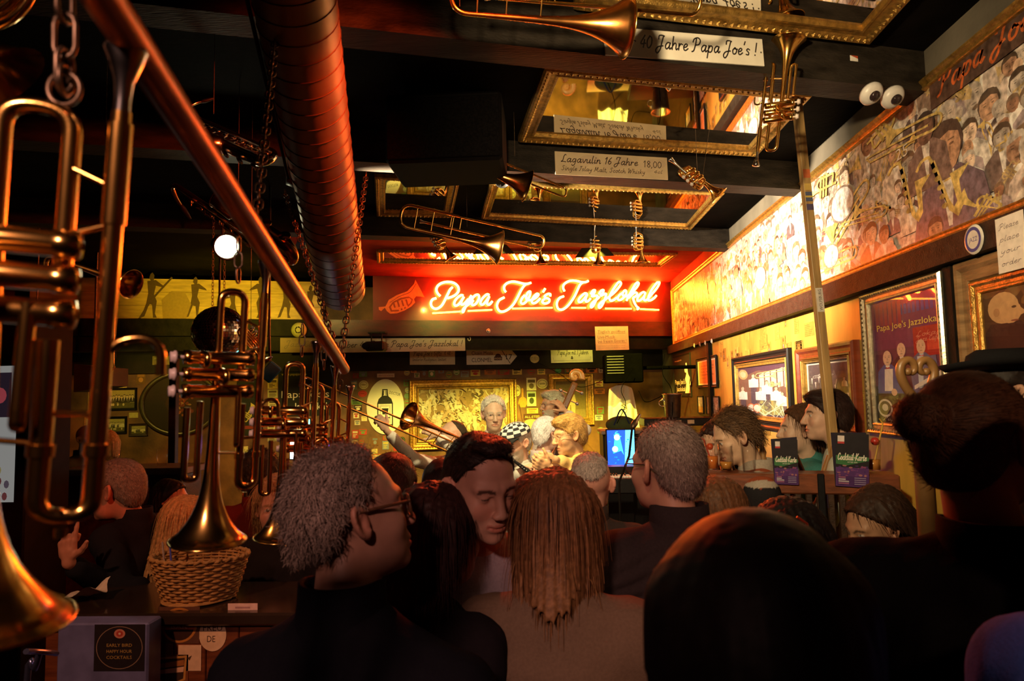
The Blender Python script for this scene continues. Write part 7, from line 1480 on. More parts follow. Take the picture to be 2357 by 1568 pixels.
t = screen('purple_display', 'small violet blue lit display between two trumpets', (737, 1014, 758, 1046), 7.1, lambda p, W, H: (p.poly(rect(0, 0, W, H), (.10, .03, .75)), p.poly(rect(0, H * .2, W, H * .35), (.75, .6, 1)), p.poly(rect(0, H * .75, W, H * .82), (.45, .3, .9))), 5); stand(t, 7.1, atY(748, 1046, 7.1)[0], 0, atY(748, 1046, 7.1)[2] - .012)
# projector and eyeball lamp on the header
c = atS(866, 798, HDR - .12); t = thing('projector', 'black projector hung before the long lilac board', 'projector', c); MB().rbox(c + (-.11, -.09, -.055), c + (.11, .09, .055), .02).obj('housing', BLACKP, t); MB().cyl(c + (-.09, -.08, 0), c + (-.09, -.13, 0), .04, 16).obj('lens', mat('dark_lens', (.02, .02, .02), .1), t)
for s in (-1, 1): MB().tube([c + (s * .06, .02, .05), c + (s * .06, .02, .16)], .008, 6).obj('hanger', BLACKP, t)
MB().box(c + (-.10, .0, .155), c + (.10, .13, .17)).obj('plate', BLACKP, t)
c = atS(688, 760, HDR - .06); t = thing('eyeball_lamp', 'pale round eyeball lamp on the black header', 'lamp', c); MB().ball(c, .085, 18).obj('ball', mat('pale_shell', (.72, .66, .25), .4), t); d_ = _n(c2w((.2, 0, -1))); MB().lathe([(0.0, .078), (.03, .080), (.042, .072)], 16, c, d_).obj('pupil', BLACKP, t)
c = atD(622, 856, 4.4); t = thing('blue_lamp_box', 'blue lit square lamp tilted beside the club banner', 'lamp', c); R_ = np.array(rotm(.5, .2, .7)); M_ = np.eye(4); M_[:3, :3] = R_; M_[:3, 3] = c; MB().rbox((-.045, -.03, -.06), (.045, .03, .06), .008, M=M_).obj('housing', mat('blue_shell', (.02, .12, .25), .3), t); MB().tube([c, c + np.array((-.05, .1, .25)), up_to(c + np.array((-.05, .1, 0)), CEIL - .001)], .008, 6).obj('arm', BLACKP, t)
# ceramic hook and eye on header
c = atS(1124, 762, HDR - .004); tag(MB().ball(c, (.018, .01, .018), 12).torus(c, .022, .005, SN, 16, 6).obj('door_bell_button', mat('chrome', (.7, .68, .65), .15, 1), None), 'small round chrome button on the red header', 'button')
c = atS(1080, 778, HDR + .09); a = np.linspace(1.2, -3.4, 12); tag(MB().tube([c + SU * .016 * math.cos(q) + UPV * (.024 * math.sin(q) - .01) for q in a], .005, 6).obj('s_hook', MATS['white_hook'], None), 'white hook beside the long lilac board', 'hook')
# ------------------------------------------------------------------ stage right: loudspeaker, coat, screen, keyboard, shelf, bucket
a, b = atY(1392, 815, 7.4), atY(1482, 880, 7.4); t = thing('stage_loudspeaker', 'black stage loudspeaker with grille hung over the white coat', 'loudspeaker', (a + b) / 2)
MB().rbox((a[0], 7.4, b[2]), (b[0], 7.75, a[2]), .012).obj('cabinet', mat('deep_black', (.0012, .0011, .001), .9, 0, .3, spec=.0), t)
for k in range(7): z = b[2] + .10 + .03 * k; MB().box((a[0] + .02, 7.392, z), (a[0] + .20, 7.3995, z + .010)).obj('grille_slat', mat('grille_grey', (.03, .028, .015), .5), t)
MB().tube([(b[0], 7.55, (a[2] + b[2]) / 2), (WALLX - .03, 7.55, (a[2] + b[2]) / 2)], .02, 8).obj('bracket', MATS['deep_black'], t)
# white coat: a draped sheet hung from a hook
a, b = atY(1392, 884, 7.7), atY(1468, 984, 7.7); t = thing('white_coat', 'white coat hung on a hook below the stage loudspeaker', 'coat', (a + b) / 2); V = []; nu, nv = 24, 18
for j in range(nv + 1):
    for i in range(nu + 1):
        u, v = i / nu, j / nv; w = (.70 + .30 * v ** .6); x = (a[0] + b[0]) / 2 + (u - .5) * (b[0] - a[0]) * w + .02 * v; V.append((x, 7.7 - .05 * math.sin(u * PI) - .03 * math.sin(u * 17 + v * 2) * (.3 + v), a[2] - (a[2] - b[2]) * v - .10 * abs(u - .5) * (1 - v)))
MB().add(V, [(j * (nu + 1) + i, (j + 1) * (nu + 1) + i, (j + 1) * (nu + 1) + i + 1, j * (nu + 1) + i + 1) for j in range(nv) for i in range(nu)], (.74, .72, .60), True).obj('cloth', CLOTH, t)
MB().torus(((a[0] + b[0]) / 2 + .02, 7.64, a[2] - .26), .03, .006, (0, 1, 0), 18, 6).obj('emblem', mat('emblem_dark', (.15, .12, .10), .6), t); MB().tube([((a[0] + b[0]) / 2, 7.7, a[2] + .02), ((a[0] + b[0]) / 2, 7.78, a[2] + .10)], .006, 6).obj('hook', IRON, t)
# jacket and bag on the amplifier
a, b = atY(1408, 955, 6.7), atY(1455, 990, 6.7); t = thing('stage_bag', 'dark blue and green bag lying on the amplifier', 'bag', (a + b) / 2 * (1, 1, 1)); V = []
mb = MB(); mb.ball(((a[0] + b[0]) / 2, 6.8, b[2] + .05), (.15, .09, .085), 18, (.05, .07, .03)); mb.obj('pouch', CLOTH, t); MB().tube(catmull([((a[0]) + .02, 6.72, b[2] + .05), ((a[0] + b[0]) / 2, 6.70, a[2] + .05), (b[0] - .02, 6.72, b[2] + .06)], 6), .008, 6, (.02, .03, .08)).obj('strap', CLOTH, t)
zt = atY(1430, 990, 6.7)[2]; x0 = atY(1388, 990, 6.6)[0]; x1 = atY(1500, 990, 6.6)[0]
t = thing('amplifier_rack', 'black rack with a ledge that carries the blue screen and bag', 'rack', ((x0 + x1) / 2, 6.8, .16)); MB().rbox((x0, 6.62, .161), (x1, 7.1, zt - .036), .01).obj('cabinet', BLACKP, t); MB().rbox((x0 - .02, 6.56, zt - .035), (x1 + .02, 7.12, zt), .006).obj('ledge', mat('ledge_grey', (.20, .15, .13), .5), t)
def pblue(p, W, H):
    p.poly(rect(0, 0, W, H), (.004, .035, .60)); p.poly([(W * .62, 0), (W, 0), (W, H), (W * .68, H)], (.06, .38, .85)); r = random.Random(2)
    for k in range(26): p.poly(ell(W * r.uniform(.05, .95), H * r.uniform(.05, .98), W * r.uniform(.01, .05), H * r.uniform(.005, .02), 7), r.choice([(.0, .02, .30), (.03, .25, .85), (.0, .10, .7)]))
    p.poly([(W * .2, H * .35), (W * .5, H * .42), (W * .6, H * .3), (W * .45, H * .9), (W * .3, H * .95)], (.02, .22, .80))
    for x, y in ((.36, .80), (.28, .47)): p.poly(ell(W * x, H * y, W * .11, H * .085, 18), (.25, .85, 1)); p.poly(ell(W * x, H * y, W * .07, H * .055, 16), (.85, 1, 1))
t = screen('blue_stage_screen', 'bright blue lit screen with two white discs beside the clarinet player', (1397, 991, 1462, 1072), 6.5, pblue, 2)
bz = atY(1430, 1072, 6.5)[2]; MB().rbox((x0 + .02, 6.50, .161), (x1 - .2, 6.60, bz - .014), .01).obj('stand', BLACKP, t)
a, b = atY(1366, 1092, 5.6), atY(1470, 1100, 5.6); t = thing('stage_piano', 'electric piano with white keys lit violet beside the grey haired man', 'piano', ((a[0] + b[0]) / 2, 5.7, 0)); MB().rbox((a[0] - .1, 5.55, b[2] - .12), (b[0] + .25, 5.95, b[2]), .01).obj('case', BLACKP, t); MB().rbox((a[0] - .1, 5.78, b[2] + .0), (b[0] + .25, 5.95, b[2] + .07), .01).obj('control_panel', BLACKP, t)
me_ = MB().rbox((0, 0, 0), (.021, .15, .012), .002).mesh('white_key'); me_.materials.append(mat('key_white', (.8, .76, .72), .3)); mk_ = MB().rbox((0, 0, 0), (.011, .09, .012), .002).mesh('black_key'); mk_.materials.append(BLACKP); n_ = int((b[0] + .25 - a[0] + .1) / .0225)
for k in range(n_):
    o = bpy.data.objects.new('white_key', me_); COL.objects.link(o); o.parent = t; o.matrix_parent_inverse = t.matrix_basis.inverted(); o.location = (a[0] - .1 + .001 + k * .0225, 5.60, b[2] + .0005)
    if k % 7 not in (2, 6): o = bpy.data.objects.new('black_key', mk_); COL.objects.link(o); o.parent = t; o.matrix_parent_inverse = t.matrix_basis.inverted(); o.location = (a[0] - .1 + .017 + k * .0225, 5.66, b[2] + .0130)
for s in (a[0] - .05, b[0] + .2): MB().tube([(s, 5.75, .0), (s, 5.75, b[2] - .12)], .02, 8).obj('leg', IRON, t)
sc2 = copy_tree(bs); dlt = atD(1466, 965, 4.75) - top_; sc2.matrix_basis = Matrix.Translation(Vector(dlt)) @ bs.matrix_basis @ Matrix.Identity(4); sc2['label'] = 'second double bass whose pale scroll rises before the blue screen'
sz = atY(1545, 962, 6.9); t = thing('wall_shelf', 'black equipment shelf with white labels under the ice bucket', 'shelf', sz); MB().rbox((atY(1478, 962, 6.9)[0], 6.75, sz[2] - .075), (WALLX - .03, 7.15, sz[2]), .006).obj('board', BLACKP, t)
for px, w in ((1537, .04), (1562, .05), (1590, .065)): q = atY(px, 967, 6.75); MB().box((q[0] - w / 2, 6.744, sz[2] - .055), (q[0] + w / 2, 6.7495, sz[2] - .018)).obj('label_plate', mat('label_white', (.75, .62, .45), .5), t)
q = atY(1550, 958, 6.9); t = thing('ice_bucket', 'dull steel ice bucket with ring handle on the shelf', 'bucket', (q[0], 6.92, sz[2] + .001)); MB().lathe([(0, .002), (.068, .002), (.072, .010), (.092, .225), (.102, .232), (.100, .240), (.090, .236), (.068, .015), (0, .012)], 26, (q[0], 6.92, sz[2]), (0, 0, 1)).obj('pail', STEEL, t)
MB().torus((q[0] - .105, 6.90, sz[2] + .145), .032, .005, (.2, 1, 0), 18, 6).obj('ring_handle', SILVER, t); MB().ball((q[0] - .095, 6.92, sz[2] + .18), .018, 10).obj('handle_boss', SILVER, t)
for i, (pts, lab) in enumerate((([(1455, 850, 7.3), (1430, 895, 7.2), (1440, 930, 6.9), (1420, 975, 6.6)], 'black cable looping down over the white coat'), ([(1392, 872, 7.3), (1365, 885, 7.3), (1330, 890, 7.4), (1290, 862, 7.6), (1240, 835, 8.2)], 'thin cable running from the stage loudspeaker towards the rail'), ([(1530, 815, 7.5), (1525, 860, 7.2), (1545, 895, 6.95), (1548, 940, 6.80), (1544, 985, 6.7)], 'dark cable hanging across the ice bucket'), ([(1470, 900, 7.3), (1485, 925, 7.1), (1510, 918, 7.0), (1535, 905, 6.95)], 'slack cable between the coat and the ice bucket'))): tag(MB().tube(catmull([atY(*q) for q in pts], 6), .0035, 6).obj('cable', MATS['deep_black'], None), lab, 'cable')
# microphone stands
t = thing('microphone_stand', 'dark boom stand with microphone before the grey haired man', 'microphone', atD(1440, 1300, 4.2)); MB().tube([atD(1455, 985, 4.0), atD(1448, 1050, 4.0), atD(1425, 1110, 4.05), up_to(atD(1425, 1110, 4.05), .02)], .007, 8).obj('pole', BLACKP, t); b = up_to(atD(1425, 1110, 4.05), 0); MB().lathe([(0, .025), (.11, .02), (.13, 0)], 20, b, (0, 0, 1)).obj('base', BLACKP, t); MB().lathe([(0, 0), (.016, .01), (.020, .05), (.012, .08), (.010, .14), (0, .15)], 14, atD(1455, 985, 4.0), c2w((.3, -.3, .5))).obj('microphone', IRON, t)
# ------------------------------------------------------------------ left back: oval painting, pictures, corner
def paint_flowers(p, W, H):
    p.poly(ell(W / 2, H / 2, W / 2, H / 2, 40), (.035, .022, .010)); r = random.Random(8); p.poly(ell(W * .55, H * .5, W * .26, H * .2, 20), (.06, .03, .012))
    for k in range(34): p.poly(ell(W * r.gauss(.56, .07), H * r.gauss(.50, .10), W * r.uniform(.012, .035), H * r.uniform(.012, .04), 8, r.uniform(0, 3)), r.choice([(.30, .06, .02), (.36, .13, .03), (.20, .05, .02), (.40, .24, .08)]))
o_, W_, H_ = back_rect(322, 855, 508, 1004); ovp = thing('oval_painting', 'large dark oval painting of flowers in a dark frame', 'painting', o_ + SU * W_ / 2)
aa = np.linspace(0, 2 * PI, 48, endpoint=False); mb = MB(); V = []
for rr, hh in ((1.0, 0), (1.0, .03), (.97, .045), (.93, .035), (.90, .04), (.87, .012)): V.append(o_ + SU * (W_ / 2 + W_ / 2 * rr * np.cos(aa))[:, None] + UPV * (H_ / 2 + H_ / 2 * rr * np.sin(aa))[:, None] + SN * hh)
mb.add(np.concatenate(V), [(k * 48 + i, k * 48 + (i + 1) % 48, (k + 1) * 48 + (i + 1) % 48, (k + 1) * 48 + i) for k in range(5) for i in range(48)], (1, 1, 1), True); mb.obj('frame', mat('dark_oval_frame', (.06, .045, .012), .3, .3, .3), ovp)
p = Print(o_ + SN * .008 + SU * W_ * .06 + UPV * H_ * .06, SU, (0, 0, 1), 1e-4); paint_flowers(p, W_ * .88, H_ * .88); p.obj('print', ovp)
def paint_group(seed, bg=(.45, .40, .12), n=9):
    def f(p, W, H):
        p.poly(rect(0, 0, W, H), bg); r = random.Random(seed); p.poly(rect(0, 0, W, H * .3), shade(bg, .3))
        for k in range(n): fig(p, W * (.08 + .84 * k / (n - 1)), H * (.52 + .08 * r.random()), H * .17, (.62, .54, .26), shade((.5, .45, .2), r.choice((.1, .2, 1.4))), (.08, .07, .03), face=False)
        for k in range(4): p.poly(ell(W * r.uniform(.1, .9), H * .2, W * .04, H * .08, 8), (.7, .6, .3))
    return f
for bx, lab, sd, fm in (((245, 893, 316, 945), 'framed group photo of nine musicians above two smaller photos', 1, BLACKP), ((237, 959, 293, 999), 'black framed small band photo under the group photo', 2, BLACKP), ((297, 975, 341, 1004), 'smallest brown framed band photo beside the oval painting', 3, DARKW)): back_frame('framed_photo', lab, 'picture', bx, .028, .02, fm, paint_group(sd))
stk('yellow lit page with a figure drawing over the group photo', (267, 873, 292, 894), (.66, .54, .14), 'r', (.85, .8, .4), cat='paper'); stk('brown postcard above the oval painting', (314, 858, 335, 884), (.20, .11, .03), 'r', (.4, .2, .05), cat='postcard'); stk('faded photo strip high on the black beam', (351, 820, 391, 840), (.25, .2, .07), 'r', (.5, .45, .2), off=.11, cat='photo')
stk('small yellowish plate beside the three band photos', (297, 950, 318, 962), (.6, .5, .14), 'r', cat='plate')
for bx, lab in (((203, 896, 228, 951), 'bright yellow framed text sheet in the far corner'), ((195, 960, 222, 985), 'small framed sheet below the bright yellow one')):
    back_frame('framed_sheet', lab, 'picture', bx, .02, .015, GOLDP, lambda p, W, H: (p.poly(rect(0, 0, W, H), (.85, .72, .25)), [p.poly(rect(W * .2, H * (.12 + .08 * k), W * .8, H * (.16 + .08 * k)), (.45, .36, .1)) for k in range(9)]))
def paint_horn(p, W, H): p.poly(rect(0, 0, W, H), (.02, .025, .012)); horn2d(p, W * .15, H * .25, W * .9, .95, (.62, .52, .10)); p.poly(rect(0, H * .10, W, H * .16), (.25, .04, .02))
back_frame('horn_poster', 'black poster with a yellow horn behind the second trumpet', 'poster', (545, 872, 606, 1004), .02, .015, BLACKP, paint_horn)
stk('white card with three dark words under the horn poster', (542, 1028, 571, 1050), (.75, .68, .25), 'r', (.05, .04, .02), 'Papa Joe Bar', cat='card'); stk('orange red card under the white bar card', (541, 1053, 562, 1072), (.55, .10, .04), 'r', (.2, .03, .01), cat='card')
for i, bx in enumerate(((616, 872, 639, 895), (616, 897, 639, 916), (617, 920, 640, 942), (616, 946, 637, 972), (616, 976, 633, 998), (638, 955, 660, 966), (640, 972, 656, 992), (646, 1004, 656, 1018), (616, 1002, 640, 1016))): stk('%s picture pasted in the strip left of the club banner' % ('yellow', 'pale green', 'sketchy cream', 'brown portrait', 'black and white', 'red lettered', 'orange', 'small cream', 'grey')[i], bx, [(.66, .56, .12), (.52, .52, .16), (.68, .6, .25), (.45, .32, .08), (.6, .56, .3), (.5, .08, .04), (.55, .25, .05), (.7, .6, .3), (.4, .36, .2)][i], 'r', (.12, .09, .03), cat='picture')
# dark post, corner loudspeaker with small bell lamp
c0 = atD(402, 822, 5.8); t = thing('dark_post', 'thin dark wooden post before the oval painting', 'post', (c0[0], c0[1], 0)); MB().rbox((c0[0] - .03, c0[1] - .03, 0), (c0[0] + .03, c0[1] + .03, c0[2]), .005).obj('shaft', mat('olive_post', (.03, .024, .010), .6, 0, .4, spec=.1), t)
a, b = atD(176, 842, 6.4), atD(262, 896, 6.4); t = thing('corner_loudspeaker', 'black wedge loudspeaker under the beam in the far corner', 'loudspeaker', (a + b) / 2); MB().prism([(0, 0), (b[0] - a[0], .05), (b[0] - a[0], .22), (0, .26)], .28, (a[0], a[1] + .25, b[2] - .02), (1, 0, 0), (0, 0, 1)).obj('cabinet', mat('dull_black_box', (.05, .04, .015), .5), t); MB().tube([((a[0] + b[0]) / 2, a[1], a[2]), ((a[0] + b[0]) / 2, a[1], CEIL - .001)], .012, 6).obj('hanger', IRON, t)
t = thing('hanging_bell', 'small brass bell on a bent wire beside the corner loudspeaker', 'bell', atD(250, 868, 5.8)); MB().tube(catmull([up_to(atD(262, 815, 5.8), CEIL - .001), atD(262, 815, 5.8), atD(264, 845, 5.8), atD(250, 860, 5.8), atD(248, 870, 5.8)], 5), .005, 6).obj('wire', BRASS, t); MB().lathe([(.004, 0), (.015, .01), (.022, .05), (.034, .06)], 14, atD(248, 868, 5.8), (0, 0, -1)).obj('bell', BRASS, t)
# counter with glasses at the far left
a, b = atD(150, 1078, 5.2), atD(420, 1082, 5.0); t = thing('standing_counter', 'grey topped standing counter with beer glasses in the dark corner', 'counter', ((a[0] + b[0]) / 2, 5.2, 0)); MB().rbox((a[0], 4.95, a[2] - .05), (b[0], 5.35, a[2]), .006).obj('top', mat('counter_grey', (.16, .13, .14), .4), t); MB().rbox((a[0] + .05, 5.0, 0), (b[0] - .05, 5.3, a[2] - .051), .006).obj('front', DARKW, t)
def beer_glass(x, y, z, h=.15, r=.035, liquid=None, lab='', level=.6, group=None):
    t = thing('drinking_glass', lab, 'glass', (x, y, z), group); MB().lathe([(0, .004), (r * .8, .004), (r, h), (r * .94, h), (r * .76, .012), (0, .012)], 20, (x, y, z), (0, 0, 1)).obj('glass', pane_glass(), t)
    if liquid is not None: MB().lathe([(0, .014), (r * .75, .014), (r * (.75 + .19 * level), h * level), (0, h * level)], 18, (x, y, z), (0, 0, 1)).obj('drink', mat('drink_%d' % int(liquid[0] * 99 + liquid[1] * 999), liquid, .2, 0, .1), t)
    return t
for px, lab in ((205, 'beer glass on the corner counter nearest the bald man'), (243, 'beer glass in the middle of the corner counter'), (357, 'lone beer glass at the right end of the corner counter')): q = atD(px, 1078, 5.12); beer_glass(q[0], 5.12, a[2] + .001, .125, .04, None, lab)
# lit cabinet far left
c = atD(30, 900, 4.3); t = thing('lit_cabinet', 'white lit drinks cabinet glimpsed behind the biggest trumpet', 'cabinet', (c[0], c[1], 0)); MB().rbox((c[0] - .6, c[1], 0), (c[0] + .10, c[1] + .4, 2.42), .01).obj('case', mat('white_case', (.012, .010, .010), .6, spec=.05), t)
p = Print((c[0] - .55, c[1] - .001, 1.25), (1, 0, 0), (0, 0, 1), 1e-4); W, H = .58, .85; p.poly(rect(0, 0, W, H), (.75, .74, .70)); p.poly(rect(W * .1, H * .62, W * .93, H * .95), (.05, .03, .05)); p.poly(ell(W * .8, H * .78, W * .08, H * .06, 12), (.8, .12, .15))
r = random.Random(3)
for k in range(14): p.poly(ell(W * r.uniform(.5, .95), H * r.uniform(.02, .25), W * .03, H * .03, 8), r.choice([(.3, .08, .08), (.6, .5, .2), (.2, .15, .2)]))
p.obj('lit_front', t, mat_emit_attr('screen_dim', .09))
p0 = atD(76, 842, 5.4); t = thing('backlit_list', 'small yellow backlit price list on the dark wall behind the big trumpet', 'sign', p0); MB().rbox(p0 + (-.05, .002, -.12), p0 + (.05, .03, .12), .004).obj('box', BLACKP, t); p = Print(p0 + (-.045, 0, -.115), (1, 0, 0), (0, 0, 1), 1e-4); p.poly(rect(0, 0, .09, .23), (.9, .8, .2)); [p.poly(rect(.01, .02 + .025 * k, .075, .03 + .025 * k), (.45, .36, .06)) for k in range(8)]; p.obj('lit_face', t, mat_emit_attr('screen_2', 2)); MB().tube([p0 + (0, .02, .12), up_to(p0 + (0, .02, 0), CEIL - .001)], .006, 6).obj('hanger', IRON, t)
# ------------------------------------------------------------------ bar counter, basket, stickers on its front
CZ = 1.085; fl, fr = atZ(140, 1392, CZ), atZ(648, 1392, CZ); BY = 2.50
t = thing('bar_counter', 'dark glossy bar counter with stickers on its wooden front', 'bar', ((fl[0] + fr[0]) / 2, BY + .2, 0)); MB().rbox((fl[0] - .05, BY - .03, CZ - .045), (fr[0] + .13, BY + .40, CZ), .008).obj('counter_top', mat('counter_black', (.030, .018, .012), .18, 0, .3, 6, coat=.3), t)
wx = np.linspace(fl[0], fr[0] + .11, 9)
for k in range(8): MB().rbox((wx[k] + .002, BY + .012, .0), (wx[k + 1] - .002, BY + .03, CZ - .046), .003).obj('front_plank', REDW, t)
MB().box((fl[0], BY + .0302, 0), (fr[0] + .11, BY + .37, CZ - .046)).obj('core', DARKW, t)
def bar_sticker(label, box, draw, shape='r', base=(.8, .6, .4), name='sticker', cat='sticker', dy=.004):
    a, b = atY(box[0], box[1], BY + .008), atY(box[2], box[3], BY + .008); W, H = b[0] - a[0], a[2] - b[2]; o = np.array((a[0], BY + .0115, b[2])); t = thing(name, label, cat, o, 'stickers on the bar front')
    MB().prism(rect(0, 0, W, H) if shape == 'r' else ell(W / 2, H / 2, W / 2, H / 2, 28), .002, o, (1, 0, 0), (0, 0, 1), base).obj('sheet', PRINT, t); p = Print(o + (0, -.0022, 0), (1, 0, 0), (0, 0, 1), 5e-5); p.clip = ((0, 0), (W, H)); draw(p, W, H); p.obj('print', t); return t
bar_sticker('dark round badge sticker with orange ring and banner', (366, 1398, 458, 1482), lambda p, W, H: (p.poly(ell(W / 2, H / 2, W * .44, H * .48, 28), (.55, .22, .05)), p.poly(ell(W / 2, H / 2, W * .38, H * .42, 28), (.05, .02, .015)), p.poly(rect(W * .12, H * .38, W * .88, H * .54), (.50, .12, .06)), p.text('BAR', W * .5, H * .41, H * .10, (.8, .6, .4), align='c', fit=W * .4)), 'r', (.14, .06, .04))
bar_sticker('cream round sticker with curved lettering FREU', (458, 1424, 520, 1500), lambda p, W, H: (p.text('FREU', W * .5, H * .62, H * .2, (.06, .03, .02), fit=W * .7, align='c'), p.text('DE', W * .45, H * .28, H * .2, (.06, .03, .02), fit=W * .3, align='c')), 'e', (.80, .55, .36))
bar_sticker('pinkish card with an orange beer picture high on the bar front', (524, 1390, 592, 1436), lambda p, W, H: (p.poly(rect(W * .22, 0, W * .80, H * .6), (.62, .24, .06)), [p.poly(rect(W * (.3 + .16 * k), H * .05, W * (.40 + .16 * k), H * .45), (.8, .45, .12)) for k in range(3)], p.poly(rect(W * .25, H * .75, W * .75, H * .84), (.45, .25, .25))), 'r', (.78, .52, .46))
bar_sticker('white square sticker with small marks between round ones', (410, 1486, 462, 1545), lambda p, W, H: p.poly([(W * .4, H * .5), (W * .6, H * .6), (W * .5, H * .4)], (.1, .05, .03)), 'r', (.84, .58, .40))
bar_sticker('shield sticker with orange rim and landscape', (354, 1508, 432, 1580), lambda p, W, H: (p.poly([(W * .04, H * .9), (W * .96, H * .98), (W * .92, H * .2), (W * .5, 0), (W * .06, H * .2)], (.62, .30, .08)), p.poly([(W * .10, H * .84), (W * .90, H * .9), (W * .86, H * .24), (W * .5, H * .06), (W * .12, H * .24)], (.06, .03, .02)), p.poly([(W * .12, H * .5), (W * .88, H * .62), (W * .86, H * .45), (W * .12, H * .38)], (.80, .50, .36)), p.poly([(W * .12, H * .7), (W * .88, H * .84), (W * .88, H * .66), (W * .12, H * .56)], (.42, .16, .05))), 'r', (.25, .08, .03))
# blue box in front of the bar
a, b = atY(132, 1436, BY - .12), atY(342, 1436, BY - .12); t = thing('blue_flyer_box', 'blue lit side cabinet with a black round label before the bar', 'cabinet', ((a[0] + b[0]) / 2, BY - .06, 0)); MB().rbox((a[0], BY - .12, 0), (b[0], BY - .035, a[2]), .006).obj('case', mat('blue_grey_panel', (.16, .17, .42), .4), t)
q = atY(218, 1438, BY - .121); q2 = atY(332, 1545, BY - .121); p = Print((q[0], BY - .1212, q2[2]), (1, 0, 0), (0, 0, 1), 6e-5); W, H = q2[0] - q[0], q[2] - q2[2]; p.poly(rect(0, 0, W, H), (.02, .015, .02)); p.poly(ell(W / 2, H * .5, W * .46, H * .46, 34), (.30, .20, .16)); p.poly(ell(W / 2, H * .5, W * .445, H * .445, 34), (.02, .015, .02)); p.poly(ell(W / 2, H * .80, W * .11, H * .10, 20), (.62, .25, .20)); p.poly(ell(W / 2, H * .80, W * .07, H * .065, 20), (.5, .06, .05)); p.poly(ell(W / 2, H * .80, W * .025, H * .025, 10), (.8, .6, .5))
for k, s in enumerate(('EARLY BIRD', 'HAPPY HOUR', 'COCKTAILS')): p.text(s, W * .5, H * (.52 - .13 * k), H * .07, (.50, .32, .10), fit=W * .5, align='c')
p.obj('label_print', t)
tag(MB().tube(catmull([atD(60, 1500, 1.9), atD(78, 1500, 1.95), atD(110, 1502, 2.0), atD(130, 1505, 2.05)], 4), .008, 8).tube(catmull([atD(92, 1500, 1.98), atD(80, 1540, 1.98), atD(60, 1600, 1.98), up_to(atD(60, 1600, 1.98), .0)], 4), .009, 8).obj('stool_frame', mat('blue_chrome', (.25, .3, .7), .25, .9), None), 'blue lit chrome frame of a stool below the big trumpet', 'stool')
# wicker basket
bc = np.array((atY(459, 1352, BY + .16)[0], BY + .16, CZ + .001)); sc_b = (bc - CAM).dot(-TOCAM) / 1571 * .93
bk = thing('wicker_basket', 'oval wicker basket standing on the bar counter', 'basket', bc); r0, r1, hb = 86 * sc_b, 117 * sc_b, 100 * sc_b * 1.0; NS_ = 34; WICK = mat('wicker', (.46, .24, .08), .55, 0, .35, 40)
for rI in range(15):
    f_ = rI / 14; rr = r0 + (r1 - r0) * f_ ** .9; z = .006 + f_ * hb; nn = NS_ * 4; a = np.linspace(0, 2 * PI, nn, endpoint=False); wv = .0042 * np.sin(a * NS_ / 2 + (rI % 2) * PI); MB().tube(np.stack((bc[0] + (rr + wv) * np.cos(a), bc[1] + (rr * .72 + wv) * np.sin(a), np.full(nn, bc[2] + z)), 1), .0052, 6, closed=True).obj('weave_ring', WICK, bk)
for k in range(NS_): a = 2 * PI * k / NS_; MB().tube([(bc[0] + r0 * math.cos(a), bc[1] + r0 * .72 * math.sin(a), bc[2] + .004), (bc[0] + r1 * math.cos(a), bc[1] + r1 * .72 * math.sin(a), bc[2] + hb + .004)], .0036, 5).obj('stake', WICK, bk)
MB().lathe([(0, .004), (r0, .004), (r0, .008), (0, .008)], 30, bc, (0, 0, 1)).obj('bottom', WICK, bk)
a = np.linspace(0, 2 * PI, 140, endpoint=False); MB().tube(np.stack((bc[0] + (r1 + .005 * np.cos(a * 30)) * np.cos(a), bc[1] + (r1 + .005 * np.cos(a * 30)) * .72 * np.sin(a), bc[2] + hb + .006 + .005 * np.sin(a * 30)), 1), .0068, 6, closed=True).obj('braided_rim', WICK, bk)
for px, py, col, lab in ((390, 1240, (.10, .12, .75), 'blue pen standing in the wicker basket'), (374, 1248, (.45, .35, .35), 'grey pen standing in the wicker basket')): tp = atY(px, py, BY + .16); tag(MB().tube([tp, (tp[0] + .02, tp[1], CZ + .02)], .0038, 8).obj('pen', mat('pen_%s' % lab[:4], col, .3), None), lab, 'pen')
tp = atZ(330, 1315, CZ); V = []; nu, nv = 10, 8
for j in range(nv + 1):
    for i in range(nu + 1): u, v = i / nu, j / nv; V.append((tp[0] - .06 + .17 * u + .02 * math.sin(v * 5), BY + .08 + .13 * v, CZ + .004 + .05 * u * (1 + .5 * math.sin(v * 4 + u * 3)) + .01 * math.sin(u * 9)))
tag(MB().add(V, [(j * 11 + i, j * 11 + i + 1, (j + 1) * 11 + i + 1, (j + 1) * 11 + i) for j in range(nv) for i in range(nu)], (.70, .60, .52), True).obj('paper_napkin', PRINT, None), 'crumpled white napkin beside the wicker basket', 'napkin')
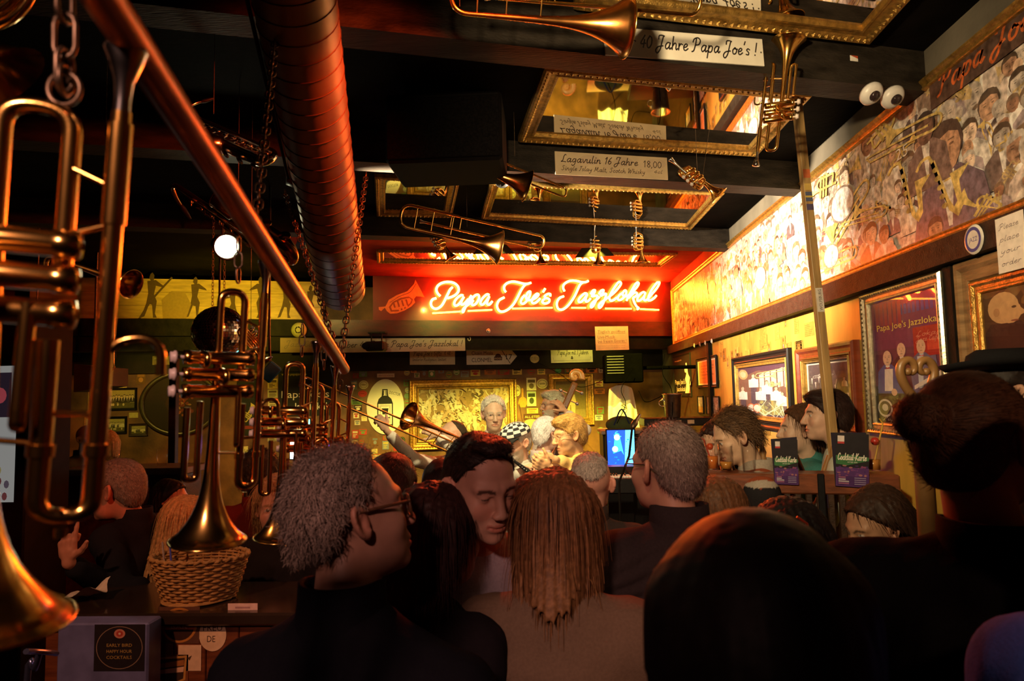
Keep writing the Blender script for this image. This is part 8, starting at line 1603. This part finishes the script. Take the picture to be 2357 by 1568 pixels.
# ------------------------------------------------------------------ railing, post, menu cards, booth
RZ = 1.475; R0, R1 = atZ(1500, 1089, RZ), atZ(2072, 1094, RZ); rd = R1 - R0; rd[2] = 0; RL = np.linalg.norm(rd); ru = rd / RL; rn = np.cross(ru, (0, 0, 1)); rn = rn if rn.dot(CAM - R0) > 0 else -rn
def on_rail(px, py, off=0.0): rr = ray(px, py); t = ((R0 + rn * off - CAM).dot(rn)) / rr.dot(rn); return CAM + rr * t
struct(MB().box((.50, 3.26, .0005), (WALLX - .102, 5.0, .2)).obj('floor_booth', DARKW))
rt = thing('wooden_railing', 'reddish wooden railing with square balusters before the booth', 'railing', R0 * (1, 1, 0) + rd / 2)
M_ = np.array(basis(R0, ru, -rn, (0, 0, 1))); MB().rbox((0, -.0, -.085), (RL, .035, 0), .006, M=M_).obj('top_rail', REDW, rt); MB().rbox((0, .030, -.025), (RL, .17, -.002), .005, M=M_).obj('ledge_board', REDW, rt); MB().rbox((0, .005, .05), (RL, .035, .12), .005, M=M_).obj('bottom_rail', REDW, rt) if False else None
MB().rbox((0, .004, -1.30), (RL, .034, -1.22), .005, M=M_).obj('bottom_rail', REDW, rt)
for k in range(22): s = .05 + k * (RL - .1) / 21; MB().rbox((s - .013, .006, -1.22), (s + .013, .032, -.085), .003, M=M_).obj('baluster', DARKW, rt)
for s in (.02, RL - .02): MB().rbox((s - .03, .002, -RZ), (s + .03, .05, -.085), .004, M=M_).obj('rail_post', REDW, rt)
q = on_rail(1888, 1092); s = (q - R0).dot(ru); MB().rbox((s - .014, -.012, -1.2), (s + .014, -.001, .004), .003, M=M_).obj('iron_strap', BLACKP, rt)
pt0, pt1 = atY(1830, 195, 3.32), atY(1925, 1090, 3.32); pd = (pt1 - pt0) / (pt1[2] - pt0[2]); top3 = pt0 + pd * (CEIL - .003 - pt0[2]); bot3 = pt0 + pd * (.205 - pt0[2]); t = thing('wooden_post', 'slim pale wooden post with stickers in front of the mural', 'post', bot3)
z_ = _n(top3 - bot3); x_ = _n(np.array((1, .25, 0)) - z_ * .0); x_ = _n(x_ - x_.dot(z_) * z_); y_ = np.cross(z_, x_); LP = np.linalg.norm(top3 - bot3); Mp = np.array(basis(bot3, x_, y_, z_)); MB().rbox((-.021, -.016, 0), (.021, .016, LP), .003, M=Mp).obj('shaft', mat('pale_pine', (.46, .29, .11), .5, 0, .35, 8, .1, 60, (6, 6, .6)), t)
def post_sticker(z0, z1, col, draw=None):
    s0 = (z0 - bot3[2]) / z_[2]; h = (z1 - z0) / z_[2]; p = Print(bot3 + z_ * s0 - y_ * .0165 - x_ * .019, x_, z_, 5e-5); p.poly(rect(0, 0, .038, h), col)
    if draw: draw(p, .038, h)
    p.obj('sticker', t)
zz = lambda py: atY(1850, py, 3.32)[2]
post_sticker(zz(720), zz(665), (.72, .66, .58), lambda p, W, H: p.text('WOLFSBURG', W * .75, H * .06, W * .42, (.05, .04, .04), fit=H * .88, ang=PI / 2)); post_sticker(zz(412), zz(392), (.62, .16, .06)); post_sticker(zz(440), zz(425), (.66, .45, .12)); post_sticker(zz(466), zz(444), (.10, .12, .20), lambda p, W, H: p.poly(rect(0, H * .4, W, H * .6), (.6, .45, .1))); post_sticker(zz(486), zz(472), (.10, .08, .16))
def card(label, tl, tr, br, bl):
    q = [on_rail(*c, .006 + .004) for c in (bl, br, tr, tl)]; t = thing('menu_card', label, 'menu', (q[0] + q[1]) / 2, 'cocktail menu cards on the railing'); nn = _n(np.cross(q[1] - q[0], q[3] - q[0])); nn = nn if nn.dot(CAM - q[0]) > 0 else -nn
    bk_ = [c - nn * .004 for c in q]; MB().add(q + bk_, [(0, 1, 2, 3), (7, 6, 5, 4), (0, 4, 5, 1), (1, 5, 6, 2), (2, 6, 7, 3), (3, 7, 4, 0)], (.02, .015, .03)).obj('board', PRINT, t)
    W = np.linalg.norm(q[1] - q[0]); H = np.linalg.norm(q[3] - q[0]); u = _n(q[1] - q[0]); v = _n(q[3] - q[0]); v = _n(v - v.dot(u) * u); p = Print(q[0] + nn * 2e-4, u, v, 5e-5)
    if np.cross(u, v).dot(nn) < 0: p.w = -p.w
    p.clip = ((W * .01, H * .005), (W * .99, H * .995)); p.poly(rect(0, 0, W, H), (.022, .018, .022)); p.poly(rect(0, 0, W, H * .36), (.10, .035, .16)); r = random.Random(6)
    for k in range(34): p.poly(ell(W * r.uniform(.05, .95), H * r.uniform(.16, .40), W * r.uniform(.02, .07), H * r.uniform(.008, .025), 7), r.choice([(.16, .05, .20), (.24, .06, .16), (.07, .03, .14), (.35, .14, .16)]))
    p.poly([(0, H * .42), (W * .35, H * .40), (W, H * .50), (W, H * .56), (W * .4, H * .60), (0, H * .58)], (.05, .16, .06)); p.script('Cocktail-Karte', W * .06, H * .50, H * .062, (.78, .72, .62), H * .014, fit=W * .86); p.script('mit Getränken', W * .35, H * .45, H * .018, (.6, .58, .5), fit=W * .3)
    p.poly(rect(W * .06, H * .80, W * .26, H * .95), (.72, .62, .58)); p.poly(rect(W * .06, H * .80, W * .26, H * .84), (.5, .05, .05)); p.poly(rect(W * .06, H * .03, W * .96, H * .20), (.07, .025, .12))
    for k in range(4): p.poly(rect(W * .09, H * (.05 + .038 * k), W * (.40 if k < 2 else .3), H * (.075 + .038 * k)), (.50, .42, .48) if k in (1, 2) else (.3, .1, .2)); p.poly(rect(W * .56, H * (.05 + .038 * k), W * .9, H * (.065 + .038 * k)), (.30, .24, .38))
    p.obj('print', t); return t
card('cocktail menu card half hidden behind the grey haired man', (1582, 1022), (1621, 1021), (1623, 1108), (1585, 1110)); card('cocktail menu card on the railing before the woman with the drop ear ring', (1774, 1011), (1834, 1006), (1839, 1117), (1783, 1115)); card('largest cocktail menu card, standing beside the wooden post', (1912, 996), (1994, 996), (2001, 1124), (1923, 1119))
def rail_pt(px, back): q = on_rail(px, 1087, -back); q = R0 + ru * ((q - R0).dot(ru)) - rn * back; return q
def straw(base, tip, col, lab): tag(MB().tube([base, tip, tip + (tip - base) * .12 + np.array((-.02, 0, .0))], .0035, 8).obj('straw', mat('straw_%d' % int(col[0] * 999), col, .4), None), lab, 'straw')
for px, liq, lab, lv in ((1640, (.62, .17, .03), 'tall glass of orange cocktail at the rail', .48), (1672, (.52, .22, .04), 'beer glass of amber drink next to the orange cocktail', .35), (1724, None, 'empty beer glass on the railing ledge', 0)):
    q = rail_pt(px, .10); beer_glass(q[0], q[1], RZ - .001, .145 if px != 1672 else .125, .034, liq, lab, lv)
q = rail_pt(1640, .10); straw(q + (0, 0, .03), atY(1620, 1012, q[1]), (.62, .06, .03), 'orange red straw leaning in the orange cocktail'); c_ = atY(1634, 1028, q[1]); CH = mat('cherry', (.62, .08, .02), .35); tag(MB().ball(c_, .016, 12).obj('cherry', CH, None), 'orange cherry stuck on the straw over the orange cocktail', 'cherry')
q = rail_pt(2012, .10); beer_glass(q[0], q[1], RZ - .001, .14, .034, (.55, .22, .05), 'cocktail glass behind the largest menu card', .4); straw(q + (0, 0, .03), atY(2032, 975, q[1]), (.70, .42, .06), 'yellow straw with a red cherry behind the largest menu card'); tag(MB().ball(atY(2014, 1016, q[1]), .018, 12).obj('cherry', mat('red_cherry', (.50, .03, .02), .35), None), 'dark red cherry on the yellow straw', 'cherry')
# glass with straw low in front
q = atD(1886, 1345, 1.75); t = thing('high_table', 'small dark high table hidden between the listeners', 'table', (q[0], q[1], 0)); MB().lathe([(0, 0), (.19, 0), (.20, -.012), (.19, -.025), (0, -.025)], 28, q, (0, 0, 1)).obj('top', DARKW, t); MB().tube([q + (0, 0, -.025), up_to(q, .02)], .025, 12).obj('column', IRON, t); MB().lathe([(0, .03), (.18, .02), (.20, 0)], 24, up_to(q, 0), (0, 0, 1)).obj('foot', IRON, t)
beer_glass(q[0], q[1], q[2] + .001, .085, .03, (.10, .03, .02), 'tumbler with a red straw among the dark listeners', .5); straw(q + (.01, 0, .012), atD(1857, 1205, 1.75), (.60, .06, .02), 'red straw rising from the tumbler among the dark listeners'); tag(MB().ball(atD(1867, 1257, 1.745), .015, 12).obj('cherry', CH, None), 'orange cherry on the red straw of the tumbler', 'cherry')
# booth: bench, chair backs with turned spindles, heart carving
t = thing('booth_bench', 'dark wooden bench along the mural wall under the pictures', 'bench', (1.35, 4.1, .2)); MB().rbox((1.16, 3.40, .52), (WALLX - .105, 4.9, .60), .01).obj('seat', DARKW, t); MB().rbox((1.20, 3.40, .201), (WALLX - .11, 4.9, .519), .01).obj('base', DARKW, t)
TURN = mat('turned_oak', (.30, .15, .05), .4, 0, .35, 9, coat=.2)
def chairback(px, lab):
    q = rail_pt(px, .235); t = thing('carved_chair', lab, 'chair', (q[0], q[1], .2), 'carved chairs behind the railing')
    for s in (-.09, .09):
        b = q + ru * s; MB().lathe([(.018, -(RZ - .201)), (.018, -.10), (.013, -.08), (.020, -.06), (.013, -.04), (.016, .0), (.022, .03), (.013, .055), (.017, .075), (.008, .10), (.002, .115)], 14, b + np.array((0, 0, .0)), (0, 0, 1)).obj('turned_post', TURN, t)
    for k, s in enumerate((-.03, .03)): MB().tube([q + ru * (s * 3 * .8) + (0, 0, .06), q + ru * s * .2 + (0, 0, -.12)], .011, 8).obj('back_slat', TURN, t)
    c = q + np.array((0, 0, -.45)); MB().rbox(c - (.14, .14, .02), c + (.14, .14, .02), .01).obj('seat', TURN, t)
    for sx in (-.1, .1):
        for sy in (-.1, .1): MB().tube([c + (sx, sy, -.02), (c[0] + sx, c[1] + sy, .202)], .014, 8).obj('leg', TURN, t)
chairback(1712, 'carved chair with turned posts behind the beer glasses'); chairback(1872, 'carved chair with turned posts between the two larger menu cards')
hc = atD(2112, 870, 1.9); t = thing('heart_chair', 'chair back ending in a carved wooden heart before the silver poster', 'chair', (hc[0], hc[1], 0)); RX, UPX = c2w((1, 0, 0)), UPV; k_ = 1.9 / 1571
for s in (-1, 1):
    pts = [(0, -58), (14, -42), (28, -22), (37, 0), (39, 18), (33, 34), (20, 41), (8, 34), (5, 20), (12, 11), (21, 14)]; P_ = catmull([hc + RX * s * x * k_ + UPX * y * k_ for x, y in pts], 4); MB().tube(P_, np.interp(np.linspace(0, 1, len(P_)), [0, .3, .7, 1], [.012, .0125, .011, .006]), 10).ball(P_[-1], .011, 10).obj('scroll', TURN, t)
MB().ball(hc - UPX * 58 * k_, .022, 12).obj('boss', TURN, t); MB().tube([hc - UPX * 60 * k_, up_to(hc, .02)], [.024, .028], 10).obj('back_post', TURN, t); c = up_to(hc, .95); MB().rbox(c + (-.05, -.28, -.03), c + (.22, .04, 0), .01).obj('seat', TURN, t)
for dx, dy in ((.18, .0), (.18, -.24), (.0, -.24)): MB().tube([c + (dx, dy, -.03), (c[0] + dx, c[1] + dy, 0)], .016, 8).obj('leg', TURN, t)
